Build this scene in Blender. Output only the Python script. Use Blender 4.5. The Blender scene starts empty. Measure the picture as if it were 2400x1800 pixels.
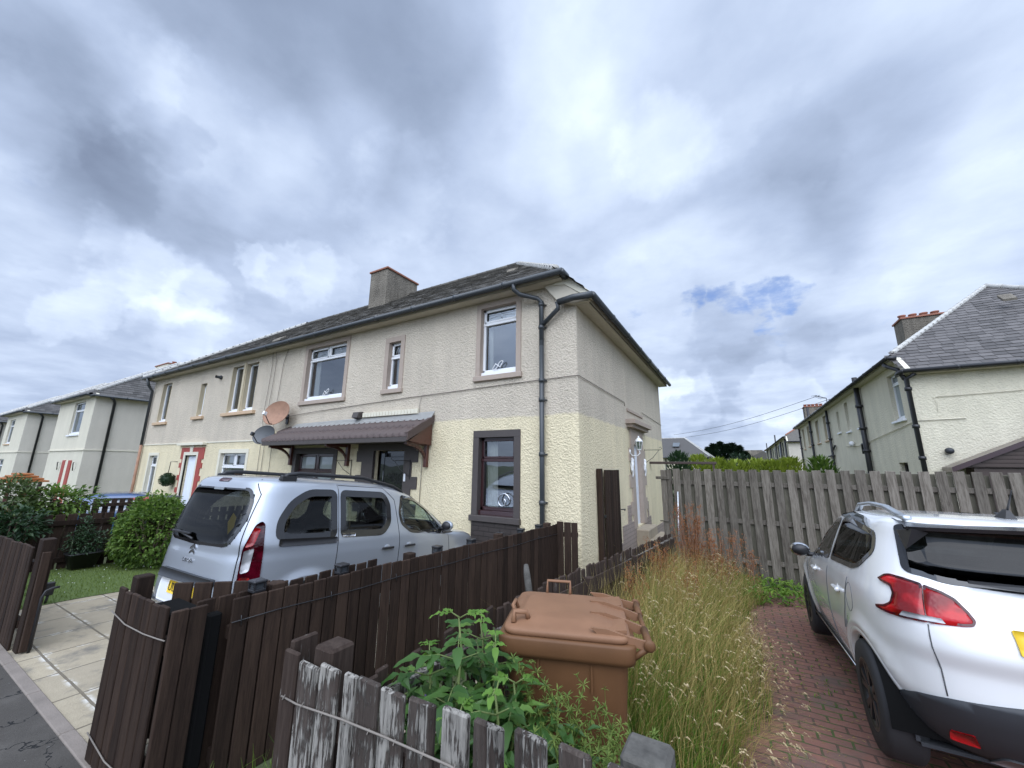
import bpy, bmesh, math, random
from mathutils import Vector, Matrix, noise
from math import sin, cos, pi, radians, atan2, sqrt
random.seed(7)
S = bpy.context.scene
COL = S.collection

# ------------------------------------------------------------------ camera
yaw, pitch, roll = radians(-30.278), radians(12.004), radians(0.688)
cam_d = bpy.data.cameras.new('camera'); cam = bpy.data.objects.new('camera', cam_d); COL.objects.link(cam)
fw = Vector((sin(yaw)*cos(pitch), cos(yaw)*cos(pitch), sin(pitch)))
rt = Vector((cos(yaw), -sin(yaw), 0)); up = rt.cross(fw)
rt2 = rt*cos(roll)+up*sin(roll); up2 = -rt*sin(roll)+up*cos(roll)
mw = Matrix((rt2, up2, -fw)).transposed().to_4x4(); mw.translation = (0, 0, 1.85)
cam.matrix_world = mw
cam_d.sensor_width = 36; cam_d.lens = 36*901.9/2400; cam_d.clip_start = .05; cam_d.clip_end = 2000
S.camera = cam

def pdir(px, py):
    """direction in the world of a point of the photograph (used only to place clouds on the sky)"""
    d = fw + rt2*((px-1200)/901.9) - up2*((py-900)/901.9)
    return d.normalized()

# ------------------------------------------------------------------ node helpers
def nd(nt, typ, ins=None, **attrs):
    n = nt.nodes.new(typ)
    for k, v in attrs.items(): setattr(n, k, v)
    for k, v in (ins or {}).items():
        s = n.inputs[k]
        if isinstance(v, bpy.types.NodeSocket): nt.links.new(v, s)
        elif isinstance(v, bpy.types.Node): nt.links.new(v.outputs[0], s)
        else:
            if isinstance(v, (tuple, list)) and len(v) == 3 and s.type == 'RGBA': v = (*v, 1)
            s.default_value = v
    return n
def M_(nt, op, a, b=None, c=None, clamp=False):
    ins = {0: a}
    if b is not None: ins[1] = b
    if c is not None: ins[2] = c
    return nd(nt, 'ShaderNodeMath', ins, operation=op, use_clamp=clamp).outputs[0]
def V_(nt, op, a, b=None, out=0):
    ins = {0: a}
    if b is not None: ins[1] = b
    return nd(nt, 'ShaderNodeVectorMath', ins, operation=op).outputs[out]
def MIX(nt, f, a, b, blend='MIX'):
    n = nd(nt, 'ShaderNodeMix', None, data_type='RGBA', blend_type=blend)
    for i, v in ((0, f), (6, a), (7, b)):
        s = n.inputs[i]
        if isinstance(v, bpy.types.NodeSocket): nt.links.new(v, s)
        else: s.default_value = (*v, 1) if isinstance(v, (tuple, list)) and len(v) == 3 else v
    return n.outputs[2]
def SMOOTH(nt, x, a, b):
    return nd(nt, 'ShaderNodeMapRange', {0: x, 1: a, 2: b, 3: 0., 4: 1.}, interpolation_type='SMOOTHSTEP').outputs[0]
def NOISE(nt, vec, scale, detail=3, rough=.55, out=0, dist=0.):
    return nd(nt, 'ShaderNodeTexNoise', {'Vector': vec, 'Scale': scale, 'Detail': detail, 'Roughness': rough, 'Distortion': dist}).outputs[out]

# ------------------------------------------------------------------ sky
SUN_EL, SUN_AZ = radians(52), radians(160)      # azimuth clockwise from +Y
wd = bpy.data.worlds.new('World'); S.world = wd; wd.use_nodes = True
nt = wd.node_tree; nt.nodes.clear()
tc = nd(nt, 'ShaderNodeTexCoord').outputs['Generated']
dirv = V_(nt, 'NORMALIZE', tc)
def cen(v, k):     # centred vector noise scaled by k
    return V_(nt, 'SCALE', V_(nt, 'SUBTRACT', v, (.5, .5, .5))) if False else nd(nt, 'ShaderNodeVectorMath', {0: V_(nt, 'SUBTRACT', v, (.5, .5, .5)), 'Scale': k}, operation='SCALE').outputs[0]
w1 = cen(NOISE(nt, dirv, 2.2, 2, .5, 1), .42)
w2 = cen(NOISE(nt, dirv, 7., 4, .6, 1), .16)
dsoft = V_(nt, 'NORMALIZE', V_(nt, 'ADD', dirv, w1))
dmid = V_(nt, 'NORMALIZE', V_(nt, 'ADD', dirv, w2))
dmid = V_(nt, 'NORMALIZE', V_(nt, 'ADD', dmid, cen(NOISE(nt, dirv, 26., 5, .6, 1), .05)))
acc = None
def blob(vec, px, py, r, amp, hard=0.):
    """a soft (or crisp, hard>0) patch of lighter or darker cloud"""
    global acc
    d = pdir(px, py)
    dt = V_(nt, 'DOT_PRODUCT', vec, tuple(d), out=1)
    a = cos(radians(r)); b = 1-(1-a)*hard
    s = SMOOTH(nt, dt, a, b)
    t = M_(nt, 'MULTIPLY', s, amp)
    acc = t if acc is None else M_(nt, 'ADD', acc, t)
    return s
# soft high layer: dark and bright areas
for px, py, r, a in ((700, 130, 26, -.45), (430, 60, 13, -.1), (40, 150, 9, -.36), (150, 230, 8, -.2), (330, 380, 9, -.16), (230, 450, 7, -.08),
                     (210, 120, 8, .42), (520, 330, 9, .3), (760, 360, 10, .34), (930, 470, 8, .3), (400, 260, 7, .22), (620, 420, 8, .15),
                     (1300, 190, 8, .16), (1390, 300, 9, .22), (1560, 350, 7, .3), (1440, 30, 9, .22), (1220, 290, 9, .2),
                     (1930, 420, 13, -.34), (2050, 350, 10, -.15), (1800, 560, 11, -.22), (1000, 560, 11, -.14), (1500, 480, 9, -.08),
                     (1760, 640, 9, .26), (1980, 620, 9, .16), (2200, 560, 12, .1), (30, 310, 5, .35), (500, 560, 12, -.12), (2300, 200, 14, .1), (130, 760, 12, -.1), (2150, 690, 8, .12), (1520, 700, 8, .18), (1300, 860, 9, .1)):
    blob(dsoft if r > 8.5 else dmid, px, py, r, a, .1)
# crisper cumulus
for px, py, r, a in ((330, 630, 5, .22), (400, 660, 5.5, .2), (470, 690, 4.2, .2), (250, 700, 4, .08), (420, 760, 4.6, .16), (470, 790, 4, .12), (120, 720, 4, .1), (200, 740, 3, .2),
                     (640, 610, 4, .2), (700, 640, 5, .18), (770, 670, 4, .16), (600, 590, 2.5, .18), (560, 800, 4, .08),
                     (1600, 950, 5, .32), (1560, 900, 3.5, .25), (1680, 1000, 4, -.2), (1620, 990, 4, -.18), (1880, 1050, 5, .2), (1830, 930, 4, .25), (1750, 860, 5, -.14), (1700, 780, 5, -.16), (1900, 830, 4, -.12), (1980, 930, 4, .15),
                     (1850, 360, 5, -.1), (390, 300, 3.5, -.14), (300, 420, 4, -.08), (1950, 720, 5, -.1)):
    blob(dmid, px, py, r, a, .5)
sepz = nd(nt, 'ShaderNodeSeparateXYZ', {0: dirv}).outputs[2]
plan = nd(nt, 'ShaderNodeVectorMath', {0: dirv, 'Scale': M_(nt, 'DIVIDE', 1., M_(nt, 'MAXIMUM', M_(nt, 'ADD', sepz, .12), .05))}, operation='SCALE').outputs[0]
n1 = NOISE(nt, V_(nt, 'ADD', plan, cen(NOISE(nt, plan, 1.2, 2, .5, 1), .8)), 1.1, 5, .52)
n2 = NOISE(nt, V_(nt, 'ADD', plan, (7., 3., 1.)), 3.2, 6, .58)
val = M_(nt, 'ADD', M_(nt, 'MULTIPLY', M_(nt, 'SUBTRACT', n1, .5), .50), M_(nt, 'MULTIPLY', M_(nt, 'SUBTRACT', n2, .5), .42))
val = M_(nt, 'ADD', M_(nt, 'ADD', val, M_(nt, 'MULTIPLY', acc, .50)), .59, clamp=True)
cr = nd(nt, 'ShaderNodeValToRGB', {0: val})
E_ = cr.color_ramp.elements
E_[0].position = .0; E_[0].color = (.17, .205, .285, 1)
E_[1].position = 1.; E_[1].color = (.80, .87, .92, 1)
for p_, c_ in ((.25, (.25, .30, .40)), (.5, (.385, .45, .58)), (.75, (.57, .64, .765))):
    e = E_.new(p_); e.color = (*c_, 1)
sky = nd(nt, 'ShaderNodeTexSky', None, sky_type='NISHITA', sun_disc=False, sun_elevation=SUN_EL, sun_rotation=SUN_AZ, altitude=50., air_density=1., dust_density=.6, ozone_density=1.6)
# blue gaps
gap = None
for px, py, r, a in ((1835, 690, 2.6, .8), (1780, 705, 2.2, .6), (1660, 708, 2.6, .6), (1720, 715, 2.2, .6), (1790, 748, 2.2, .6), (1870, 672, 2.0, .6), (1610, 712, 2.0, .4), (1480, 715, 3, .22), (1560, 720, 2.2, .3), (1820, 780, 2.5, .3)):
    d = pdir(px, py); s = SMOOTH(nt, V_(nt, 'DOT_PRODUCT', dmid, tuple(d), out=1), cos(radians(r)), 1.)
    s = M_(nt, 'MULTIPLY', s, a); gap = s if gap is None else M_(nt, 'MAXIMUM', gap, s)
gap = SMOOTH(nt, M_(nt, 'ADD', gap, M_(nt, 'MULTIPLY', M_(nt, 'SUBTRACT', NOISE(nt, plan, 7., 5, .62), .5), 1.7)), .22, 1.0)
# extra glow added to unseen cloud round the sun, behind the camera, lighting the scene
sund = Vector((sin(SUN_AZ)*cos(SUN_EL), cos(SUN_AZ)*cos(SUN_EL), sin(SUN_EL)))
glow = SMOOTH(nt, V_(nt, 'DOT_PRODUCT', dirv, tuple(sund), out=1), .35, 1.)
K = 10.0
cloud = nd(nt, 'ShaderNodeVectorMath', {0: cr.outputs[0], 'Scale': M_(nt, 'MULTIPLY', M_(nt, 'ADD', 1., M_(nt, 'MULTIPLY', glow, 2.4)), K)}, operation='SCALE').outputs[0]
# bluish band of distance at the horizon
hz = SMOOTH(nt, sepz, .10, .0)
cloud = V_(nt, 'MULTIPLY', cloud, (.965, 1.0, 1.05))
cloud = MIX(nt, M_(nt, 'MULTIPLY', hz, .45), cloud, (4.6, 5.3, 6.3))
skyb = nd(nt, 'ShaderNodeVectorMath', {0: sky.outputs[0], 'Scale': 1.0}, operation='SCALE').outputs[0]
skyb = V_(nt, 'MULTIPLY', skyb, (.75, .95, 1.35))
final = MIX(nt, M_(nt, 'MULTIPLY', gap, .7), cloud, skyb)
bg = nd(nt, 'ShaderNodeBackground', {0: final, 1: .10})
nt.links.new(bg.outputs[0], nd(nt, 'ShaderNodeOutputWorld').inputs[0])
wd.cycles.sampling_method = 'MANUAL'; wd.cycles.sample_map_resolution = 512

# ------------------------------------------------------------------ sun, exposure
sl = bpy.data.lights.new('sun', 'SUN'); sl.energy = 1.25; sl.angle = radians(65); sl.color = (1, .95, .87)
so = bpy.data.objects.new('sun', sl); COL.objects.link(so); so.rotation_euler = (-sund).to_track_quat('-Z', 'Y').to_euler()
S.view_settings.view_transform = 'Standard'; S.view_settings.look = 'None'; S.view_settings.exposure = 0.45; S.view_settings.gamma = 1
S.cycles.max_bounces = 6; S.cycles.transparent_max_bounces = 16; S.cycles.caustics_reflective = False; S.cycles.caustics_refractive = False

# ------------------------------------------------------------------ mesh builder
ORG = {}
def put(o, label=None, cat=None, group=None, kind=None):
    if label: o['label'] = label
    if cat: o['category'] = cat
    if group: o['group'] = group
    if kind: o['kind'] = kind
    return o
def thing(name, label, cat, loc=(0, 0, 0), group=None, mat=None):
    """Empty at the base of a thing; parts are given in world coordinates unless the thing has its own frame (mat)"""
    o = bpy.data.objects.new(name, None); COL.objects.link(o); o.empty_display_size = .2
    if mat is not None: o.matrix_world = mat; ORG[o.name] = None
    else: o.location = loc; ORG[o.name] = Vector(loc)
    return put(o, label, cat, group)
class MB:
    def __init__(s, M=None): s.v = []; s.f = []; s.r = []; s.m = []; s.M = M or Matrix(); s.rnd = None; s.mi = 0; s.sm = []; s.smooth = False
    def add(s, vs, fs, r=None):
        b = len(s.v); M = s.M
        s.v += [M @ Vector(v) for v in vs]
        if r is None: r = s.rnd if s.rnd is not None else random.random()
        for f in fs: s.f.append([b+i for i in f]); s.r.append(r); s.m.append(s.mi); s.sm.append(s.smooth)
    def box(s, x0, x1, y0, y1, z0, z1, r=None, taper=0):
        if x0 > x1: x0, x1 = x1, x0
        if y0 > y1: y0, y1 = y1, y0
        if z0 > z1: z0, z1 = z1, z0
        t = taper
        s.add([(x0, y0, z0), (x1, y0, z0), (x1, y1, z0), (x0, y1, z0), (x0+t, y0+t, z1), (x1-t, y0+t, z1), (x1-t, y1-t, z1), (x0+t, y1-t, z1)],
              [(0, 3, 2, 1), (4, 5, 6, 7), (0, 1, 5, 4), (1, 2, 6, 5), (2, 3, 7, 6), (3, 0, 4, 7)], r)
    def cbox(s, x0, x1, y0, y1, z0, z1, c=.004, r=None):
        """box with all edges chamfered"""
        bm = bmesh.new(); bmesh.ops.create_cube(bm, size=1)
        for v in bm.verts: v.co = Vector((x0+(v.co.x+.5)*(x1-x0), y0+(v.co.y+.5)*(y1-y0), z0+(v.co.z+.5)*(z1-z0)))
        bmesh.ops.bevel(bm, geom=bm.edges[:], offset=c, segments=1, affect='EDGES')
        s.addbm(bm, r)
    def addbm(s, bm, r=None):
        bm.verts.index_update(); s.add([v.co.copy() for v in bm.verts], [[v.index for v in f.verts] for f in bm.faces], r); bm.free()
    def poly(s, pts, r=None): s.add(pts, [tuple(range(len(pts)))], r)
    def prism(s, pts, d, r=None):
        """pts: planar loop; extruded by vector d"""
        d = Vector(d); n = len(pts); a = [Vector(p) for p in pts]
        s.add(a+[p+d for p in a], [tuple(range(n))[::-1], tuple(range(n, 2*n))]+[(i, (i+1) % n, n+(i+1) % n, n+i) for i in range(n)], r)
    def tube(s, pts, rad, n=8, cap=True, r=None):
        pts = [Vector(p) for p in pts]; rads = rad if isinstance(rad, (list, tuple)) else [rad]*len(pts)
        vs = []; prev = None
        for i, p in enumerate(pts):
            t = (pts[min(i+1, len(pts)-1)]-pts[max(i-1, 0)])
            t = t.normalized() if t.length > 1e-9 else Vector((0, 0, 1))
            if prev is None: a = t.cross(Vector((0, 0, 1)) if abs(t.z) < .9 else Vector((1, 0, 0))).normalized()
            else: a = (prev-t*prev.dot(t)).normalized()
            prev = a; b = t.cross(a)
            for k in range(n): an = 2*pi*k/n; vs.append(p+(a*cos(an)+b*sin(an))*rads[i])
        fs = [(i*n+k, i*n+(k+1) % n, (i+1)*n+(k+1) % n, (i+1)*n+k) for i in range(len(pts)-1) for k in range(n)]
        if cap: fs += [tuple(range(n))[::-1], tuple((len(pts)-1)*n+k for k in range(n))]
        o = s.smooth; s.smooth = True; s.add(vs, fs, r); s.smooth = o
    def lathe(s, prof, n=24, axis='z', c=(0, 0, 0), r=None):
        """prof: list of (radius, height)"""
        vs = []; c = Vector(c)
        for rr, h in prof:
            for k in range(n):
                a = 2*pi*k/n
                vs.append(c+(Vector((rr*cos(a), rr*sin(a), h)) if axis == 'z' else Vector((rr*cos(a), h, rr*sin(a))) if axis == 'y' else Vector((h, rr*cos(a), rr*sin(a)))))
        fs = [(i*n+k, i*n+(k+1) % n, (i+1)*n+(k+1) % n, (i+1)*n+k) for i in range(len(prof)-1) for k in range(n)]
        o = s.smooth; s.smooth = True; s.add(vs, fs, r); s.smooth = o
    def ball(s, c, rx, ry, rz, n=10, r=None):
        m = max(4, n//2+1)
        prof = [(sin(pi*i/m), -cos(pi*i/m)) for i in range(m+1)]
        vs = [(c[0]+rx*a*cos(2*pi*k/n), c[1]+ry*a*sin(2*pi*k/n), c[2]+rz*h) for a, h in prof for k in range(n)]
        o = s.smooth; s.smooth = True
        s.add(vs, [(i*n+k, i*n+(k+1) % n, (i+1)*n+(k+1) % n, (i+1)*n+k) for i in range(m) for k in range(n)], r); s.smooth = o
    def leaf(s, p, d, up_, L, W, fold=.25, r=None, droop=.2):
        """pointed leaf of two halves, folded and drooping"""
        p = Vector(p); d = Vector(d).normalized(); sd = d.cross(Vector(up_))
        sd = sd.normalized() if sd.length > 1e-6 else Vector((1, 0, 0)); nn = sd.cross(d)
        a = p+d*L*.45+sd*W*.5+nn*W*fold; b = p+d*L*.45-sd*W*.5+nn*W*fold; m = p+d*L*.5-nn*L*droop*.15; t = p+d*L-nn*L*droop
        s.add([p, a, t, b, m], [(0, 1, 4), (1, 2, 4), (2, 3, 4), (3, 0, 4)], r)
    def build(s, name, mats, parent=None, local=False, recalc=False):
        if not isinstance(mats, (list, tuple)): mats = [mats]
        vs = s.v; off = Vector((0, 0, 0)); me = bpy.data.meshes.new(name)
        if parent is not None:
            q = parent
            while q.parent: q = q.parent
            og = ORG.get(q.name)
            if og is not None and not local: off = og
        else:
            lo = [min(v[i] for v in vs) for i in range(3)]; hi = [max(v[i] for v in vs) for i in range(3)]
            off = Vector(((lo[0]+hi[0])/2, (lo[1]+hi[1])/2, lo[2]))
        me.from_pydata([v-off for v in vs], [], s.f)
        for m in mats: me.materials.append(m)
        me.polygons.foreach_set('material_index', s.m); me.polygons.foreach_set('use_smooth', s.sm)
        at = me.attributes.new('rnd', 'FLOAT', 'FACE'); at.data.foreach_set('value', s.r)
        if recalc:
            bm = bmesh.new(); bm.from_mesh(me); bmesh.ops.recalc_face_normals(bm, faces=bm.faces); bm.to_mesh(me); bm.free()
        # planar metric UVs (u along the horizontal of each face, v up its slope)
        uv = me.uv_layers.new(name='UVMap').data
        if len(s.f) < 60000:
            for pl in me.polygons:
                n = pl.normal; t = Vector((-n.y, n.x, 0))
                t = t.normalized() if t.length > .05 else Vector((1, 0, 0)); b = n.cross(t)
                for li in pl.loop_indices:
                    co = me.vertices[me.loops[li].vertex_index].co+off; uv[li].uv = (co.dot(t), co.dot(b))
        o = bpy.data.objects.new(name, me); COL.objects.link(o)
        if parent is not None: o.parent = parent
        else: o.location = off; ORG[o.name] = off
        return o

# ------------------------------------------------------------------ materials
MATS = {}
def new(name):
    m = bpy.data.materials.new(name); m.use_nodes = True; t = m.node_tree; t.nodes.clear(); MATS[name] = m
    return m, t
def fin(t, col, rough=.8, bump=None, bstr=.5, bdist=.01, metal=0., spec=.5, coat=0., **kw):
    ins = {'Base Color': col, 'Roughness': rough, 'Metallic': metal, 'Specular IOR Level': spec, 'Coat Weight': coat, 'Coat Roughness': .04}
    ins.update(kw)
    p = nd(t, 'ShaderNodeBsdfPrincipled', ins)
    if bump is not None:
        b = nd(t, 'ShaderNodeBump', {'Strength': bstr, 'Distance': bdist, 'Height': bump}); t.links.new(b.outputs[0], p.inputs['Normal'])
    t.links.new(p.outputs[0], nd(t, 'ShaderNodeOutputMaterial').inputs[0]); return p
def POS(t): return nd(t, 'ShaderNodeNewGeometry').outputs['Position']
def OBJ(t): return nd(t, 'ShaderNodeTexCoord').outputs['Object']
def UVC(t): return nd(t, 'ShaderNodeTexCoord').outputs['UV']
def RND(t): return nd(t, 'ShaderNodeAttribute', None, attribute_name='rnd').outputs['Fac']
def STR(t, v, s): return V_(t, 'MULTIPLY', v, s)
def simple(name, c, rough=.7, var=.12, sc=6., bump=0., bsc=60., metal=0., spec=.5, rv=.0, coat=0., **kw):
    m, t = new(name); p = POS(t)
    n = NOISE(t, p, sc, 5, .6)
    f = M_(t, 'ADD', M_(t, 'MULTIPLY', M_(t, 'SUBTRACT', n, .5), 2*var), 1.)
    if rv: f = M_(t, 'MULTIPLY', f, M_(t, 'ADD', 1-rv/2, M_(t, 'MULTIPLY', RND(t), rv)))
    col = nd(t, 'ShaderNodeVectorMath', {0: c, 'Scale': f}, operation='SCALE').outputs[0]
    fin(t, col, rough, NOISE(t, p, bsc, 4, .6) if bump else None, .6, bump or .001, metal, spec, coat, **kw)
    return m
def roughcast(name, upper, lower=None, zb=2.74, zb2=None, xs=-11.6, stain=.25, scale=30., bd=.024, soft=.03):
    m, t = new(name); p = POS(t); sp = nd(t, 'ShaderNodeSeparateXYZ', {0: p}); x, y, z = sp.outputs
    nb = NOISE(t, p, scale, 3, .6); vo = nd(t, 'ShaderNodeTexVoronoi', {'Vector': V_(t, 'ADD', p, cen2(t, NOISE(t, p, scale*.8, 2, .5, 1), .05)), 'Scale': scale*1.3}, feature='SMOOTH_F1').outputs[0]
    h = M_(t, 'ADD', nb, M_(t, 'MULTIPLY', vo, .55))
    col = upper
    if lower is not None:
        zz = M_(t, 'ADD', z, M_(t, 'MULTIPLY', M_(t, 'SUBTRACT', NOISE(t, p, 2.2, 6, .75), .5), .16))
        lim = zb
        if zb2 is not None: lim = M_(t, 'ADD', zb2, M_(t, 'MULTIPLY', M_(t, 'GREATER_THAN', x, xs), zb-zb2))
        f = SMOOTH(t, M_(t, 'SUBTRACT', zz, lim), -soft, soft)
        col = MIX(t, f, lower, upper)
    # rain streaks and grime with a shape of their own
    st = NOISE(t, STR(t, p, (2.2, 2.2, .3)), 1.2, 6, .7)
    st2 = NOISE(t, p, .9, 4, .6)
    g = M_(t, 'ADD', M_(t, 'MULTIPLY', M_(t, 'SUBTRACT', st, .5), stain*1.3), M_(t, 'MULTIPLY', M_(t, 'SUBTRACT', st2, .5), stain))
    g = M_(t, 'ADD', M_(t, 'ADD', g, 1.), M_(t, 'MULTIPLY', M_(t, 'SUBTRACT', nb, .5), .22))
    col = nd(t, 'ShaderNodeVectorMath', {0: col, 'Scale': g}, operation='SCALE').outputs[0]
    fin(t, col, .92, h, 1., bd, spec=.25)
    return m
def cen2(t, v, k): return nd(t, 'ShaderNodeVectorMath', {0: V_(t, 'SUBTRACT', v, (.5, .5, .5)), 'Scale': k}, operation='SCALE').outputs[0]
def wood(name, c1, c2, rough=.85, grain=1., white=None, wt=.5, axis=2, bd=.004, rv=.35):
    """planks: grain stretched along the board; white = remains of paint"""
    m, t = new(name); p = POS(t); r = RND(t)
    pp = V_(t, 'ADD', p, nd(t, 'ShaderNodeCombineXYZ', {0: M_(t, 'MULTIPLY', r, 31.), 1: M_(t, 'MULTIPLY', r, 17.), 2: M_(t, 'MULTIPLY', r, 9.)}).outputs[0])
    s = [1, 1, 1]; s[axis] = .09
    g = NOISE(t, STR(t, pp, tuple(s)), 60., 6, .7, dist=.6); g2 = NOISE(t, STR(t, pp, tuple(s)), 14., 3, .6, dist=1.2)
    knot = NOISE(t, pp, 5., 3, .6)
    f = M_(t, 'ADD', M_(t, 'MULTIPLY', g, .6), M_(t, 'MULTIPLY', g2, .5))
    col = MIX(t, SMOOTH(t, f, .35, .72), c1, c2)
    bh = g
    if white is not None:
        w = M_(t, 'ADD', M_(t, 'ADD', M_(t, 'MULTIPLY', g, .75), M_(t, 'MULTIPLY', knot, .8)), M_(t, 'MULTIPLY', r, .09))
        wf = SMOOTH(t, w, wt, wt+.07); col = MIX(t, M_(t, 'MULTIPLY', wf, .9), col, MIX(t, SMOOTH(t, M_(t, 'ADD', g, M_(t, 'MULTIPLY', g2, .5)), .55, .95), tuple(c_*.38 for c_ in white), white)); bh = M_(t, 'ADD', g, M_(t, 'MULTIPLY', wf, .4))
    col = nd(t, 'ShaderNodeVectorMath', {0: col, 'Scale': M_(t, 'ADD', 1-rv/2, M_(t, 'MULTIPLY', r, rv))}, operation='SCALE').outputs[0]
    fin(t, col, rough, bh, .8*grain, bd, spec=.15)
    return m
def leafmat(name, c1, c2, rough=.5, tr=.35, c3=None, t3=.9):
    m, t = new(name); r = RND(t)
    col = MIX(t, r, c1, c2)
    if c3 is not None: col = MIX(t, M_(t, 'GREATER_THAN', r, t3), col, c3)
    a = nd(t, 'ShaderNodeBsdfPrincipled', {'Base Color': col, 'Roughness': rough, 'Specular IOR Level': .35})
    b = nd(t, 'ShaderNodeBsdfTranslucent', {0: col}); mx = nd(t, 'ShaderNodeMixShader', {0: tr, 1: a, 2: b})
    t.links.new(mx.outputs[0], nd(t, 'ShaderNodeOutputMaterial').inputs[0]); return m
def glass_dark(name, c, refl=.5, rough=.02, curtain=None):
    """house pane: reflects the sky over a dim room"""
    m, t = new(name)
    lw = nd(t, 'ShaderNodeLayerWeight', {0: .25}).outputs[1]
    p = POS(t); col = MIX(t, NOISE(t, p, 1.3, 2, .5), tuple(x*.6 for x in c), tuple(min(1, x*1.4) for x in c))
    if curtain is not None: col = curtain
    a = nd(t, 'ShaderNodeBsdfDiffuse', {0: col})
    bmp = nd(t, 'ShaderNodeBump', {'Strength': .12, 'Distance': .02, 'Height': NOISE(t, p, 1.5, 1, .5)})
    g = nd(t, 'ShaderNodeBsdfGlossy', {0: (.9, .95, 1, 1), 1: rough}); t.links.new(bmp.outputs[0], g.inputs['Normal'])
    mx = nd(t, 'ShaderNodeMixShader', {0: M_(t, 'ADD', refl*.55, M_(t, 'MULTIPLY', lw, refl), clamp=True), 1: a, 2: g})
    t.links.new(mx.outputs[0], nd(t, 'ShaderNodeOutputMaterial').inputs[0]); return m
def glass_car(name, tint, refl=.9):
    m, t = new(name); lw = nd(t, 'ShaderNodeFresnel', {0: 1.5}).outputs[0]
    a = nd(t, 'ShaderNodeBsdfTransparent', {0: (*tint, 1)}); g = nd(t, 'ShaderNodeBsdfGlossy', {0: (1, 1, 1, 1), 1: .01})
    mx = nd(t, 'ShaderNodeMixShader', {0: M_(t, 'ADD', .005, M_(t, 'MULTIPLY', lw, refl*.75), clamp=True), 1: a, 2: g})
    t.links.new(mx.outputs[0], nd(t, 'ShaderNodeOutputMaterial').inputs[0]); return m
def carpaint(name, c, rough=.28, flake=.0, metal=0., dirt=.0):
    m, t = new(name); p = OBJ(t)
    col = c
    if flake:
        v = nd(t, 'ShaderNodeTexVoronoi', {'Vector': p, 'Scale': 900.}).outputs[1]
        col = MIX(t, flake, c, V_(t, 'ADD', V_(t, 'MULTIPLY', v, (.3, .3, .3)), tuple(x*.75 for x in c)))
    if dirt:
        z = nd(t, 'ShaderNodeSeparateXYZ', {0: p}).outputs[2]
        f = M_(t, 'MULTIPLY', M_(t, 'MULTIPLY', SMOOTH(t, z, .9, .15), NOISE(t, p, 5., 5, .65)), dirt)
        col = MIX(t, f, col, (.22, .19, .15))
    bf = nd(t, 'ShaderNodeNewGeometry').outputs['Backfacing']
    fin(t, MIX(t, bf, col, (.02, .02, .022)), rough, None, metal=M_(t, 'MULTIPLY', metal, M_(t, 'SUBTRACT', 1., bf)), spec=.5, coat=M_(t, 'SUBTRACT', 1., bf))   # the shell is lined with dark trim inside
    return m

m_wall = roughcast('painted roughcast main', (.545, .48, .385), (.69, .605, .415), 2.74, 2.50, stain=.32)
m_wall_l = roughcast('cream smooth render', (.62, .58, .47), (.60, .565, .46), 2.4, scale=40, bd=.006, stain=.18)
m_wall_ls = roughcast('grey roughcast', (.58, .535, .455), None, scale=45, bd=.012, stain=.2)
m_wall_r = roughcast('pale cream roughcast', (.66, .61, .475), None, scale=22, bd=.02, stain=.3)
m_wall_f = roughcast('far cream render', (.58, .54, .40), None, stain=.1)
m_soffit = simple('cream soffit paint', (.55, .50, .40), .6, .08)
m_pink = simple('pinkish stone paint', (.38, .31, .255), .85, .12, 12, .004, 90)
m_beige = simple('beige stone paint', (.50, .43, .30), .85, .10, 12, .003, 90)
m_brownp = simple('dark brown masonry paint', (.062, .052, .048), .6, .15, 9, .003, 70)
m_redp = simple('red masonry paint', (.33, .06, .045), .6, .15, 9, .003, 70)
m_cream = simple('cream trim paint', (.66, .62, .50), .7, .08, 9, .002, 70)
m_stonesill = simple('sandstone sill', (.52, .37, .24), .85, .12, 12, .004, 80)
m_upvc = simple('white upvc', (.78, .79, .80), .3, .02)
m_whitedoor = simple('white door panel', (.74, .78, .84), .35, .03)
m_maroon = simple('maroon window timber', (.034, .011, .012), .3, .1, coat=.5)
m_black = simple('black plastic', (.018, .018, .02), .45, .1)
m_gloss = simple('gloss black border', (.012, .012, .013), .12, .05, coat=.6)
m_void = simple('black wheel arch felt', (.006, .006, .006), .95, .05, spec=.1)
m_gutter = simple('grey black gutter', (.042, .048, .053), .38, .2, 8)
m_iron = simple('black cast iron pipe', (.022, .022, .024), .4, .2, 20)
m_slatebase = simple('slate underlay', (.05, .047, .045), .9)
m_slate = simple('roof slate', (.125, .115, .10), .8, .5, 7., .004, 60, rv=.75)
m_slatebase2 = simple('dark roof slate', (.085, .08, .075), .8, .3, 7., .004, 60, rv=.7)
m_slate2 = simple('roof slate violet grey', (.10, .092, .088), .7, .25, 7., .004, 60, rv=.6)
m_redtile = simple('red roof tile', (.22, .07, .05), .8, .2, 7)
m_ridge = simple('pale cement ridge', (.47, .46, .43), .85, .25, 8, .005, 50)
m_chim = roughcast('grey cement chimney', (.185, .165, .135), None, stain=1.5, scale=18, bd=.03)
m_terra = simple('terracotta', (.30, .13, .085), .8, .25, 10, .003, 60)
m_pot = simple('clay chimney pot', (.30, .13, .09), .8, .2)
m_canopy = simple('brown concrete pantile', (.075, .052, .046), .6, .25, 6, .002, 60)
m_maple = simple('mahogany stained timber', (.075, .022, .014), .4, .25, 14, coat=.3)
m_lead = simple('lead flashing', (.52, .52, .50), .45, .15)
m_brickp = None
m_step = simple('worn sandstone step', (.36, .30, .22), .9, .3, 6, .006, 50)
m_porch = simple('dark brown porch board', (.055, .036, .03), .6, .2)
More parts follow.
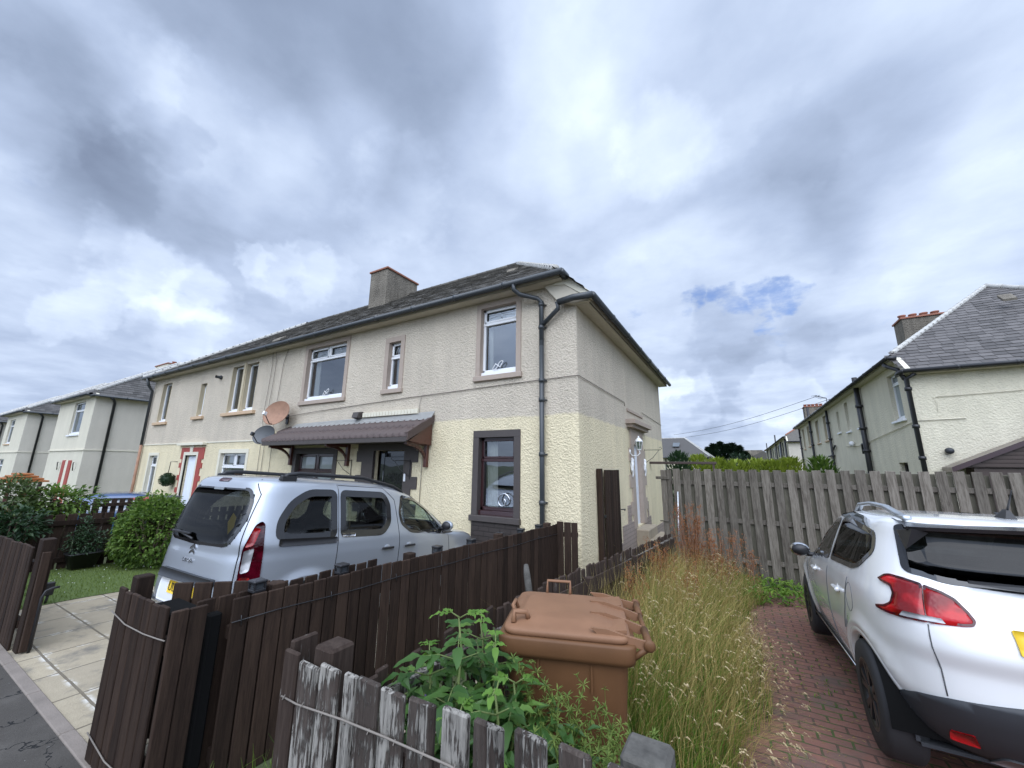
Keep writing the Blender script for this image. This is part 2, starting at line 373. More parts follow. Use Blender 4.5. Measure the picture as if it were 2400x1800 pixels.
def bricks(name, c1, c2, mortar, w, h, ms=.01, rough=.85, bump=.01, off=.5, moss=None, bias=0., rot=0., stain=None, smear=None):
    m, t = new(name); uv = UVC(t)
    if rot: uv = nd(t, 'ShaderNodeVectorRotate', {'Vector': uv, 'Angle': rot}, rotation_type='Z_AXIS').outputs[0]
    p = POS(t)
    uvw = V_(t, 'ADD', uv, cen2(t, NOISE(t, p, 3., 3, .5, 1), .02))
    b = nd(t, 'ShaderNodeTexBrick', {'Vector': uvw, 'Color1': c1, 'Color2': c2, 'Mortar': mortar, 'Scale': 1., 'Mortar Size': ms, 'Mortar Smooth': .2, 'Bias': bias, 'Brick Width': w, 'Row Height': h}, offset=off)
    col = MIX(t, M_(t, 'MULTIPLY', NOISE(t, p, 9., 5, .65), .8), b.outputs[0], tuple(x*.55 for x in c1), 'MIX')
    if stain is not None: col = MIX(t, M_(t, 'MULTIPLY', SMOOTH(t, NOISE(t, p, 2.2, 6, .65), .50, .68), .85), col, stain)
    if smear is not None:
        b2 = nd(t, 'ShaderNodeTexBrick', {'Vector': uvw, 'Scale': 1., 'Mortar Size': .05, 'Mortar Smooth': 1., 'Brick Width': w, 'Row Height': h}, offset=off).outputs[1]
        col = MIX(t, M_(t, 'MULTIPLY', M_(t, 'MULTIPLY', b2, SMOOTH(t, NOISE(t, p, 3.5, 6, .7), .50, .62)), M_(t, 'SUBTRACT', 1., b.outputs[1])), col, smear)
    if moss is not None:
        mf = M_(t, 'MULTIPLY', b.outputs[1], SMOOTH(t, NOISE(t, p, 2.5, 4, .7), .48, .6)); col = MIX(t, mf, col, moss)
    h_ = M_(t, 'SUBTRACT', NOISE(t, p, 70., 4, .6), M_(t, 'MULTIPLY', b.outputs[1], 1.8))
    fin(t, col, rough, h_, .7, bump, spec=.3)
    return m
m_plinth = bricks('pinkish painted brick', (.38, .31, .27), (.36, .30, .26), (.27, .22, .19), .23, .085, .008)
m_darkbrick = bricks('dark painted brick', (.062, .052, .048), (.058, .048, .045), (.03, .026, .024), .23, .085, .008, .6)
m_paver = bricks('red block paving', (.25, .118, .088), (.19, .10, .078), (.05, .045, .035), .205, .105, .009, .85, .008, .5, (.06, .085, .025), stain=(.12, .085, .07))
m_slab = bricks('concrete paving slabs', (.45, .385, .275), (.36, .31, .23), (.10, .085, .065), .60, .45, .010, .9, .006, 0., None, stain=(.15, .14, .12), smear=(.62, .60, .55))
def asphalt():
    m, t = new('old asphalt'); p = POS(t)
    n = NOISE(t, p, 120., 4, .7); st = NOISE(t, p, 1.6, 5, .6)
    col = MIX(t, n, (.036, .032, .028), (.088, .080, .070)); col = MIX(t, M_(t, 'MULTIPLY', SMOOTH(t, st, .5, .7), .4), col, (.12, .11, .098))
    v = nd(t, 'ShaderNodeTexVoronoi', {'Vector': V_(t, 'ADD', p, cen2(t, NOISE(t, p, 4., 4, .6, 1), .5)), 'Scale': 1.7}, feature='DISTANCE_TO_EDGE').outputs[0]
    cr_ = M_(t, 'MULTIPLY', M_(t, 'LESS_THAN', v, .012), M_(t, 'GREATER_THAN', NOISE(t, p, .9, 2, .5), .5)); col = MIX(t, cr_, col, (.012, .012, .012))
    sp_ = M_(t, 'GREATER_THAN', NOISE(t, p, 28., 2, .5), .74); col = MIX(t, M_(t, 'MULTIPLY', sp_, .5), col, (.22, .22, .21))
    fin(t, col, .9, n, .6, .006, spec=.3); return m
m_asphalt = asphalt()
m_kerb = simple('worn concrete kerb', (.20, .17, .145), .9, .35, 5, .006, 60)
m_soil = simple('weedy soil', (.055, .05, .03), .95, .4, 5, .02, 40)
m_field = simple('rough ground', (.07, .085, .035), .95, .3, 2, .02, 20)
m_lawn = simple('lawn turf', (.085, .125, .03), .95, .35, 6, .02, 60)
m_fence = wood('dark brown fence paint', (.020, .0125, .0095), (.043, .0275, .0195), .75, 1.1, rv=.7)
m_fencel = wood('faded brown fence paint', (.03, .02, .016), (.062, .045, .036), .85, 1., (.20, .18, .16), .96, rv=.4)
m_white = wood('peeling white and brown fence', (.040, .030, .025), (.10, .082, .07), .85, 1.6, (.33, .31, .275), .795, bd=.006)
m_grey = wood('weathered grey timber', (.075, .064, .052), (.20, .18, .15), .9, 1.5, bd=.006, rv=.5)
m_greyback = wood('shaded grey timber', (.085, .08, .06), (.14, .13, .10), .9, 1., rv=.3)  # olive tone includes the shade in which the back boards stand
m_stonecap = simple('lichened grey timber post', (.085, .08, .07), .95, 1.0, 16, .012, 40)
m_bin = simple('brown wheelie bin plastic', (.125, .060, .027), .5, .28, 4, .0006, 300, spec=.25)
m_binl = simple('sun bleached bin lid plastic', (.215, .112, .062), .55, .26, 4, .0006, 300, spec=.25)
m_silver = carpaint('silver metallic car paint', (.39, .42, .46), .32, .12, .45, .15)
m_whitecar = carpaint('pearl white car paint', (.80, .80, .79), .25, 0, 0, .35)
m_bluecar = carpaint('blue car paint', (.02, .06, .16), .3, 0, .2)
m_glassv = glass_car('tinted van glass', (.26, .28, .28), .6)
m_glassf = glass_car('clear car glass', (.62, .72, .68))
m_glassp = glass_car('dark privacy glass', (.03, .032, .034), .7)
m_tyre = simple('tyre rubber', (.022, .022, .024), .75, .2, 20)
m_alloy = simple('dark grey alloy', (.03, .03, .032), .35, .1, metal=.4)
m_chrome = simple('brushed chrome', (.62, .63, .65), .22, .05, metal=1.)
m_rail = simple('satin aluminium rail', (.50, .53, .56), .35, .05, metal=.8)
m_seat = simple('charcoal seat cloth', (.03, .032, .036), .9, .2)
m_trim = simple('dark grey bumper plastic', (.030, .033, .038), .55, .15)
def lampmat(name, c, rough=.12):
    m, t = new(name); p = OBJ(t)
    v = nd(t, 'ShaderNodeTexVoronoi', {'Vector': p, 'Scale': 45.}).outputs[0]; n = NOISE(t, p, 7., 2, .5)
    col = MIX(t, SMOOTH(t, n, .40, .62), tuple(x*.35 for x in c), c); fin(t, col, rough, v, .3, .004, coat=.25, spec=.4); return m
m_red = lampmat('red lamp lens', (.50, .008, .012), .2); m_dred = lampmat('dark red lamp lens', (.07, .002, .008)); m_clear = lampmat('clear lamp lens', (.55, .55, .56))
m_plate = simple('yellow number plate', (.72, .48, .03), .4, .05)
m_rust = simple('rusty dish paint', (.30, .17, .11), .75, .45, 5.5)
m_dishg = simple('grey satellite dish', (.09, .095, .10), .6, .1)
m_cable = simple('grey cable', (.20, .175, .15), .7)
m_pane = glass_dark('upper window pane', (.07, .08, .085), .30)
m_panel = glass_dark('lower window pane', (.04, .045, .05), .24)
def glass_win(name, refl, tint):
    m, t = new(name); lw = nd(t, 'ShaderNodeFresnel', {0: 1.5}).outputs[0]; p = POS(t)
    bmp = nd(t, 'ShaderNodeBump', {'Strength': .10, 'Distance': .02, 'Height': NOISE(t, p, 1.8, 1, .5)})
    a = nd(t, 'ShaderNodeBsdfTransparent', {0: (*tint, 1)}); g = nd(t, 'ShaderNodeBsdfGlossy', {0: (.9, .95, 1, 1), 1: .012}); t.links.new(bmp.outputs[0], g.inputs['Normal'])
    mx = nd(t, 'ShaderNodeMixShader', {0: M_(t, 'ADD', refl, lw, clamp=True), 1: a, 2: g}); t.links.new(mx.outputs[0], nd(t, 'ShaderNodeOutputMaterial').inputs[0]); return m
m_wing = glass_win('double glazed pane', .17, (.82, .86, .85))
m_room = simple('dim room wall', (.10, .09, .08), .9); m_curtain = simple('net curtain', (.62, .62, .58), .9, .1); m_blind = simple('roller blind', (.50, .49, .46), .8, .05)
m_paneb = glass_dark('net curtain behind pane', (.3, .33, .33), .18)
m_pdark = glass_dark('dark room behind pane', (.02, .02, .022), .12)
m_grassg = leafmat('green grass blade', (.05, .13, .012), (.19, .30, .04), .6, .4)
m_grassd = leafmat('dry grass blade', (.26, .20, .055), (.56, .44, .17), .7, .35)
m_seed = leafmat('grass seed head', (.38, .29, .15), (.58, .47, .28), .8, .3)
m_hedge = leafmat('hedge leaf', (.055, .12, .018), (.17, .26, .05), .45, .35)
m_dark = leafmat('dark shrub leaf', (.018, .045, .018), (.045, .085, .035), .4, .25)
m_shrub = leafmat('mid shrub leaf', (.045, .075, .022), (.11, .15, .05), .5, .3, (.20, .085, .04), .975)
m_elder = leafmat('elder leaf', (.042, .11, .026), (.09, .18, .042), .42, .38, (.13, .24, .05), .94)
m_elderj = leafmat('young elder leaf', (.085, .19, .032), (.16, .30, .05), .5, .4)
m_dock = leafmat('rust red dock seed', (.24, .075, .028), (.36, .17, .06), .8, .2)
m_goose = leafmat('goosegrass leaf', (.10, .16, .03), (.20, .27, .06), .6, .4)
m_stem = simple('green stem', (.13, .17, .05), .7)
m_bark = simple('bark', (.09, .065, .045), .9, .3, 20, .006, 50)
m_conif = leafmat('conifer foliage', (.012, .028, .014), (.03, .055, .028), .6, .2)
m_gold = leafmat('golden conifer foliage', (.16, .22, .02), (.30, .36, .05), .6, .3)
# ------------------------------------------------------------------ ground
def sm(a, b, t): t = max(0, min(1, (t-a)/(b-a))); return t*t*(3-2*t)
def G(x, y):
    z = -.045*(min(max(y, 2), 9)-2)
    z -= .022*(min(max(-x, 11), 34)-11)*sm(1.5, 3., y)
    return z
def sheet(name, xs, ys, mat, dz, fn=None, kind='structure', **kw):
    mb = MB(); n = len(xs); mb.smooth = True
    mb.add([(x, y, (G(x, y)+dz) if fn is None else fn(x, y)+dz) for y in ys for x in xs],
           [(j*n+i, j*n+i+1, (j+1)*n+i+1, (j+1)*n+i) for j in range(len(ys)-1) for i in range(n-1)])
    o = mb.build(name, mat); put(o, kind=kind, **kw); return o
def rng(a, b, n): return [a+(b-a)*i/n for i in range(n+1)]
sheet('ground', [-900, -300, -120, -60]+rng(-40, 10, 50)+[20, 60, 200, 900], [-900, -200, -40, -8, -2, 0, 1]+rng(1.5, 10, 34)+[14, 30, 80, 200, 900], m_field, -.03)
sheet('pavement', rng(-60, 30, 60), [-14, -8, -4, -2, -1, 0, .6, 1.11], m_asphalt, .004)
kb = MB()
x = -60.
while x < 20:
    w = .9; kb.cbox(x+.004, x+w-.004, 1.11, 1.19, -.1, .016+.002*random.random(), .006); x += w
put(kb.build('kerb', m_kerb), kind='structure')
sheet('driveway', rng(-8.0, -3.02, 20), [1.19]+rng(1.5, 6.1, 24), m_slab, .006)
sheet('paved_parking', rng(-.30, 6.5, 20), rng(1.3, 9.2, 30), m_paver, .006)
sheet('side_path', rng(-2.3, -1.75, 3), rng(1.4, 9.3, 20), m_slab, .0)
sheet('garden_soil', rng(-1.74, -.30, 6), rng(1.3, 9.25, 20), m_soil, .0)
sheet('lawn', rng(-10.45, -8.0, 14), [1.25]+rng(1.5, 6.1, 20), m_lawn, .012)

# ------------------------------------------------------------------ houses
def wallgrid(mb, x0, x1, z0, z1, holes, depth=.14, ztop=None):
    """wall in the local plane y=0 facing -y with openings (x0,x1,z0,z1) and their reveals"""
    xs = sorted({x0, x1, *[h[0] for h in holes], *[h[1] for h in holes]}); zs = sorted({z0, z1, *[h[2] for h in holes], *[h[3] for h in holes]})
    for i in range(len(xs)-1):
        for j in range(len(zs)-1):
            cx, cz = (xs[i]+xs[i+1])/2, (zs[j]+zs[j+1])/2
            if any(h[0] < cx < h[1] and h[2] < cz < h[3] for h in holes): continue
            mb.poly([(xs[i], 0, zs[j]), (xs[i+1], 0, zs[j]), (xs[i+1], 0, zs[j+1]), (xs[i], 0, zs[j+1])])
    for a, b, c, d in holes:
        for q in ([(a, 0, c), (a, 0, d), (a, depth, d), (a, depth, c)], [(b, 0, c), (b, depth, c), (b, depth, d), (b, 0, d)],
                  [(a, 0, d), (b, 0, d), (b, depth, d), (a, depth, d)], [(a, 0, c), (a, depth, c), (b, depth, c), (b, 0, c)]): mb.poly(q)

def slates(mb, poly, course=.2, sw=.26, lift=.014, jit=.5):
    """overlapping slates laid over a planar roof polygon (list of Vectors); rows run horizontally"""
    P = [Vector(p) for p in poly]
    n = (P[1]-P[0]).cross(P[2]-P[0]).normalized()
    if n.z < 0: n = -n
    t = Vector((0, 0, 1)).cross(n).normalized(); b = n.cross(t).normalized()
    if b.z < 0: b = -b; t = -t
    o = P[0]; Q = [((p-o).dot(t), (p-o).dot(b)) for p in P]
    v0, v1 = min(q[1] for q in Q), max(q[1] for q in Q); k = 0; v = v0-.02
    def span(vv):
        xs = []
        for i in range(len(Q)):
            (xa, ya), (xb, yb) = Q[i], Q[(i+1) % len(Q)]
            if (ya-vv)*(yb-vv) < 0: xs.append(xa+(xb-xa)*(vv-ya)/(yb-ya))
        return (min(xs), max(xs)) if len(xs) >= 2 else None
    while v < v1-.02:
        s = span(min(max(v+.07, v0+.01), v1-.03))
        if s:
            x = s[0]-(sw/2 if k % 2 else 0)-.02
            while x < s[1]:
                w = sw*(1+.25*(random.random()-.5)); xa, xb = max(x+.004, s[0]-.03), min(x+w-.004, s[1]+.03)
                if xb-xa > .04:
                    dv = jit*.03*(random.random()-.5); l0 = lift+.008*random.random(); l1 = .002
                    dl = .006*(random.random()-.5)
                    A = [o+t*xa+b*(v+dv)+n*(l0+dl), o+t*xb+b*(v+dv+.006*(random.random()-.5))+n*(l0-dl), o+t*xb+b*(v+course*1.15)+n*l1, o+t*xa+b*(v+course*1.15)+n*l1]
                    B = [A[0]-n*.011, A[1]-n*.011]
                    mb.add([mb_i(mb, q) for q in A+B], [(0, 1, 2, 3), (4, 5, 1, 0)])
                x += w
        v += course; k += 1
def mb_i(mb, q): return mb.M.inverted() @ q if mb.M != Matrix() else q
def cap_run(mb, a, b, r=.10, seg=.42):
    """half round ridge tiles from a to b"""
    a, b = Vector(a), Vector(b); L = (b-a).length; n = max(1, int(L/seg)); d = (b-a)/n
    for i in range(n):
        rr = r*(1+.06*(random.random()-.5)); p = a+d*i; q = a+d*(i+1.06)
        mb.tube([p, p+(q-p)*.93, q], [rr, rr, rr*1.12], 10)
def gutter(mb, a, b, r=.056, joints=True):
    a, b = Vector(a), Vector(b); mb.tube([a, b], r, 10)
    if joints:
        L = (b-a).length; n = int(L/1.25)
        for i in range(1, n+1):
            p = a+(b-a)*(i/(n+1)); d = (b-a).normalized(); mb.tube([p-d*.035, p+d*.035], r*1.17, 10)
def pipe(mb, pts, r=.042, collars=()):
    mb.tube(pts, r, 10)
    for c, d in collars: c = Vector(c); d = Vector(d).normalized(); mb.tube([c-d*.03, c+d*.03], r*1.3, 10)

def win(parent, M, x0, x1, z0, z1, dep=.10, fr=m_upvc, pane=m_pane, top=.28, cols=1, fw_=.055, sillm=None, sx=.06, sillh=.09, sillp=.07, ledge=True, lead=False, open_=None, name='window', drop=True):
    """window in the wall frame M (x along wall, y into it): frame > panes, plus sill"""
    w = MB(M); y = dep; tz = z1-top if top else z1
    zb = z0+(.09 if ledge else 0)
    w.rnd = .5
    for a, b, c, d in ((x0, x0+fw_, zb, z1), (x1-fw_, x1, zb, z1), (x0, x1, z1-fw_, z1), (x0, x1, zb, zb+fw_)): w.cbox(a, b, y-.005, y+.06, c, d, .006)
    if top: w.cbox(x0, x1, y-.02, y+.05, tz-.06, tz, .006)
    if ledge: w.cbox(x0-.0, x1+.0, y-.06, y+.05, z0, zb-.001, .005)
    cw = (x1-x0)/cols
    for i in range(1, cols): w.cbox(x0+cw*i-.03, x0+cw*i+.03, y-.015, y+.05, (tz if drop else zb), z1-.002, .005)
    if top:
        for i in range(cols):   # opening casement frames of the top lights
            a, b = x0+cw*i+.04, x0+cw*(i+1)-.04
            for c in ((a, a+.035, tz+.002, z1-.04), (b-.035, b, tz+.002, z1-.04), (a, b, tz+.002, tz+.04), (a, b, z1-.075, z1-.04)): w.cbox(c[0], c[1], y-.022, y+.01, c[2], c[3], .004)
    o = w.build(name, fr, parent)
    p = MB(M); p.poly([(x0+fw_-.01, y+.03, zb+fw_-.01), (x1-fw_+.01, y+.03, zb+fw_-.01), (x1-fw_+.01, y+.03, z1-fw_+.01), (x0+fw_-.01, y+.03, z1-fw_+.01)])
    p.build('pane', pane, o)
    if lead:
        l = MB(M)
        for i in range(cols):
            c = x0+cw*(i+.5); zz = (tz+z1)/2; h = top*.28
            for s in (-1, 1):
                l.tube([(c, y+.022, zz+h), (c+s*h*.55, y+.022, zz), (c, y+.022, zz-h)], .004, 4)
                l.tube([(c+s*cw*.36, y+.022, zz-h*.5), (c+s*h*.9, y+.022, zz-h*.1), (c+s*h*.9, y+.022, zz-h*1.1)], .003, 4)
                l.tube([(c+s*cw*.38, y+.022, zz+h*.3), (c, y+.022, zz+h*.3)], .003, 4)
        l.build('leaded_motif', m_rail, o)
    if sillm:
        s = MB(M); s.cbox(x0-sx, x1+sx, -sillp, dep, z0-sillh, z0-.001, .01); s.build('sill', sillm, parent)
    return o
def surround(parent, M, x0, x1, z0, z1, w, mat, proud=.02, bottom=False, name='window_surround'):
    s = MB(M)
    s.box(x0-w, x0+.004, -proud, .125, z0+.003, z1, .5); s.box(x1-.004, x1+w, -proud, .125, z0+.003, z1, .5); s.box(x0-w, x1+w, -proud, .125, z1-.004, z1+w, .5)
    if bottom: s.box(x0-w, x1+w, -proud, .13, z0-w, z0, .5)
    return s.build(name, mat, parent)
def chimney(parent, M, x0, x1, y0, y1, z0, z1, mat=None, cap=True, pots=0, along='x', taper=0.):
    c = MB(M); c.box(x0, x1, y0, y1, z0, z1, .5); o = c.build('chimney', mat or m_chim, parent)
    k = MB(M); k.cbox(x0-.05, x1+.05, y0-.05, y1+.05, z1, z1+.07, .01); k.build('chimney_cap', m_terra, o)
    for i in range(pots):
        p = MB(M); f = (i+.5)/pots; px, py = (x0+(x1-x0)*f, (y0+y1)/2) if along == 'x' else ((x0+x1)/2, y0+(y1-y0)*f)
        p.lathe([(0, z1+.07), (.12, z1+.07), (.10, z1+.22), (.13, z1+.24), (.13, z1+.28), (.07, z1+.28), (.07, z1+.1)], 12, 'z', (px, py, 0)); p.build('chimney_pot', m_pot, o)
    return o
def shell(root, M, L, D, zg, mats, fholes=(), sholes=(), ev=5.2, sev=4.72, rz=8.45, hip=3.5, slm=m_slate, real=(True, True), wallz=0, gut=m_gutter, capm=m_ridge, sidecol=None, lhip=3.5, capr=.09, ridgem=None):
    """two storey hipped block: front on the local line y=0 (x from -L to 0), side wall x=0 going back D"""
    wm, sidem = mats
    Ms = M @ Matrix(((0, -1, 0, 0), (1, 0, 0, 0), (0, 0, 1, 0), (0, 0, 0, 1)))   # side wall frame
    f = MB(M); wallgrid(f, -L, -.42, zg, ev-.10, fholes)
    f.poly([(-.42, 0, zg), (0, 0, zg), (0, 0, sev-.08), (-.19, 0, ev-.09), (-.42, 0, ev-.09)])
    f.poly([(-L, 0, zg), (-L, 0, ev-.1), (-L, D, ev-.1), (-L, D, zg)]); f.poly([(-L, D, zg), (-L, D, ev-.1), (0, D, ev-.1), (0, D, zg)])
    if sidem is wm: f.M = Ms; wallgrid(f, 0, D, zg, sev-.08, sholes)
    wall = f.build('wall', wm, root)
    if sidem is not wm:
        f = MB(Ms); wallgrid(f, 0, D, zg, sev-.08, sholes); f.build('side_wall', sidem, root)
    yr = D/2; m1 = (rz-ev)/(yr+.3); m2 = (rz-sev)/(hip+.32); xc = .32-(ev-sev)/m2
    A = (xc, -.3, ev); B = (-hip, yr, rz); C_ = (-L+lhip, yr, rz); Dp = (-L-.3, -.3, ev)
    E1 = (.32, -.10, sev); E2 = (.32, D+.1, sev); F = (xc, D+.3, ev); Gp = (-L-.3, D+.3, ev)
    base = MB(M); base.poly([Dp, A, B, C_]); base.poly([A, E1, E2, F, B]); base.poly([F, Gp, C_, B]); base.poly([Gp, Dp, C_])
    roof = base.build('roof', m_slatebase, root)
    s = MB(M)
    if real[0]: slates(s, [M @ Vector(q) for q in (Dp, A, B, C_)])
    if real[1]: slates(s, [M @ Vector(q) for q in (A, E1, E2, F, B)])
    if not real[0]: s.poly([(q[0], q[1], q[2]+.01) for q in (Dp, A, B, C_)], .35)
    if not real[1]: s.poly([(q[0], q[1], q[2]+.01) for q in (A, E1, E2, F, B)], .35)
    slates(s, [M @ Vector(q) for q in (Gp, Dp, C_)])
    s.build('slates', slm, roof)
    c = MB(M); up_ = Vector((0, 0, .03))
    cap_run(c, Vector(B)+up_*.3, Vector(A).lerp(Vector(B), .06)+up_*.3, capr*.85, .25)
    c.build('hip_tiles', capm, roof); c = MB(M); cap_run(c, Vector(C_)+up_, Vector(Dp)+up_, capr*.9); c.build('hip_tiles', capm, roof); c = MB(M); cap_run(c, Vector(B)+up_, Vector(F)+up_, capr)
    c.build('hip_tiles', capm, roof); c = MB(M); cap_run(c, Vector(C_), Vector(B), capr*.8); c.build('ridge_tiles', ridgem or capm, roof)
    v = MB(M)   # mortared verge of the lower side slope at the front
    v.prism([(xc-.22, -.11, ev-.16), (xc+.02, -.11, ev-.20), (E1[0], -.11, sev-.10), (E1[0], -.11, sev+.03), (xc, -.11, ev+.015)], (0, .12, 0)); v.build('verge', m_cream, roof)
    v = MB(M); v.prism([(-.60, -.09, ev-.115), (-.60, -.09, ev-.05), (xc, -.09, ev-.05), (.27, -.09, sev-.03), (.27, -.09, sev-.115), (-.02, -.09, sev-.115), (-.3, -.09, sev-.02)], (0, .0885, 0)); v.build('eaves_block', m_soffit, roof)
    so_ = MB(M)
    so_.box(-L-.28, -.20, -.27, -.002, ev-.12, ev-.09, .5); so_.box(-L-.28, -.20, -.275, -.245, ev-.12, ev-.01, .5)
    so_.box(.002, .27, 0, D+.1, sev-.12, sev-.09, .5); so_.box(.245, .275, -.08, D+.1, sev-.12, sev-.02, .5)
    so_.box(-L-.28, -L-.002, -.27, D+.2, ev-.12, ev-.09, .5)
    so_.build('soffit', m_soffit, roof)
    g = MB(M); gutter(g, (-L-.33, -.35, ev-.05), (-.12, -.35, ev-.05)); g.tube([(-.14, -.35, ev-.05), (-.13, -.12, ev-.06)], .062, 10); g.build('gutter', gut, roof)
    g = MB(M); gutter(g, (.36, -.16, sev-.05), (.36, D+.2, sev-.05)); g.tube([(.36, -.16, sev-.05), (.02, -.20, sev-.05), (-.28, -.14, sev-.05)], .06, 10); g.build('gutter', gut, roof)
    g = MB(M); gutter(g, (-L-.36, -.35, ev-.05), (-L-.36, D+.2, ev-.05), joints=False); g.build('gutter', gut, roof)
    return Ms

# ---- the main block of flats
main = thing('house', 'pebbledashed two storey house with cream lower wall, slate roof and brown door canopy', 'house', (-2.28, 6.15, -.19))
MM = Matrix.Translation((-2.28, 6.15, 0))
X0 = -2.28
def hx(*a): return tuple(v-X0 if i < 2 else v for i, v in enumerate(a))
fh = [hx(-4.34, -3.50, 3.58, 5.02), hx(-7.00, -6.60, 3.55, 4.70), hx(-10.26, -8.58, 3.50, 5.01), hx(-4.31, -3.52, .95, 2.38),
      hx(-10.22, -8.66, .95, 2.10), hx(-7.22, -6.25, -.15, 2.15),
      hx(-20.04, -19.22, 3.36, 4.93), hx(-16.62, -16.20, 3.42, 4.62), hx(-14.46, -13.74, 3.42, 4.98), hx(-13.56, -12.86, 3.42, 4.98),
      hx(-19.98, -19.22, .50, 2.08), hx(-16.86, -15.98, -.2, 2.08), hx(-14.36, -12.78, .85, 2.14)]
L_ = 21.0-2.28-.05
Ms = shell(main, MM, L_, 8.15, -1., (m_wall, m_wall), fh, [(9.92-6.15, 10.68-6.15, .45, 2.42)], ev=5.28, sev=4.80, rz=8.45, hip=3.5, lhip=3.4, ridgem=m_slate)
def room(x0, x1, z0, z1, left=.22, right=.22, blind=0., mat_=None):
    q = MB(); a, b = x0-.15, x1+.15; y0, y1 = 6.345, 7.1
    for f in ([(a, y1, z0-.3), (b, y1, z0-.3), (b, y1, z1+.1), (a, y1, z1+.1)], [(a, y0, z0-.3), (a, y1, z0-.3), (a, y1, z1+.1), (a, y0, z1+.1)], [(b, y0, z0-.3), (b, y0, z1+.1), (b, y1, z1+.1), (b, y1, z0-.3)], [(a, y0, z1+.1), (a, y1, z1+.1), (b, y1, z1+.1), (b, y0, z1+.1)], [(a, y0, z0-.3), (b, y0, z0-.3), (b, y1, z0-.3), (a, y1, z0-.3)]): q.poly(f)
    q.build('room_interior', m_room, main)
    for s_, w_ in ((0, left), (1, right)):
        if not w_: continue
        q = MB(); q.smooth = True; n = 36; xa = x0+.02 if s_ == 0 else x1-.02-w_; v = []
        for zz in (z1+.02, z0+.0):
            for i in range(n+1): v.append((xa+w_*i/n+(.04*(1 if s_ == 0 else -1) if zz < z0+.1 else 0), 6.42+.018*sin(i*1.15), zz))
        q.add(v, [(i, i+1, n+2+i, n+1+i) for i in range(n)]); q.build('curtain', mat_ or m_curtain, main)
    if blind: q = MB(); q.box(x0+.05, x1-.05, 6.36, 6.37, z1-blind, z1); q.build('blind', m_blind, main)
room(-4.34, -3.50, 3.58, 5.02, .10, .0, .34); room(-7.00, -6.60, 3.55, 4.70, .08, .08, .2); room(-10.26, -8.58, 3.50, 5.01, .22, .0, .30)
room(-4.31, -3.52, .95, 2.38, .24, .06, .0); room(-14.36, -12.78, .85, 2.14, .2, .2, .3); room(-19.98, -19.22, .50, 2.08, .14, .1, .3)
room(-14.46, -12.86, 3.42, 4.98, .3, .3, .0, m_maple); room(-20.04, -19.22, 3.36, 4.93, .2, .2, .0, m_maple)
def W(*a, **k): return win(main, MM, *[v-X0 if i < 2 else v for i, v in enumerate(a)], **k)
W(-4.34, -3.50, 3.58, 5.02, lead=True, pane=m_wing, top=.30); surround(main, MM, *hx(-4.34, -3.50, 3.58, 5.02), .10, m_pink)
W(-7.00, -6.60, 3.55, 4.70, top=.34, lead=True, pane=m_wing, fw_=.045); surround(main, MM, *hx(-7.00, -6.60, 3.55, 4.70), .12, m_pink)
W(-10.26, -8.58, 3.50, 5.01, cols=2, top=.32, lead=True, pane=m_wing); surround(main, MM, *hx(-10.26, -8.58, 3.50, 5.01), .12, m_pink)
W(-4.31, -3.52, .95, 2.38, fr=m_maroon, pane=m_wing, top=.40, fw_=.06); surround(main, MM, *hx(-4.31, -3.52, .95, 2.38), .125, m_brownp)
W(-10.22, -8.66, .95, 2.10, fr=m_maroon, pane=m_paneb, top=.42, cols=2, fw_=.08, drop=False); surround(main, MM, *hx(-10.22, -8.66, .95, 2.10), .14, m_brownp)
W(-20.04, -19.22, 3.36, 4.93, top=.0, dep=.12, pane=m_wing); W(-16.62, -16.20, 3.42, 4.62, top=0, dep=.13)
W(-14.46, -13.74, 3.42, 4.98, top=0, dep=.12, pane=m_wing); W(-13.56, -12.86, 3.42, 4.98, top=0, dep=.12, pane=m_wing)
W(-19.98, -19.22, .50, 2.08, top=.36, pane=m_wing); surround(main, MM, *hx(-19.98, -19.22, .50, 2.08), .11, m_cream)
W(-14.36, -12.78, .85, 2.14, top=.40, cols=2, pane=m_wing); surround(main, MM, *hx(-14.36, -12.78, .85, 2.14), .12, m_cream)
# sills
for a, b, z, m_, pr in ((-4.47, -3.37, 3.58, m_pink, .06), (-7.15, -6.46, 3.55, m_pink, .05), (-10.40, -8.44, 3.50, m_pink, .06), (-4.46, -3.38, .95, m_brownp, .07),
                    (-20.24, -19.02, 3.36, m_stonesill, .08), (-16.85, -16.02, 3.42, m_stonesill, .08), (-14.66, -12.66, 3.42, m_stonesill, .09)):
    s = MB(MM); s.cbox(a-X0, b-X0, -pr, .10, z-.10, z+.004, .008); s.build('sill', m_, main)
for a, b, c, d in ((-20.04, -19.22, 3.37, 4.93), (-16.62, -16.20, 3.43, 4.62), (-14.46, -13.74, 3.43, 4.98), (-13.56, -12.86, 3.43, 4.98)):   # painted reveals
    [(lambda s: (s.box(u, w_, -.004, .12, c, d), s.build('painted_reveal', m_beige, main)))(MB(MM)) for u, w_ in ((a-X0-.03, a-X0+.003), (b-X0-.003, b-X0+.03))]
s = MB(MM); s.box(-13.74-X0+.031, -13.56-X0-.031, -.03, .1, 3.43, 5.05); s.build('mullion', m_beige, main)
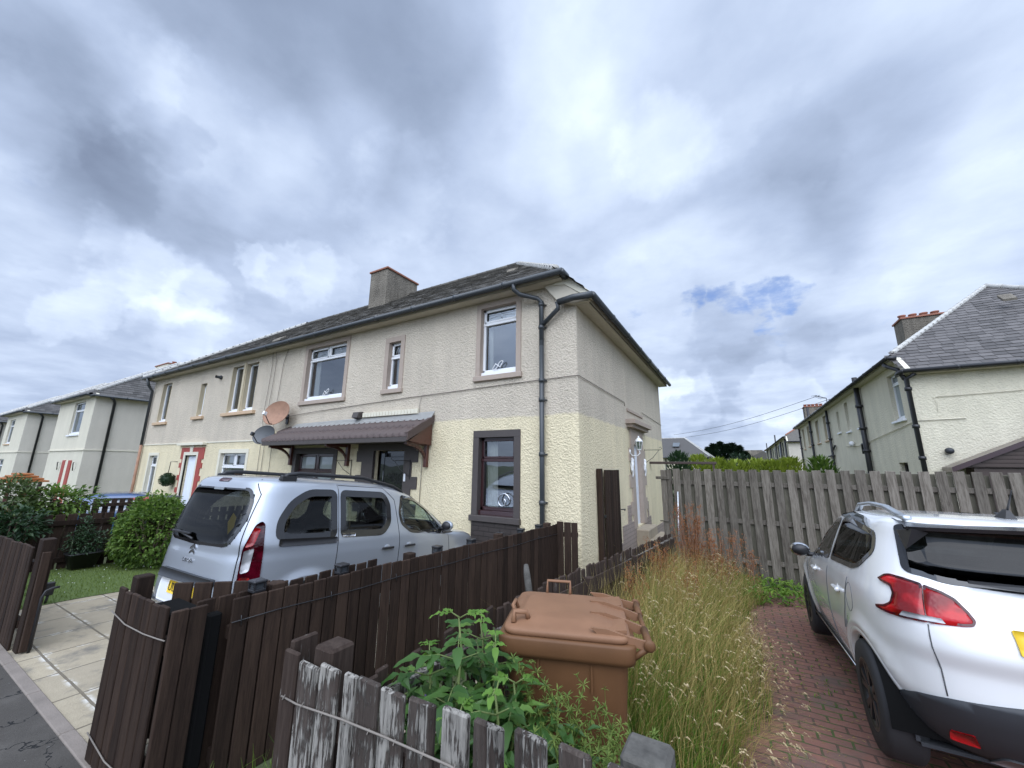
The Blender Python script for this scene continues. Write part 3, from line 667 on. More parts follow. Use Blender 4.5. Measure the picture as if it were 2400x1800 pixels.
# ornaments standing behind the panes
for cx, z in ((-3.95, 3.74), (-9.35, 3.66)):
    o_ = MB()
    pts = [(cx+.10*cos(t)*(1+.3*sin(3*t)), 6.20, z+.045+.06*sin(2*t)+.03*cos(t)) for t in [i*2*pi/24 for i in range(25)]]
    o_.tube(pts, .009, 5)
    o_.build('scroll_ornament', m_upvc, main)
o_ = MB(); o_.tube([(-3.78+.15*cos(t)*(1-t*.10), 6.20, 1.22+.16*sin(t)*(1-t*.10)) for t in [i*.3 for i in range(26)]], .012, 5); o_.build('scroll_ornament', m_chrome, main)
s = MB(); s.box(-4.42, -3.40, 6.125, 6.2, -1, .84); s.build('dark_brick_apron', m_darkbrick, main)
# string courses and cables on the wall
s = MB(); s.box(-21., -11.6, 6.13, 6.2, 2.48, 2.52); s.build('string_course', m_cream, main)
c = MB(); c.tube([(-2.26, 6.13, 3.39), (-3.6, 6.13, 3.37), (-5.2, 6.13, 3.33), (-6.2, 6.13, 3.31), (-8.3, 6.13, 3.24), (-9.4, 6.12, 3.20), (-10.3, 6.12, 3.16), (-11.0, 6.1, 3.1)], .008, 5)
c.build('wall_cable', m_cable, main); c = MB()
c.tube([(-2.26, 6.13, 3.39), (-2.26, 9.2, 3.37), (-2.26, 9.25, 3.28)], .008, 5)
c.build('wall_cable', m_cable, main); c = MB()
c.tube([(-5.85, 6.13, 3.32), (-5.9, 6.13, 3.1), (-5.9, 6.13, 2.95)], .006, 4)
for x, dx in ((-12.05, .02), (-11.85, .03), (-11.45, -.2)):
    c.build('wall_cable', m_cable, main); c = MB(); c.tube([(x-dx, 6.12, 5.18), (x+.03, 6.12, 4.7), (x, 6.12, 4.0), (x-.05, 6.11, 3.2), (x+.02, 6.12, 2.3), (x+.05, 6.12, .8)], .007, 4)
c.build('wall_cable', m_cable, main); c = MB()
c.tube([(-2.265, 11.2, 3.36), (-2.265, 14.3, 3.30)], .007, 4)
c.build('wall_cable', m_cable, main); c = MB()
c.tube([(-5.72, 6.13, 2.8), (-5.74, 6.13, 1.)], .007, 4)
c.build('wall_cable', m_cable, main)
# front downpipe joining the two eaves
g = MB(); y = 6.15
g.tube([(-3.38, 5.80, 5.20), (-3.38, 5.82, 5.10), (-3.30, 5.9, 5.02), (-3.0, 6.04, 4.93), (-2.93, 6.07, 4.86), (-2.93, 6.07, 4.0)], .044, 10); g.tube([(-2.93, 6.07, 4.1), (-2.93, 6.07, -.25)], .044, 10)
g.tube([(-2.58, 6.0, 4.76), (-2.58, 6.04, 4.64), (-2.90, 6.07, 4.40)], .042, 10)
for z in (4.8, 4.35, 3.35, 3.0, 2.05, 1.25, .6): g.tube([(-2.93, 6.07, z-.035), (-2.93, 6.07, z+.035)], .056, 10); g.tube([(-2.93, 6.07, z), (-2.86, 6.14, z)], .014, 5)
g.build('downpipe', m_gutter, main)
g = MB(); pipe(g, [(-20.75, 5.8, 5.2), (-20.78, 5.9, 4.9), (-20.85, 6.07, 4.7), (-20.85, 6.07, 2.5)], .05); g.build('downpipe', m_gutter, main)
g = MB(); pipe(g, [(-20.85, 6.07, 2.5), (-20.85, 6.07, -.8)], .05); g.build('rusty_pipe', m_rust, main)
g = MB(); g.lathe([(.05, 0), (.05, .12), (.075, .14), (.06, .2), (0, .2)], 10, 'y', (-15.19, 5.97, 4.71)); g.build('flue', m_gutter, main)
chimney(main, Matrix(), -11.58, -10.68, 9.0, 10.55, 7.3, 9.0)
s = MB(); s.prism([(-4.42, 7.40, 6.50), (-4.20, 7.40, 6.50), (-4.20, 7.25, 6.40), (-4.42, 7.25, 6.40)], (0, .03, .07)); s.build('roof_vent', m_chim, main)
s = MB(); s.prism([(-11.9, 6.12, 5.57), (-11.5, 6.12, 5.57), (-11.5, 5.95, 5.44), (-11.9, 5.95, 5.44)], (0, .02, .05)); s.build('roof_vent', m_chim, main)
# canopy over door and window
cx0, cx1 = -10.62, -5.48
cn = MB(); cn.smooth = True; N_ = 28*8; ya, za, yb, zb = 6.13, 2.78, 5.42, 2.36
for row in range(2):
    t0, t1 = row*.5, row*.5+.52; lift_ = 0
    vs = []
    for tt, ll in ((t0, .0), (t1, .045), (t1, -.004)):
        for i in range(N_+1):
            x = cx0+(cx1-cx0)*i/N_; w_ = .034*max(0, cos(2*pi*i/8))**.7 if cos(2*pi*i/8) > 0 else -.008
            vs.append((x, ya+(yb-ya)*tt, za+(zb-za)*tt+.03+ll+w_*(1 if ll >= 0 else .2)))
    n = N_+1; cn.add(vs, [(r_*n+i, r_*n+i+1, (r_+1)*n+i+1, (r_+1)*n+i) for r_ in range(2) for i in range(N_)])
cano = cn.build('canopy', m_canopy, main)
q = MB(); q.cbox(cx0+.02, cx1-.02, yb-.01, yb+.03, zb-.08, zb+.02, .006); q.box(cx0+.02, cx1-.02, yb+.03, 6.12, zb-.05, zb-.03); q.build('fascia', m_brownp, cano)
q = MB()
for a, b in ((0, .5), (.5, 1.03)):
    P1 = Vector((cx1, ya+(yb-ya)*a, za+(zb-za)*a)); P2 = Vector((cx1, ya+(yb-ya)*b, za+(zb-za)*b)); l_ = .02*(1 if a else 0)
    q.prism([P1+Vector((0, 0, .075+l_)), P2+Vector((0, 0, .085+l_)), P2+Vector((0, 0, -.06+l_)), P1+Vector((0, 0, -.06))], (.03, 0, 0)); q.prism([P1+Vector((-.08, 0, .065+l_)), P2+Vector((-.08, 0, .075+l_)), P2+Vector((.03, 0, .085+l_)), P1+Vector((.03, 0, .075+l_))], (0, 0, .014))
q.build('verge_tile', m_canopy, cano)
q = MB(); q.prism([(cx1-.03, 6.12, za-.06), (cx1-.03, yb+.06, zb-.06), (cx1-.03, 6.12, zb-.12)], (.02, 0, 0))
for i in range(4): q.box(cx1-.012, cx1-.006, 5.55, 6.12, zb-.1+i*.1, zb-.092+i*.1)
q.build('gable_board', m_maple, cano)
q = MB(); q.poly([(cx0+.25, 6.145, 2.90), (cx1+.02, 6.14, 2.96), (cx1+.02, 6.02, 2.775), (cx0+.15, 6.02, 2.775)]); q.poly([(cx0+.25, 6.145, 2.90), (cx0+.15, 6.02, 2.775), (cx1+.02, 6.02, 2.775), (cx1+.02, 6.14, 2.96)]); q.build('flashing', m_lead, cano)
for x in (-10.40, -8.09, -5.60):
    q = MB(); q.cbox(x-.04, x+.04, 6.06, 6.145, 1.80, 2.31, .008); q.cbox(x-.035, x+.035, 5.50, 6.06, 2.235, 2.31, .006)
    pts = [(6.075-.52*(1-cos(t)), 1.92+.37*sin(t)) for t in [i*pi/2/8 for i in range(9)]]
    for i in range(8):
        (a, b), (c_, d) = pts[i], pts[i+1]; q.prism([(x-.03, a, b), (x-.03, c_, d), (x-.03, c_+.01, d-.075), (x-.03, a+.02, b-.07)], (.06, 0, 0), .5)
    q.build('canopy_bracket', m_maple, cano)
q = MB(); q.box(-7.68, -5.90, 6.10, 6.15, 2.93, 3.04)
for i in range(18): q.box(-7.66+i*.098, -7.575+i*.098, 6.085, 6.11, 2.935, 3.035)
q.build('soldier_course', m_cream, main)
q = MB(); q.prism([(-7.92, 6.15, 3.08), (-7.92, 6.02, 3.06), (-7.92, 5.98, 2.93), (-7.92, 6.15, 2.90)], (.2, 0, 0)); q.build('wall_vent', m_brownp, main)
# front door with quoins
q = MB(); q.box(-7.60, -7.22, 6.128, 6.2, -.5, 2.30); q.box(-6.25, -6.02, 6.128, 6.2, -.5, 2.30); q.box(-7.75, -5.92, 6.124, 6.2, 2.15, 2.34)
for i in range(5):
    q.box(-7.78, -7.60, 6.126, 6.2, 1.9-i*.55, 2.15-i*.55 if i else 2.148); q.box(-6.02, -5.85, 6.126, 6.2, 1.9-i*.55, 2.15-i*.55 if i else 2.148)
q.build('door_surround', m_brownp, main)
q = MB(); q.box(-7.22, -6.25, 6.34, 6.36, -.3, 2.15); q.cbox(-6.98, -6.33, 6.26, 6.31, -.2, 2.02, .01); q.cbox(-7.08, -6.98, 6.24, 6.32, -.2, 2.1, .01); q.build('front_door', m_pdark, main)
q = MB(); q.cbox(-6.24+.03, -6.16, 6.10, 6.13, 1.50, 1.66, .008); q.build('door_bell', m_upvc, main)
# neighbour's red quoined doorway
q = MB(); q.box(-17.06, -16.97, 6.126, 6.2, -.6, 2.34); q.box(-15.87, -15.62, 6.126, 6.2, -.6, 2.34); q.box(-16.97, -16.55, 6.127, 6.2, 2.19, 2.34); q.box(-16.30, -15.87, 6.127, 6.2, 2.19, 2.34); q.box(-17.2, -17.06, 6.126, 6.2, 1.95, 2.34); q.box(-15.62, -15.48, 6.126, 6.2, 1.95, 2.34)
for i in range(6): q.box(-17.22, -17.06, 6.127, 6.2, 1.65-i*.42, 1.82-i*.42); q.box(-15.62, -15.50, 6.127, 6.2, 1.65-i*.42, 1.82-i*.42)
q.build('door_surround', m_redp, main)
q = MB(); q.box(-16.97, -16.86, 6.12, 6.2, -.6, 2.19); q.box(-15.98, -15.87, 6.12, 6.2, -.6, 2.19); q.box(-16.86, -15.98, 6.12, 6.2, 2.08, 2.19); q.prism([(-16.52, 6.12, 2.19), (-16.33, 6.12, 2.19), (-16.29, 6.12, 2.40), (-16.56, 6.12, 2.40)], (0, .08, 0)); q.box(-17.4, -15.42, 6.02, 6.2, 2.42, 2.50); q.build('door_cornice', m_cream, main)
q = MB(); q.cbox(-16.83, -16.01, 6.24, 6.29, -.5, 2.05, .008)
for a, b, c_, d in ((-16.70, -16.50, .3, 1.85), (-16.32, -16.12, .3, 1.85)): q.cbox(a, b, 6.225, 6.25, c_, d, .012)
q.build('front_door', m_whitedoor, main)
# side wall: door, surround, hood, steps, plinth   (x = -2.28)
def sb(mb, y0, y1, z0, z1, pr, dep=.1, r=None): mb.box(X0-dep, X0+pr, y0, y1, z0, z1, r)
q = MB(); sb(q, 9.62, 9.925, .45, 2.80, .03); sb(q, 10.675, 11.0, .45, 2.80, .03); sb(q, 9.925, 10.675, 2.415, 2.80, .028)
for i, (a, b) in enumerate(((9.45, 11.2), (9.40, 11.25), (9.42, 11.2))):
    sb(q, a, 9.62, 2.0-i*.62, 2.3-i*.62, .027); sb(q, 11.0, b, 2.0-i*.62, 2.3-i*.62, .027)
q.build('door_surround', m_pink, main)
q = MB(); sb(q, 9.32, 11.35, 2.88, 2.98, .22); sb(q, 9.40, 11.28, 2.80, 2.88, .14); sb(q, 9.45, 11.2, 3.20, 3.26, .03); q.build('door_hood', m_pink, main)
q = MB(); q.box(-2.40, -2.36, 9.92, 10.68, .45, 2.42); q.cbox(-2.37, -2.35, 10.03, 10.57, 1.2, 2.25, .008); q.build('side_door', m_whitedoor, main)
q = MB(); q.cbox(-2.30, -1.98, 9.80, 10.85, -.35, .42, .02); q.cbox(-2.0, -1.78, 9.80, 11.3, -.35, .20, .02); q.build('door_step', m_step, main)
q = MB(); sb(q, 8.2, 9.79, -1, .30, .02); sb(q, 8.62, 9.79, .30, .62, .02); sb(q, 9.1, 9.40, .62, 1.0, .02); q.build('brick_plinth', m_plinth, main); q = MB(); sb(q, 10.86, 11.6, -1, .55, .02); sb(q, 11.6, 14.29, -1, .18, .02); sb(q, 11.22, 11.35, .55, .95, .02); q.build('brick_plinth', m_plinth, main)
q = MB(); q.tube([(-2.24, 6.25, 4.6), (-2.24, 6.25, 4.6001)], .001, 4) if False else None

def neighbour(name, label, H, L, D, wallmats, windows=(), doors=(), **k):
    z = H.translation.z
    r = thing(name, label, 'house', tuple(H.translation))
    return r
# ---- left neighbours
def left_house(name, label, xc, L, yb, wz, strz, fwins, dwin, wmats, door=None, D=8.1, hip=None):
    r = thing(name, label, 'house', (xc, 6.15, -.9)); M = Matrix.Translation((xc, 6.15, 0))
    holes = [(a-xc, b-xc, c_, d) for a, b, c_, d, _ in fwins]
    shell(r, M, L, D, -2.2, wmats, holes, (), ev=5.25, sev=5.18, slm=m_slatebase2, rz=8.2, hip=hip or L/2-.25, lhip=hip or L/2-.25, real=(False, True), capr=.11)
    for (a, b, c_, d, sm_) in fwins:
        win(r, M, a-xc, b-xc, c_, d, top=.45 if d-c_ > 1.2 else .3, cols=1, sillm=sm_)
    q = MB(); q.box(xc-L, xc+.03, 6.10, 6.2, strz, strz+.05); q.box(xc, xc+.03, 6.2, 6.15+D, strz, strz+.05); q.build('string_course', m_cream, r)
    q = MB(); pipe(q, [(xc+.35, 6.6, 5.1), (xc+.25, 6.75, 5.0), (xc+.09, 6.85, 4.85), (xc+.09, 6.85, -1.5)], .06); q.build('downpipe', m_iron, r)
    return r, M
nb1, M1 = left_house('neighbour_house', 'cream house with slate roof just left of the pebbledashed block, red door panels below', -28.45, 6.4, 0, 5.2, 2.36, [(-31.9, -30.0, 3.22, 4.98, m_upvc)], None, (m_wall_l, m_wall_ls))
q = MB(); q.box(-31.5, -31.0, 6.11, 6.2, -1.5, 1.86); q.box(-30.45, -29.95, 6.11, 6.2, -1.5, 1.86); q.build('red_door_panel', m_redp, nb1)
q = MB(); q.box(-31.0, -30.45, 6.13, 6.2, -1.5, 1.84); q.build('front_door', m_cream, nb1)
q = MB()
for x in (-32.1, -29.3):
    q.tube([(x, 6.1, 1.75), (x+.35, 6.0, 1.75)], .02, 4); q.tube([(x, 6.1, 1.35), (x+.33, 6.0, 1.73)], .02, 4)
q.build('hanging_bracket', m_iron, nb1)
chimney(nb1, Matrix(), -33.3, -31.3, 9.6, 10.5, 5.6, 8.05, m_wall_l, pots=2)
nb2, M2 = left_house('neighbour_house', 'farthest cream house at the left edge, behind the leafy shrub', -42.9, 6.3, 0, 5.2, 2.36, [(-48.0, -46.3, 3.0, 4.8, m_stonesill), (-48.3, -46.6, .2, 1.9, m_cream)], None, (m_wall_l, m_wall_ls))
nb3, M3 = left_house('neighbour_house', 'dark roofed house glimpsed at the very left edge of the street', -56.5, 6.3, 0, 5.2, 2.36, [], None, (m_redp, m_wall_ls))

# ---- right hand terrace (front faces left)
RX, RY = 4.55, 15.56
rc = Matrix.Translation((RX, RY, 0)) @ Matrix.Rotation(-pi/2, 4, 'Z')
terr = thing('terraced_house', 'long pale cream two storey terrace with slate roof behind the grey fence at right', 'terrace', (RX, RY, -.4))
def ty(*a): return (-(a[1]-RY), -(a[0]-RY), a[2], a[3])     # world y range -> local x range
tw = [(16.35, 17.3, 3.42, 4.92), (21.0, 21.7, 3.6, 4.92), (23.1, 23.7, 3.6, 4.95), (25.1, 25.6, 3.7, 4.75), (28.3, 29.3, 3.5, 4.95), (31.0, 32.1, 3.5, 4.95), (34.9, 35.9, 3.5, 4.95), (37.6, 38.4, 3.4, 4.95), (16.9, 17.7, 1.2, 2.1)]
D_t = 7.4
shell(terr, rc, 23.4+1.2, D_t, -1., (m_wall_r, m_wall_r), [ty(*w_) for w_ in tw], (), ev=5.28, sev=4.75, rz=8.38, hip=4.1, slm=m_slate2, gut=m_iron, real=(True, True))
for i, w_ in enumerate(tw):
    a, b, c_, d = ty(*w_)
    if i < 8: win(terr, rc, a, b, c_, d, top=.0 if i else .3, dep=.12, pane=m_panel if i else m_paneb, sillm=m_upvc if i < 4 else m_stonesill, fr=m_upvc, sillh=.07, sx=.1)
    else: win(terr, rc, a, b, c_, d, top=0, dep=.13, fr=m_brownp, pane=m_pdark)
    if 3 < i < 8:
        [(lambda s: (s.box(u, v_, -.01, .12, c_, d), s.build('painted_reveal', m_beige, terr)))(MB(rc)) for u, v_ in ((a-.02, a+.01), (b-.01, b+.02))]
def tp(y, z0, z1, r=.06, off=.1): 
    q = MB(); q.tube([(RX-off, y, z0), (RX-off, y, z1)], r, 8)
    for z in [z0+.5+i*.9 for i in range(int((z1-z0)/.9))]: q.tube([(RX-off, y, z-.05), (RX-off, y, z+.05)], r*1.4, 8)
    q.build('soil_pipe', m_iron, terr)
tp(20.6, -.6, 5.6, .09, .12); tp(27.4, -.6, 5.1); tp(33.6, -.6, 6.1, .07); tp(39.3, -.6, 5.1)
q = MB(); q.tube([(RX-.35, 16.0, 5.1), (RX-.3, 15.9, 5.0), (RX-.12, 15.75, 4.85), (RX-.08, 15.48, 4.5)], .06, 8); q.tube([(RX+.1, 15.3, 4.62), (RX-.06, 15.46, 4.5), (RX-.06, 15.46, -.6)], .06, 8)
for z in (4.2, 3.1, 2.2): q.tube([(RX-.06, 15.46, z-.05), (RX-.06, 15.46, z+.05)], .085, 8)
q.build('downpipe', m_iron, terr)
q = MB(); q.tube([(RX-.08, 27.3, 2.9), (RX-.08, 26.6, 3.1)], .05, 6); q.tube([(RX-.08, 27.3, 2.6), (RX-.08, 28.8, 2.6)], .05, 6); q.tube([(RX-.1, 20.6, 2.9), (RX-.1, 21.2, 2.9), (RX-.1, 21.2, 2.5)], .05, 6); q.build('waste_pipe', m_iron, terr)
q = MB(); q.tube([(RX-.03, 24.4, 2.95), (RX-.03, 22., 2.88), (RX-.03, 20.7, 2.95), (RX-.03, 15.5, 3.27)], .014, 4); q.tube([(RX, RY-.03, 3.27), (RX+1., RY-.03, 3.3)], .014, 4); q.box(RX+.75, RX+4, RY-.03, RY+.02, 4.05, 4.065) if False else None
q.tube([(5.0, RY-.03, 3.95), (5.05, RY-.03, 3.72), (5.02, RY-.03, 3.5)], .006, 4); q.tube([(5.05, RY-.03, 3.93), (6.9, RY-.03, 4.0)], .010, 4); q.build('wall_cable', m_cream, terr)
q = MB(); q.ball((5.06, RY-.1, 2.4), .1, .1, .09); q.build('flood_light', m_trim, terr)
q = MB(); q.ball((RX-.1, 22.9, 3.0), .1, .12, .12); q.build('flood_light', m_upvc, terr)
chimney(terr, Matrix(), 6.08, 7.35, 20.2, 21.1, 6., 7.72, pots=4, along='x'); chimney(terr, Matrix(), 5.0, 6.3, 39.2, 40.2, 5., 6.85, pots=5, along='x')
q = MB(); q.prism([(7.75, 18.0, 7.40), (8.05, 18.0, 7.40), (8.05, 17.75, 7.16), (7.75, 17.75, 7.16)], (0, -.02, .07)); q.build('roof_vent', m_chim, terr)
# second terrace further back
r2 = thing('terraced_house', 'second terrace with red and grey roof beyond the end of the long one', 'terrace', (4.6, 50, -.4)); rc2 = Matrix.Translation((4.6, 50.5, 0)) @ Matrix.Rotation(-pi/2, 4, 'Z')
shell(r2, rc2, 40, 8.3, -1., (m_wall_f, m_wall_ls), (), (), ev=5.3, sev=4.75, rz=8.3, hip=3.7, slm=m_slate, gut=m_iron, real=(False, False), capm=m_terra)
for y in (51.5, 57, 64, 75, 84):
    q = MB(); q.tube([(4.45, y, -1), (4.45, y, 5.1 if y % 2 else 6.4)], .09, 6); q.build('soil_pipe', m_iron, r2)
for y in (53, 55.5, 60, 62, 68, 72, 79):
    q = MB(); q.box(4.56, 4.7, y, y+.9, 3.4, 4.9); q.build('window', m_panel, r2)
# far house at the end of the gap
fh_ = thing('far_house', 'small far house with skylight and hipped grey roof between the white door and the trees', 'house', (-8, 45, -.8)); MF = Matrix.Translation((-2.75, 45, 0))
shell(fh_, MF, 14, 8, -2, (m_wall_f, m_wall_f), (), (), ev=2.95, sev=2.9, rz=5.25, hip=2.6, real=(False, False), slm=m_slatebase2)
for a, b in ((-3.9, -3.2), (-8.2, -7.9)):
    q = MB(); q.box(a, b, 44.9, 45.1, .9, 2.6); q.build('window', m_panel, fh_)
q = MB(); q.prism([(-6.35, 46.6, 4.12), (-5.65, 46.6, 4.12), (-5.65, 47.3, 4.56), (-6.35, 47.3, 4.56)], (0, -.03, .06)); q.build('skylight', m_pane, fh_)
q = MB(); q.tube([(-6.9, 44.9, -1), (-6.9, 44.9, 2.8)], .06, 6); q.tube([(-2.9, 44.9, -1), (-2.9, 44.9, 2.8)], .05, 6); q.build('downpipe', m_iron, fh_)
r3 = thing('far_house', 'tiny distant house with grey chimney stack on the horizon beside the terrace', 'house', (3, 110, 0))
q = MB(); q.box(.8, 9, 110, 118, -2, 3.5); q.build('wall', m_wall_f, r3); q = MB(); q.prism([(.3, 110, 3.5), (9.3, 110, 3.5), (5, 110, 6.)], (0, 8, 0)); q.build('roof', m_slate, r3); q = MB(); q.box(1., 5., 112, 113, 3.5, 6.3); q.build('chimney', m_chim, r3)
# timber porch on the end wall of the terrace
sh = thing('timber_porch', 'dark brown timber porch gable against the terrace end wall at the right edge', 'porch', (7., 15.2, -.3))
q = MB(); q.prism([(5.1, 15.0, 1.95), (9.3, 15.0, 1.95), (7.2, 15.0, 2.98)], (0, .5, 0)); q.box(5.3, 9.1, 15.05, 15.5, -.4, 1.93)
for i in range(9): q.box(5.25+i*.2, 9.15-i*.2, 14.98, 15.0, 1.97+i*.1, 2.055+i*.1)
q.build('boarding', m_porch, sh)
for s_ in (-1, 1):
    q = MB(); q.prism([(7.2+s_*2.35, 14.90, 1.82), (7.2, 14.90, 2.97), (7.2, 14.90, 3.10), (7.2+s_*2.35, 14.90, 1.95)], (0, .6, 0)); q.build('roof', m_maroon, sh)
# overhead wires
wv = MB()
for a, b in (((-7.9, 60, 6.5), (6.6, 42, 8.2)), ((-6.8, 60, 6.05), (7.2, 42, 7.8))):
    a, b = Vector(a), Vector(b); wv.tube([a.lerp(b, i/12)-Vector((0, 0, .5*sin(pi*i/12))) for i in range(13)], .018, 4)
put(wv.build('overhead_wire', m_iron), 'pair of thin black overhead wires crossing to the terrace chimney', 'wire')
q = MB(); q.tube([(4.9, 29.5, 5.6), (4.9, 29.5, 6.1), (4.1, 27.6, 6.0)], .02, 4)
for i in range(5): q.tube([(4.85-i*.15, 29.4-i*.35, 6.08), (4.6-i*.15, 29.6-i*.35, 6.08)], .01, 4)
put(q.build('tv_aerial', m_iron), 'thin television aerial sticking out over the terrace gutter', 'aerial')
# ------------------------------------------------------------------ fences
def frame2(p0, p1):
    """local frame: x along the fence from p0 to p1, y to the left of it"""
    a = Vector((p0[0], p0[1], 0)); d = Vector((p1[0]-p0[0], p1[1]-p0[1], 0)); L = d.length; an = atan2(d.y, d.x)
    return Matrix.Translation(a) @ Matrix.Rotation(an, 4, 'Z'), L
def board(mb, x, w, y0, y1, z0, z1, c=.005, lean=0., tilt=0., sl=0.):
    """one plank; lean tips it along the fence, tilt across"""
    b = MB(); b.cbox(x, x+w, y0, y1, z0, z1, c); rr = random.random(); vs = []
    for v in b.v:
        t = v.z-z0; zz = v.z+(sl*(v.x-x) if v.z > z1-.05 else 0)
        vs.append((v.x+t*lean, v.y+t*tilt, zz))
    mb.add(vs, b.f, rr)
def fence(name, label, p0, p1, top, bot, w, gap, th, mat, rails=(), posts=(), postmat=None, jit=.008, tj=.012, side=1, group=None, cat='fence', posth=.02, wires=(), c=.005, railmat=None, slope=0., skip=None, lean=0.004, psize=.09, double=None):
    M, L = frame2(p0, p1); r = thing(name, label, cat, (p0[0], p0[1], bot(0) if callable(bot) else bot), group)
    tf = top if callable(top) else (lambda t: top); bf = bot if callable(bot) else (lambda t: bot)
    mb = MB(M); x = 0
    while x < L-.02:
        ww = min(w*(1+.10*(random.random()-.5)), L-x); t = x/L
        if not (skip and skip(x)):
            y = jit*(random.random()-.5)
            board(mb, x, ww, y-th/2, y+th/2, bf(t), tf(t)+tj*(random.random()-.5), c, lean*(random.random()-.5), lean*(random.random()-.5), slope*(random.random()-.5))
        x += ww+gap*(1+.5*(random.random()-.5))
    mb.build('boards', mat, r)
    if double:   # second skin of boards behind
        mb = MB(M); x = -w*.0+w*.5+gap*.5
        while x < L-.05:
            board(mb, x, w, side*double-th/2, side*double+th/2, bf(x/L), tf(x/L)+tj*(random.random()-.5), c); x += w+gap
        mb.build('back_boards', double_mat, r)
    for z, rh in rails:
        mb = MB(M); n = 6; s0 = side*(th/2+.004); s1 = side*(th/2+.05); lo, hi = min(s0, s1), max(s0, s1)
        za = (lambda t: tf(t)-z) if z < 0 or callable(top) else (lambda t: bf(t)+z)
        za = lambda t: tf(t)-z
        mb.add([(0, lo, za(0)-rh), (L, lo, za(1)-rh), (L, hi, za(1)-rh), (0, hi, za(0)-rh), (0, lo, za(0)), (L, lo, za(1)), (L, hi, za(1)), (0, hi, za(0))],
               [(0, 3, 2, 1), (4, 5, 6, 7), (0, 1, 5, 4), (1, 2, 6, 5), (2, 3, 7, 6), (3, 0, 4, 7)])
        mb.build('rail', railmat or mat, r)
    for x in posts:
        mb = MB(M); s0 = side*(th/2+.055); s1 = side*(th/2+.055+psize); t = min(1, x/L); mb.cbox(x-psize/2, x+psize/2, min(s0, s1), max(s0, s1), bf(t)-.1, tf(t)+posth, .006)
        mb.build('post', postmat or mat, r)
    for z, sag in wires:
        mb = MB(M); pts = [(L*i/14, -side*(th/2+.008), tf(i/14)-z+sag*sin(i*1.7)) for i in range(15)]; mb.tube(pts, .0035, 4)
        for i in range(0, 14, 2):
            x, y, z_ = pts[i]; mb.tube([(x+.05, y, z_+.03), (x+.055, y-.004, z_-.03)], .003, 4)
        mb.build('wire', m_iron, r)
    return r
# front return of the dark brown fence, beside the kerb
f1 = fence('brown_fence', 'short run of dark brown boards facing the pavement, left of the corner', (-3.74, 1.14), (-2.96, 1.14), 1.005, .0, .096, .014, .02, m_fence, rails=((.18, .07), (.8, .07)), jit=.004, tj=.02, wires=())
q = MB(); q.tube([(-3.76, 1.122, .86), (-3.5, 1.12, .83), (-3.2, 1.12, .835), (-3.0, 1.12, .85), (-2.93, 1.13, .85)], .004, 5)
q.build('wire', m_cable, f1); q = MB(); q.tube([(-3.75, 1.122, .16), (-3.4, 1.12, .12), (-3.2, 1.12, .13)], .004, 5); q.build('wire', m_cable, f1)
q = MB(); q.cbox(-2.90, -2.87, 1.125, 1.205, 0, 1.01, .005); q.cbox(-2.898, -2.872, 1.21, 1.30, 0, 1.005, .005); q.build('corner_board', m_fence, f1)
q = MB(); q.cbox(-3.84, -3.74, 1.22, 1.32, 0, 1.05, .008); q.build('post', m_fence, f1)
# long run towards the house
ftop = lambda t: 1.0+.0*t-.02*sin(pi*t)
lf = fence('brown_fence', 'long dark brown board fence running from the pavement to the house corner', (-2.86, 1.43), (-2.47, 5.62), lambda t: 1.0, lambda t: -.02-.14*t, .094, .008, .02, m_fence, rails=((.16, .07), (.82, .07)), posts=(.3, 1.5, 2.9, 4.1), side=1, jit=.004, tj=.014, wires=((.13, .006),))
q = MB()
for i in range(12):
    y = 1.28+i*.115; q.cbox(-2.985+.09*(y-1.28)/4, -2.965+.09*(y-1.28)/4, y, y+.098, 0, 1.0+.01*random.random(), .005)
q.build('back_boards', m_fence, lf)
en = fence('brown_fence', 'narrow end panel of dark brown boards closing the path at the house corner', (-2.46, 5.60), (-2.16, 5.66), 1.04, -.2, .10, .006, .02, m_fence, rails=((.15, .06),), jit=.003, tj=.01)
# open gate leaf in front of the van
gt = fence('driveway_gate', 'dark brown boarded gate leaf folded open in front of the silver van', (-3.58, 1.38), (-3.02, 1.84), 1.0, .05, .115, .012, .02, m_fence, rails=((.12, .08), (.75, .08)), cat='gate', jit=.002, tj=.006)
# solar caps on the posts
lamp_lab = ['nearest of the small black solar lights along the long brown fence', 'second small black solar light along the brown fence, by the van wheel', 'third small black solar light along the brown fence, below the van door',
            'fourth small black solar light on the brown fence, under the wing mirror', 'small black solar light on the brown fence in front of the van bonnet', 'small black solar light on the brown fence below the brown window', 'last small black solar light, next to the downpipe']
def solar():
    r = thing('solar_light', lamp_lab[0], 'garden light', (0, 0, 0), 'solar lights along the brown fence')
    q = MB(); q.cbox(-.045, .045, -.045, .045, .055, .075, .006); q.cbox(-.04, .04, -.04, .04, .0, .018, .003)
    for a in (-.034, .034):
        for b in (-.034, .034): q.box(a-.005, a+.005, b-.005, b+.005, .018, .055)
    q.build('lamp_housing', m_black, r)
    q = MB(); q.box(-.028, .028, -.028, .028, .018, .055); q.build('lens', m_clear_dark, r)
    return r
m_clear_dark = simple('smoked lamp lens', (.05, .055, .06), .2, .1)
s0 = solar(); slist = [(-2.925, 1.60, .995), (-2.90, 2.24, .975), (-2.80, 3.30, .955), (-2.76, 3.84, .95), (-2.72, 4.38, .945), (-2.67, 4.86, .94), (-2.62, 5.30, .945)]
for i, l in enumerate(slist):
    o = s0
    if i:
        o = s0.copy(); COL.objects.link(o)
        for c_ in list(s0.children): d = c_.copy(); COL.objects.link(d); d.parent = o
    o.location = l; o['label'] = lamp_lab[i]; ORG[o.name] = Vector(l)
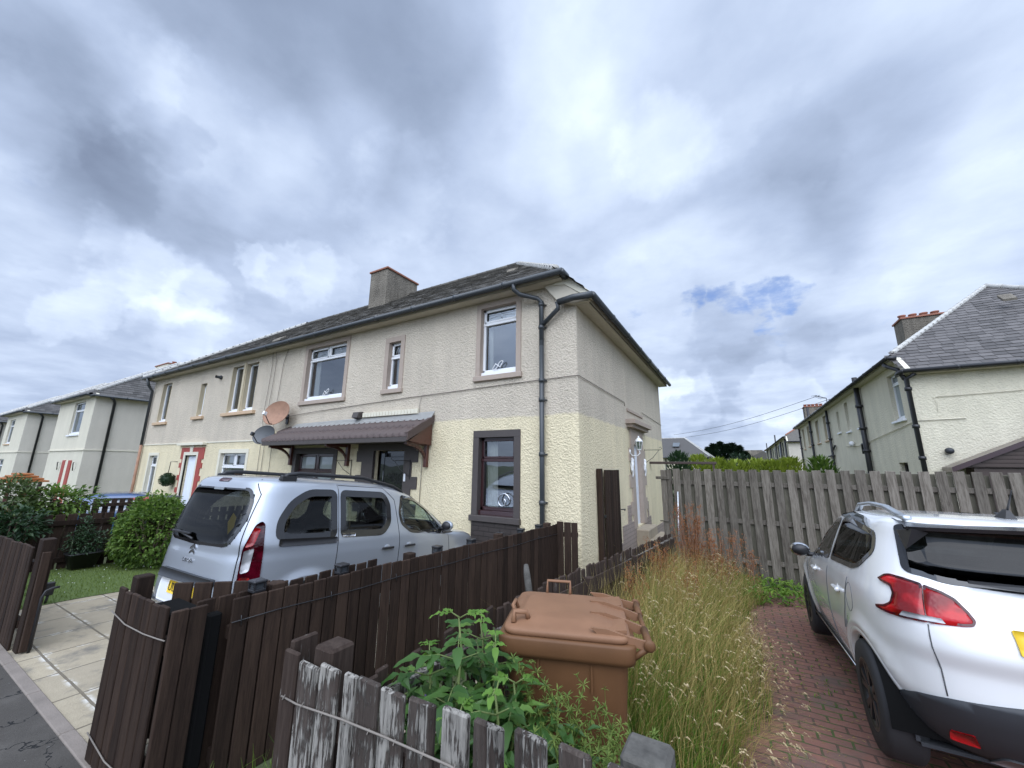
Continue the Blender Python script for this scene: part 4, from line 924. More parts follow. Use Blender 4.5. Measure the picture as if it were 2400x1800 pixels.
# black box tucked behind the corner
q = MB(); q.cbox(-3.45, -2.99, 1.24, 1.36, .4, .90, .015); q.cbox(-3.47, -2.97, 1.22, 1.38, .90, .925, .008); q.cbox(-2.97, -2.90, 1.33, 1.40, .1, .93, .01)
put(q.build('storage_box', m_void), 'black plastic box wedged behind the front brown fence corner', 'box')
# peeling fence in the foreground
wf = thing('picket_fence', 'weathered picket fence with peeling white and brown paint along the bottom', 'fence', (-1.2, 1.25, 0))
bl = [(-1.84, -1.705, .965), (-1.69, -1.565, .985), (-1.535, -1.46, .985), (-1.45, -1.325, .99), (-1.31, -1.185, .992), (-1.16, -1.035, 1.0), (-1.0, -.885, 1.005), (-.86, -.745, 1.01), (-.70, -.59, 1.03), (-.55, -.45, 1.035), (-.40, -.31, 1.04), (-.22, -.10, 1.0), (-.06, .06, 1.0)]
mb = MB()
for a, b, z in bl: board(mb, a, b-a, 1.24, 1.265, 0, z+.01*(random.random()-.5), .007, .006*(random.random()-.5), .01*(random.random()-.5), .10*(random.random()-.7))
mb.build('pickets', m_white, wf)
mb = MB(); board(mb, -1.96, .105, 1.238, 1.262, 0, .985, .007); mb.build('brown_picket', m_fencel, wf)
mb = MB(); mb.cbox(-1.80, -1.67, 1.28, 1.41, 0, 1.022, .012); mb.build('post', m_fencel, wf)
mb = MB(); mb.cbox(-1.97, -1.94, 1.27, 1.40, 0, 1.01, .006); mb.build('side_board', m_fencel, wf)
mb = MB(); mb.cbox(-1.66, .1, 1.27, 1.315, .70, .79, .006); mb.build('rail', m_fencel, wf)
mb = MB(); mb.tube([(-1.93, 1.232, .80), (-1.8, 1.225, .805), (-1.5, 1.224, .835), (-1.25, 1.224, .85), (-.94, 1.224, .862), (-.4, 1.224, .83), (.1, 1.224, .8)], .0042, 6)
for i in range(10): x = -1.9+i*.14; z = .80+.06*(x+1.93); mb.tube([(x, 1.23, z+.012), (x+.004, 1.216, z), (x, 1.23, z-.006)], .0025, 4)
mb.build('wire', m_cable, wf)
# old post with lichen at the end
mb = MB(); mb.cbox(-.385, -.25, 1.30, 1.43, 0, 1.035, .012); bm_o = mb.build('timber_post', m_stonecap)
put(bm_o, 'grey lichen covered timber post in front of the brown wheelie bin', 'post')
# low worn fence between path and weedy strip
def lt(t): return .86-.05*t-.33*max(0, t-.25)/.75*1.0
lw = fence('low_fence', 'low worn brown picket fence with lichened rail between path and tall grass', (-1.63, 1.42), (-1.43, 9.2), lt, lambda t: -.05-.3*t, .085, .018, .022, m_fencel, rails=((.07, .05),), posts=(.9, 2.7, 4.5, 6.3), side=-1, jit=.02, tj=.035, c=.010, railmat=m_white, postmat=m_fencel, posth=-.06, slope=.3, lean=.03, skip=lambda x: x < 1.0 and int(x*7.7) % 2 == 1, psize=.08)
mb = MB(); M, L = frame2((-1.63, 1.42), (-1.43, 9.2)); 
mb.M = M; mb.add([(1.7, -.075, lt(.22)-.09), (L, -.075, lt(1)-.09), (L, -.06, lt(1)-.09), (1.7, -.06, lt(.22)-.09), (1.7, -.075, lt(.22)-.24), (L, -.075, lt(1)-.24), (L, -.06, lt(1)-.24), (1.7, -.06, lt(.22)-.24)], [(0, 1, 2, 3), (4, 7, 6, 5), (0, 4, 5, 1), (2, 6, 7, 3)]); mb.build('face_board', m_fencel, lw)
# stub of a broken timber leaning by the low fence
mb = MB(); mb.tube([(-1.52, 2.95, .75), (-1.60, 3.02, .98), (-1.63, 3.06, 1.04)], [.03, .028, .02], 7); put(mb.build('broken_post', m_stonecap), 'short broken grey stick leaning behind the wheelie bin', 'post')
# brown gate folded against the side wall
gt2 = thing('side_gate', 'tall dark brown boarded gate folded back against the side wall', 'gate', (-2.1, 7.6, -.2))
mb = MB()
for i in range(6): mb.cbox(-2.235, -2.21, 7.30+i*.165, 7.30+i*.165+.155, -.1, 1.79+.006*random.random(), .004)
mb.build('boards', m_fence, gt2); mb = MB(); mb.cbox(-2.27, -2.18, 6.95, 7.05, -.3, 1.82, .006); mb.build('post', m_fence, gt2)
mb = MB(); mb.tube([(-2.2, 8.27, 1.0), (-2.14, 8.36, 1.0), (-2.16, 8.40, .97)], .012, 5); mb.box(-2.22, -2.2, 7.08, 7.25, .95, .99); mb.build('latch', m_iron, gt2)
# grey hit and miss fence at the back
GX0, GX1, GY = -1.30, 7.5, 9.3
gf = thing('grey_fence', 'tall weathered grey board fence with gaps across the back of the parking', 'fence', (3, GY, -.33))
mb = MB(); x = GX0; i = 0
while x < GX1:
    w_ = .138*(1+.12*(random.random()-.5)); board(mb, x, w_, GY-.045, GY-.025, -.30+.04*random.random(), 1.83+.03*(x-GX0)/9+.025*(random.random()-.5), .004, .012*(random.random()-.5), .006*(random.random()-.5), .1*(random.random()-.5))
    x += .205+.008*(random.random()-.5)
mb.build('boards', m_grey, gf)
mb = MB(); x = GX0+.10
while x < GX1: board(mb, x, .12, GY+.025, GY+.045, -.30, 1.78+.02*random.random(), .004); x += .205
mb.build('back_boards', m_greyback, gf)
for z in (1.50, .78, .05):
    mb = MB(); mb.cbox(GX0-.05, GX1, GY-.02, GY+.02, z, z+.085, .004); mb.build('rail', m_grey, gf)
for x in (1.2, 3.6, 6.0):
    mb = MB(); mb.cbox(x, x+.09, GY+.05, GY+.14, -.4, 1.8, .005); mb.build('post', m_greyback, gf)
gg = thing('grey_gate', 'wide weathered grey boards of a side gate between grey fence and house corner', 'gate', (-1.5, 9.35, -.33))
mb = MB(); mb.cbox(-1.56, -1.44, GY-.01, GY+.02, -.3, 1.80, .005); mb.cbox(-1.435, -1.33, GY-.02, GY+.01, -.3, 1.81, .005); mb.build('boards', m_grey, gg)
mb = MB(); mb.cbox(-1.66, -1.38, GY-.045, GY-.015, 1.60, 1.66, .004); mb.tube([(-1.62, GY-.04, .72), (-1.44, GY-.04, .72)], .012, 5); mb.build('latch', m_grey, gg)
mb = MB(); mb.tube([(-1.30, GY-.12, -.3), (-1.22, GY-.075, 1.35)], .02, 6); put(mb.build('metal_pole', m_rail), 'thin pale metal pole leaning at the left end of the grey fence', 'pole')
mb = MB(); mb.cbox(-2.6, -.55, 11.9, 11.98, 1.95, 2.02, .01); mb.box(-2.5, -2.45, 11.9, 11.95, -.3, 1.95); mb.box(-.65, -.6, 11.9, 11.95, -.3, 1.95); put(mb.build('timber_beam', m_porch), 'dark horizontal timber beam behind the left end of the grey fence', 'beam')
# left side: pavement fence, post, lawn fence, old fence with gate
f4 = fence('brown_fence', 'dark brown board fence at the left edge beyond the driveway gap', (-9.6, 1.2), (-6.42, 1.2), lambda t: .88+.09*t, 0, .098, .012, .02, m_fence, rails=((.15, .07), (.7, .07)), tj=.015)
mb = MB(); mb.cbox(-6.40, -6.25, 1.22, 1.32, 0, 1.05, .006); mb.cbox(-6.24, -6.20, 1.23, 1.29, .02, .93, .004); mb.build('post', m_fence, f4)
f5 = fence('brown_fence', 'dark brown fence with wide slots behind the lawn and planter', (-10.5, 1.35), (-10.5, 6.0), lambda t: .93-.12*t, lambda t: -.04-.15*t, .125, .032, .02, m_fence, rails=((.10, .08), (.72, .08)), side=-1, tj=.006)
f6 = fence('old_fence', 'old grey brown fence behind the slotted one near the blue car', (-12.0, 1.2), (-12.05, 2.90), 1.02, -.2, .10, .02, .02, m_fencel, rails=((.14, .06),), side=1, tj=.05, lean=.03)
f7 = fence('old_gate', 'old grey garden gate with diagonal brace beside the cream window', (-12.05, 2.95), (-12.05, 3.62), 1.03, -.1, .09, .04, .02, m_fencel, cat='gate', rails=((.08, .07), (.75, .07)), side=-1, tj=.03, posts=(0, .7), posth=.03)
mb = MB(); mb.prism([(-11.99, 2.98, .33), (-11.99, 3.58, .93), (-11.99, 3.58, .86), (-11.99, 3.04, .33)], (.02, 0, 0)); mb.build('brace', m_grey, f7)
# ------------------------------------------------------------------ small things fixed on walls
def dish(name, label, c, rx, rz, mat_, face):
    """satellite dish: shallow oval bowl on a wall bracket with feed arm"""
    r = thing(name, label, 'satellite dish', c, 'satellite dishes left of the canopy'); c = Vector(c); f = Vector(face).normalized()
    sx = Vector((0, 0, 1)).cross(f).normalized(); sy = f.cross(sx); M = Matrix((sx, sy, f)).transposed().to_4x4(); M.translation = c
    mb = MB(M); mb.smooth = True; n = 32; vs = []; rg = 8
    for k in range(rg+1):
        for i in range(n): a = 2*pi*i/n; t = k/rg; vs.append((rx*t*cos(a), rz*t*sin(a), .09*t*t*rx/.35-.05))
    mb.add(vs, [(k*n+i, k*n+(i+1) % n, (k+1)*n+(i+1) % n, (k+1)*n+i) for k in range(rg) for i in range(n)])
    b = len(vs); mb.add([(v[0]*1.0, v[1], v[2]-.012) for v in vs], [(k*n+i, (k+1)*n+i, (k+1)*n+(i+1) % n, k*n+(i+1) % n) for k in range(rg) for i in range(n)])
    mb.tube([(rx*cos(2*pi*i/n), rz*sin(2*pi*i/n), .09*rx/.35-.055) for i in range(n+1)], .009, 5)
    mb.build('reflector', mat_, r)
    mb = MB(M); mb.tube([(0, -rz*.9, .0), (0, -rz*1.0, .12), (0, -rz*.5, .36)], .012, 6); mb.build('arm', m_iron, r)
    mb = MB(M); mb.cbox(-.03, .03, -rz*.5-.035, -rz*.5+.06, .32, .42, .01); mb.build('receiver', m_upvc if mat_ is m_rust else m_trim, r)
    mb = MB(); mb.tube([tuple(c-f*.05), (c.x-.05, 6.0, c.z-.05), (c.x-.08, 6.15, c.z-.12)], .02, 6); mb.box(c.x-.13, c.x-.03, 6.12, 6.15, c.z-.25, c.z+.02); mb.build('bracket', m_iron, r)
dish('satellite_dish', 'rusty orange satellite dish on the wall above the canopy corner', (-10.78, 5.80, 3.17), .40, .35, m_rust, (.30, -1, .32))
dish('satellite_dish', 'small dark grey satellite dish left of the canopy, below the rusty one', (-11.28, 5.80, 2.60), .33, .27, m_dishg, (.35, -1, .35))
def hanging(name, label, M, L=.36, H=.4, grp='hanging basket brackets'):
    q = MB(M); q.tube([(0, 0, 0), (0, 0, -H)], .008, 5); q.tube([(0, 0, -.02), (0, -L, -.02), (0, -L-.03, .02), (0, -L-.01, .06), (0, -L+.03, .05)], .007, 5); q.tube([(0, 0, -H+.05), (0, -L*.5, -H*.55), (0, -L*.9, -.03)], .006, 5)
    o = q.build(name, m_iron); put(o, label, 'bracket', grp); return o
hanging('hanging_bracket', 'black scrolled basket bracket on the wall left of the brown front door', Matrix.Translation((-7.95, 6.13, 1.95)) @ Matrix.Rotation(radians(-50), 4, 'Z'))
hanging('hanging_bracket', 'black scrolled basket bracket right of the brown front door', Matrix.Translation((-6.05, 6.12, 1.95)) @ Matrix.Rotation(radians(-50), 4, 'Z'))
hanging('hanging_bracket', 'thin basket bracket to the right of the white side door', Matrix.Translation((-2.26, 11.2, 2.34)) @ Matrix.Rotation(radians(90), 4, 'Z'), .42, .42)
# coach lamp by the side door
wl = thing('wall_lamp', 'white lantern on a curved arm beside the white side door', 'wall lamp', (-2.26, 9.5, 2.2))
q = MB(); q.tube([(-2.25, 9.5, 2.18), (-2.2, 9.5, 2.12), (-2.08, 9.5, 2.12), (-2.02, 9.5, 2.18), (-2.04, 9.5, 2.25)], .012, 6); q.lathe([(0, 0), (.055, 0), (.055, .015), (0, .03)], 12, 'x', (-2.26, 9.5, 2.22)); q.build('arm', m_upvc, wl)
q = MB(); q.lathe([(0, 0), (.05, 0), (.055, .02), (.03, .025)], 6, 'z', (-2.04, 9.5, 2.25)); q.lathe([(.10, .20), (.06, .26), (.02, .29), (.025, .31), (0, .34)], 6, 'z', (-2.04, 9.5, 2.25))
for k in range(6): a = pi/3*k; q.tube([(-2.04+.05*cos(a), 9.5+.05*sin(a), 2.27), (-2.04+.085*cos(a), 9.5+.085*sin(a), 2.45)], .006, 4)
q.build('frame', m_upvc, wl); q = MB(); q.lathe([(.045, .025), (.08, .20)], 6, 'z', (-2.04, 9.5, 2.25)); q.build('lamp_glass', m_glassf, wl)
def gecko(label, y):
    q = MB(); q.smooth = True
    pts = [(-2.235, y+.03*sin(i*.9), 1.62+i*.045) for i in range(11)]; q.tube(pts, [.012, .02, .03, .04, .045, .04, .045, .05, .035, .045, .02], 8)
    for z, s in ((1.78, 1), (1.78, -1), (1.93, 1), (1.93, -1)): q.tube([(-2.235, y, z), (-2.23, y+s*.06, z+.03), (-2.23, y+s*.07, z-.02)], .014, 5)
    put(q.build('wall_ornament', m_upvc), label, 'ornament', 'pale figures either side of the side door')
gecko('pale carved figure on the wall left of the white side door', 9.58); gecko('pale carved figure on the wall right of the white side door', 11.0)
# topiary ball by the red quoins
tb = thing('topiary_ball', 'round artificial topiary ball hanging left of the red quoined doorway', 'topiary', (-17.45, 5.95, 1.1))
q = MB()
for i in range(500):
    a, b = random.random()*2*pi, math.acos(2*random.random()-1); d = Vector((sin(b)*cos(a), sin(b)*sin(a), cos(b))); q.leaf(Vector((-17.45, 5.95, 1.24))+d*.19, d+Vector((random.random()-.5, random.random()-.5, random.random()-.5))*.9, (0, 0, 1), .06, .035)
q.ball((-17.45, 5.95, 1.24), .19, .19, .19, 12); q.build('leaves', m_dark, tb)
q = MB(); q.tube([(-17.45, 5.95, 1.42), (-17.4, 5.95, 1.85), (-17.4, 6.14, 1.85)], .012, 4); q.build('chain', m_iron, tb)
# ------------------------------------------------------------------ wheelie bin
BM_ = Matrix.Translation((-.975, 2.37, -.115)) @ Matrix.Rotation(radians(19), 4, 'Z') @ Matrix.Scale(1.09, 4)
bn = thing('wheelie_bin', 'brown wheelie bin with closed sun faded lid standing in the weeds', 'wheelie bin', mat=BM_)
def rrect(hx_, hy_, r, z, n=5, cx=0, cy=0):
    out = []
    for sx, sy, a0 in ((1, 1, 0), (-1, 1, pi/2), (-1, -1, pi), (1, -1, 3*pi/2)):
        for k in range(n+1): a = a0+pi/2*k/n; out.append((cx+sx*(hx_-r)+r*cos(a), cy+sy*(hy_-r)+r*sin(a), z))
    return out
def stack(mb, loops, cap0=True, cap1=True):
    n = len(loops[0]); vs = [v for l in loops for v in l]; fs = [(i*n+k, i*n+(k+1) % n, (i+1)*n+(k+1) % n, (i+1)*n+k) for i in range(len(loops)-1) for k in range(n)]
    if cap0: fs.append(tuple(range(n))[::-1])
    if cap1: fs.append(tuple((len(loops)-1)*n+k for k in range(n)))
    o = mb.smooth; mb.smooth = True; mb.add(vs, fs); mb.smooth = o
q = MB(); stack(q, [rrect(.225, .215, .05, .06, cx=-.02), rrect(.235, .225, .05, .10, cx=-.02), rrect(.272, .262, .05, .60), rrect(.292, .280, .05, .94), rrect(.292, .280, .05, .955)])
q.build('body', m_bin, bn, local=True)
q = MB(); stack(q, [rrect(.296, .284, .05, .905), rrect(.322, .306, .055, .912), rrect(.326, .310, .055, .93), rrect(.330, .314, .055, .985), rrect(.326, .310, .055, .995), rrect(.30, .285, .05, .996)], False)
for x in (-.13, .12): q.box(x-.004, x+.004, -.288, -.268, .78, .91)
q.build('rim', m_bin, bn, local=True)
q = MB()
stack(q, [rrect(.300, .290, .06, .997), rrect(.306, .296, .06, 1.004), rrect(.306, .296, .06, 1.018), rrect(.300, .290, .06, 1.026), rrect(.270, .262, .07, 1.030), rrect(.235, .225, .08, 1.040, cx=-.01), rrect(.205, .195, .08, 1.052, cx=-.03), rrect(.19, .18, .08, 1.056, cx=-.03), rrect(.05, .05, .03, 1.058, cx=-.03)], False)
for s in (-1, 1):   # hinge ribs running back to the bar
    for yy, hh in ((.265, .0), (.085, .012)):
        y = s*yy; P_ = [(.12, 1.052+hh), (.20, 1.050+hh), (.28, 1.03+hh), (.375, 1.012), (.385, .985), (.36, .975), (.28, 1.0), (.16, 1.02)]
        q.prism([(a, y-.009, b) for a, b in P_], (0, .018, 0))
    q.prism([(.13, s*.10, 1.03), (.29, s*.10, 1.045), (.29, s*.10, 1.03)], (0, s*.15, 0))
q.tube([(-.275, -.10, 1.03), (-.29, -.10, 1.065), (-.29, -.02, 1.068), (-.275, -.02, 1.03)], .010, 6); q.tube([(-.14, .24, 1.04), (-.14, .275, 1.10), (.0, .275, 1.10), (.0, .24, 1.04)], .009, 6); q.tube([(-.26, -.235, 1.03), (-.26, -.21, 1.075), (-.20, -.21, 1.075), (-.19, -.2, 1.04)], .014, 6)
q.build('lid', m_binl, bn, local=True)
q = MB(); q.tube([(.385, -.285, 1.0), (.385, -.10, 1.0)], .019, 10); q.tube([(.385, .10, 1.0), (.385, .285, 1.0)], .019, 10); q.tube([(.385, -.10, 1.0), (.385, .10, 1.0)], .013, 8)
for s in (-1, 1): q.ball((.385, s*.285, 1.0), .027, .012, .027); q.tube([(.30, s*.27, .93), (.385, s*.27, .99)], .014, 6)
q.build('handle', m_bin, bn, local=True)
for s in (-1, 1):
    q = MB(); q.lathe([(0, -.02), (.06, -.02), (.095, -.025), (.10, 0), (.095, .025), (.06, .02), (0, .02)], 20, 'y', (.24, s*.25, .10)); q.build('wheel', m_tyre, bn, local=True)
# red lidded recycling bin beyond the old gate
rb = thing('wheelie_bin', 'red lidded bin half hidden behind the round hedge', 'wheelie bin', (-12.9, 4.2, -.2))
q = MB(); q.box(-13.2, -12.7, 3.9, 4.5, -.2, .86); q.build('body', m_trim, rb); q = MB(); q.prism([(-13.25, 3.85, .90), (-12.65, 3.85, .90), (-12.65, 4.2, .93), (-13.25, 4.2, .93)], (0, 0, .05)); q.build('lid', m_redp, rb)
gb = thing('wheelie_bin', 'grey lidded bin next to the red lidded one behind the hedge', 'wheelie bin', (-12.9, 4.6, -.2)); q = MB(); q.box(-13.2, -12.7, 4.25, 4.7, -.2, .86); q.build('body', m_trim, gb); q = MB(); q.prism([(-13.25, 4.21, .90), (-12.6, 4.21, .90), (-12.6, 4.65, .94), (-13.25, 4.65, .94)], (0, 0, .05)); q.build('lid', m_dishg, gb)
# planter with shrub, light stake, metal stay
pl = thing('planter', 'dark blue grey plastic tub planter with a small evergreen against the slotted fence', 'planter', (-10.25, 2.50, 0))
q = MB(); stack(q, [rrect(.13, .15, .05, .0, cx=-10.25, cy=2.52), rrect(.17, .21, .06, .24, cx=-10.25, cy=2.52), rrect(.185, .225, .06, .24, cx=-10.25, cy=2.52), rrect(.185, .225, .06, .265, cx=-10.25, cy=2.52), rrect(.16, .20, .05, .25, cx=-10.25, cy=2.52)]); q.build('tub', m_black, pl)
q = MB(); q.tube([(-8.06, 1.72, -.02), (-8.05, 1.73, .12)], .015, 5); q.cbox(-8.08, -8.02, 1.69, 1.77, .11, .27, .008); put(q.build('garden_light', m_black), 'small black stake light at the corner of lawn and slabs', 'garden light')
q = MB(); q.tube([(-6.19, 1.29, .0), (-6.19, 1.29, .50), (-6.19, 1.31, .56), (-6.19, 1.35, .575), (-6.19, 1.40, .575)], .012, 6); put(q.build('gate_stay', m_black), 'bent black metal rod standing by the left gatepost', 'rod')
# ------------------------------------------------------------------ cars
def pchip(X, Y):
    n = len(X); h = [X[i+1]-X[i] for i in range(n-1)]; d = [(Y[i+1]-Y[i])/h[i] for i in range(n-1)]; m = [0]*n
    m[0] = d[0]; m[-1] = d[-1]
    for i in range(1, n-1):
        if d[i-1]*d[i] > 0: w1_, w2_ = 2*h[i]+h[i-1], h[i]+2*h[i-1]; m[i] = (w1_+w2_)/(w1_/d[i-1]+w2_/d[i])
    def f(x):
        x = max(X[0], min(X[-1], x)); i = 0
        while i < n-2 and x > X[i+1]: i += 1
        t = (x-X[i])/h[i]; return (2*t**3-3*t*t+1)*Y[i]+(t**3-2*t*t+t)*h[i]*m[i]+(-2*t**3+3*t*t)*Y[i+1]+(t**3-t*t)*h[i]*m[i+1]
    return f
def pip(p, poly):
    x, y = p; c = False; j = len(poly)-1
    for i in range(len(poly)):
        xi, yi = poly[i]; xj, yj = poly[j]
        if (yi > y) != (yj > y) and x < (xj-xi)*(y-yi)/(yj-yi)+xi: c = not c
        j = i
    return c
def rounded(pts, r=.05, n=4):
    out = []; N = len(pts)
    for i in range(N):
        p = Vector(pts[i]); a = Vector(pts[i-1])-p; b = Vector(pts[(i+1) % N])-p; k = min(r, a.length*.45, b.length*.45)
        A = p+a.normalized()*k; B = p+b.normalized()*k
        for j in range(n+1): t = j/n; out.append(tuple(A*(1-t)**2+p*2*t*(1-t)+B*t*t))
    return out
def offs(pts, d):
    """polygon grown (d>0) or shrunk along its vertex normals"""
    ar = sum(pts[i-1][0]*pts[i][1]-pts[i][0]*pts[i-1][1] for i in range(len(pts))); s = 1 if ar > 0 else -1; out = []; N = len(pts)
    for i in range(N):
        a, b = Vector(pts[i-1]), Vector(pts[(i+1) % N]); t = (b-a).normalized(); out.append((pts[i][0]+s*d*t.y, pts[i][1]-s*d*t.x))
    return out
class Car:
    def __init__(s, rows, nr=7, nf=5, k=.45):
        Z = [r[0] for r in rows]; s.Z = Z; s.w = pchip(Z, [r[1] for r in rows]); s.ur = pchip(Z, [r[2] for r in rows]); s.uf = pchip(Z, [r[3] for r in rows]); s.nr = nr; s.nf = nf; s.k = k; s.bulge = None
    def um(s, z): return s.ur(z)+(s.uf(z)-s.ur(z))*s.k
    def sv(s, u, z):
        w, ur, uf, um = s.w(z), s.ur(z), s.uf(z), s.um(z)
        t = (um-u)/(um-ur) if u < um else (u-um)/(uf-um); n = s.nr if u < um else s.nf
        t = min(t, .9999); v = w*(1-t**n)**(1/n)
        if s.bulge: v += s.bulge(u, z)
        return v
    def S(s, sg): return lambda u, z: Vector((sg*s.sv(u, z), u, z))
    def R(s): return lambda v, z: Vector((v, s.um(z)-(s.um(z)-s.ur(z))*(1-min(.9999, abs(v)/s.w(z))**s.nr)**(1/s.nr), z))
    def F(s): return lambda v, z: Vector((v, s.um(z)+(s.uf(z)-s.um(z))*(1-min(.9999, abs(v)/s.w(z))**s.nf)**(1/s.nf), z))
    def C(s, sg, u0=.8):   # radial about (u0,0): angle a measured from straight back towards the side
        def f(a, z):
            lo, hi = 0, 2.5
            for _ in range(26):
                m = (lo+hi)/2; v = m*sin(a); u = u0-m*cos(a); um, ur, w = s.um(z), s.ur(z), s.w(z)
                q = (abs((um-u)/(um-ur))**s.nr if u < um else 0)+(abs(v)/w)**s.nr
                if q < 1: lo = m
                else: hi = m
            return Vector((sg*lo*sin(a), u0-lo*cos(a), z))
        return f
    def body(s, mat, parent, cut_side, cut_rear, cut_front, arches, nz=76, extra=None):
        z0, z1 = s.Z[0], s.Z[-1]; zs = []
        for i in range(len(s.Z)-1):
            a, b = s.Z[i], s.Z[i+1]; da = max(abs(b-a), .0); n = max(2, int(da/.015), int(abs(s.w(a)-s.w(b))/.05), int(abs(s.uf(a)-s.uf(b))/.09)); zs += [a+(b-a)*k/n for k in range(n)]
        zs.append(z1-1e-4)
        tr = [.04*i for i in range(21)]+[.83, .86, .885, .91, .93, .95, .962]
        cols = []
        def ring(z):
            w, ur, uf, um = s.w(z), s.ur(z), s.uf(z), s.um(z); P = []
            for t in tr: P.append((t*w, um-(um-ur)*(1-t**s.nr)**(1/s.nr)))
            t0 = (1-.962**s.nr)**(1/s.nr)
            for i in range(1, 91): t = t0*(1-i/90); P.append((w*(1-t**s.nr)**(1/s.nr), um-(um-ur)*t))
            t0 = (1-.962**s.nf)**(1/s.nf)
            for i in range(1, 91): t = t0*i/90; P.append((w*(1-t**s.nf)**(1/s.nf), um+(uf-um)*t))
            for t in reversed(tr[:-1]): P.append((t*w, um+(uf-um)*(1-t**s.nf)**(1/s.nf)))
            return P
        G_ = [ring(z) for z in zs]; nc = len(G_[0]); mb = MB(); mb.smooth = True; mb.rnd = .5
        for sg in (-1, 1):
            vs = []
            for j, z in enumerate(zs):
                for (v, u) in G_[j]:
                    if s.bulge and v > .6*s.w(z): v = v+s.bulge(u, z)
                    vs.append((sg*v, u, z))
            fs = []
            for j in range(len(zs)-1):
                zc = (zs[j]+zs[j+1])/2
                for i in range(nc-1):
                    v, u = (G_[j][i][0]+G_[j+1][i+1][0])/2, (G_[j][i][1]+G_[j+1][i+1][1])/2
                    NT = len(tr)
                    if i >= NT-6 and i < nc-NT+4 and any(pip((u, zc), c) for c in cut_side): continue
                    if u < s.um(zc) and i < NT and any(pip((sg*v, zc), c) for c in cut_rear): continue
                    if u > s.um(zc) and i > nc-NT-3 and any(pip((sg*v, zc), c) for c in cut_front): continue
                    if any((u-a)**2+(zc-b)**2 < r*r for a, b, r in arches) and v > .4: continue
                    q = (j*nc+i, j*nc+i+1, (j+1)*nc+i+1, (j+1)*nc+i); fs.append(q if sg > 0 else q[::-1])
            mb.add(vs, fs)
        bo = mb.build('body', mat, parent, local=True)
        bm = bmesh.new(); bm.from_mesh(bo.data); bmesh.ops.remove_doubles(bm, verts=bm.verts, dist=.0005); bmesh.ops.delete(bm, geom=[v for v in bm.verts if not v.link_faces], context='VERTS'); bm.to_mesh(bo.data); bm.free()
        return bo
def panel(mb, pts, f, off=.004, thick=.010, step=.05):
    """polygon in surface coordinates laid on the body as a thin raised panel"""
    bm = bmesh.new(); vs = [bm.verts.new((p[0], p[1], 0)) for p in pts]; bm.faces.new(vs)
    x0, x1 = min(p[0] for p in pts), max(p[0] for p in pts); y0, y1 = min(p[1] for p in pts), max(p[1] for p in pts)
    for ax, a, b in ((0, x0, x1), (1, y0, y1)):
        n = int((b-a)/step)
        for i in range(1, n+1):
            c = a+(b-a)*i/(n+1); co = (c, 0, 0) if ax == 0 else (0, c, 0); no = (1, 0, 0) if ax == 0 else (0, 1, 0)
            bmesh.ops.bisect_plane(bm, geom=bm.verts[:]+bm.edges[:]+bm.faces[:], plane_co=co, plane_no=no)
    bmesh.ops.triangulate(bm, faces=[g for g in bm.faces if len(g.verts) > 4])
    bm.verts.index_update(); e = 1e-3; top = []; bot = []
    for v in bm.verts:
        a, b = v.co.x, v.co.y; P = f(a, b); n = (f(a+e, b)-f(a-e, b)).cross(f(a, b+e)-f(a, b-e)); n.normalize()
        if n.dot(P-Vector((0, P.y if False else 1.8, .7))) < 0: n = -n
        top.append(P+n*off); bot.append(P+n*(off-thick))
    N = len(top); fs = [[v.index for v in g.verts] for g in bm.faces]
    # orientation
    if fs:
        g = fs[0]; nn = (top[g[1]]-top[g[0]]).cross(top[g[2]]-top[g[0]]); out = top[g[0]]-bot[g[0]]
        if nn.dot(out) < 0: fs = [g[::-1] for g in fs]
    rim = [(e_.verts[0].index, e_.verts[1].index) for e_ in bm.edges if e_.is_boundary]; bm.free()
    fs += [(a, b, N+b, N+a) for a, b in rim]
    o = mb.smooth; mb.smooth = True; mb.add(top+bot, fs); mb.smooth = o
def ringpanel(mb, pts, inset, f, off=.006, thick=.014, out=.0):
    P = offs(pts, out); Q = offs(pts, -inset); N = len(P); e = 1e-3; vs = []
    for (a, b), dd in [(p, 0) for p in P]+[(p, 0) for p in Q]:
        X = f(a, b); n = (f(a+e, b)-f(a-e, b)).cross(f(a, b+e)-f(a, b-e)).normalized()
        if n.dot(X-Vector((0, 1.8, .7))) < 0: n = -n
        vs.append((X+n*off, X+n*(off-thick)))
    V = [v[0] for v in vs]+[v[1] for v in vs]; fs = []
    for i in range(N):
        j = (i+1) % N; fs += [(i, j, N+j, N+i), (i, 2*N+i, 2*N+j, j), (N+i, N+j, 3*N+j, 3*N+i)]
    mb.smooth = False; mb.add(V, fs)
def seam(mb, pts, f, r=.0045, off=.001):
    P = []
    for i in range(len(pts)-1):
        a, b = Vector(pts[i]), Vector(pts[i+1]); n = max(1, int((b-a).length/.05))
        for k in range(n): P.append(a.lerp(b, k/n))
    P.append(Vector(pts[-1])); mb.tube([f(p[0], p[1])+Vector((0, 0, 0)) for p in P], r, 5)
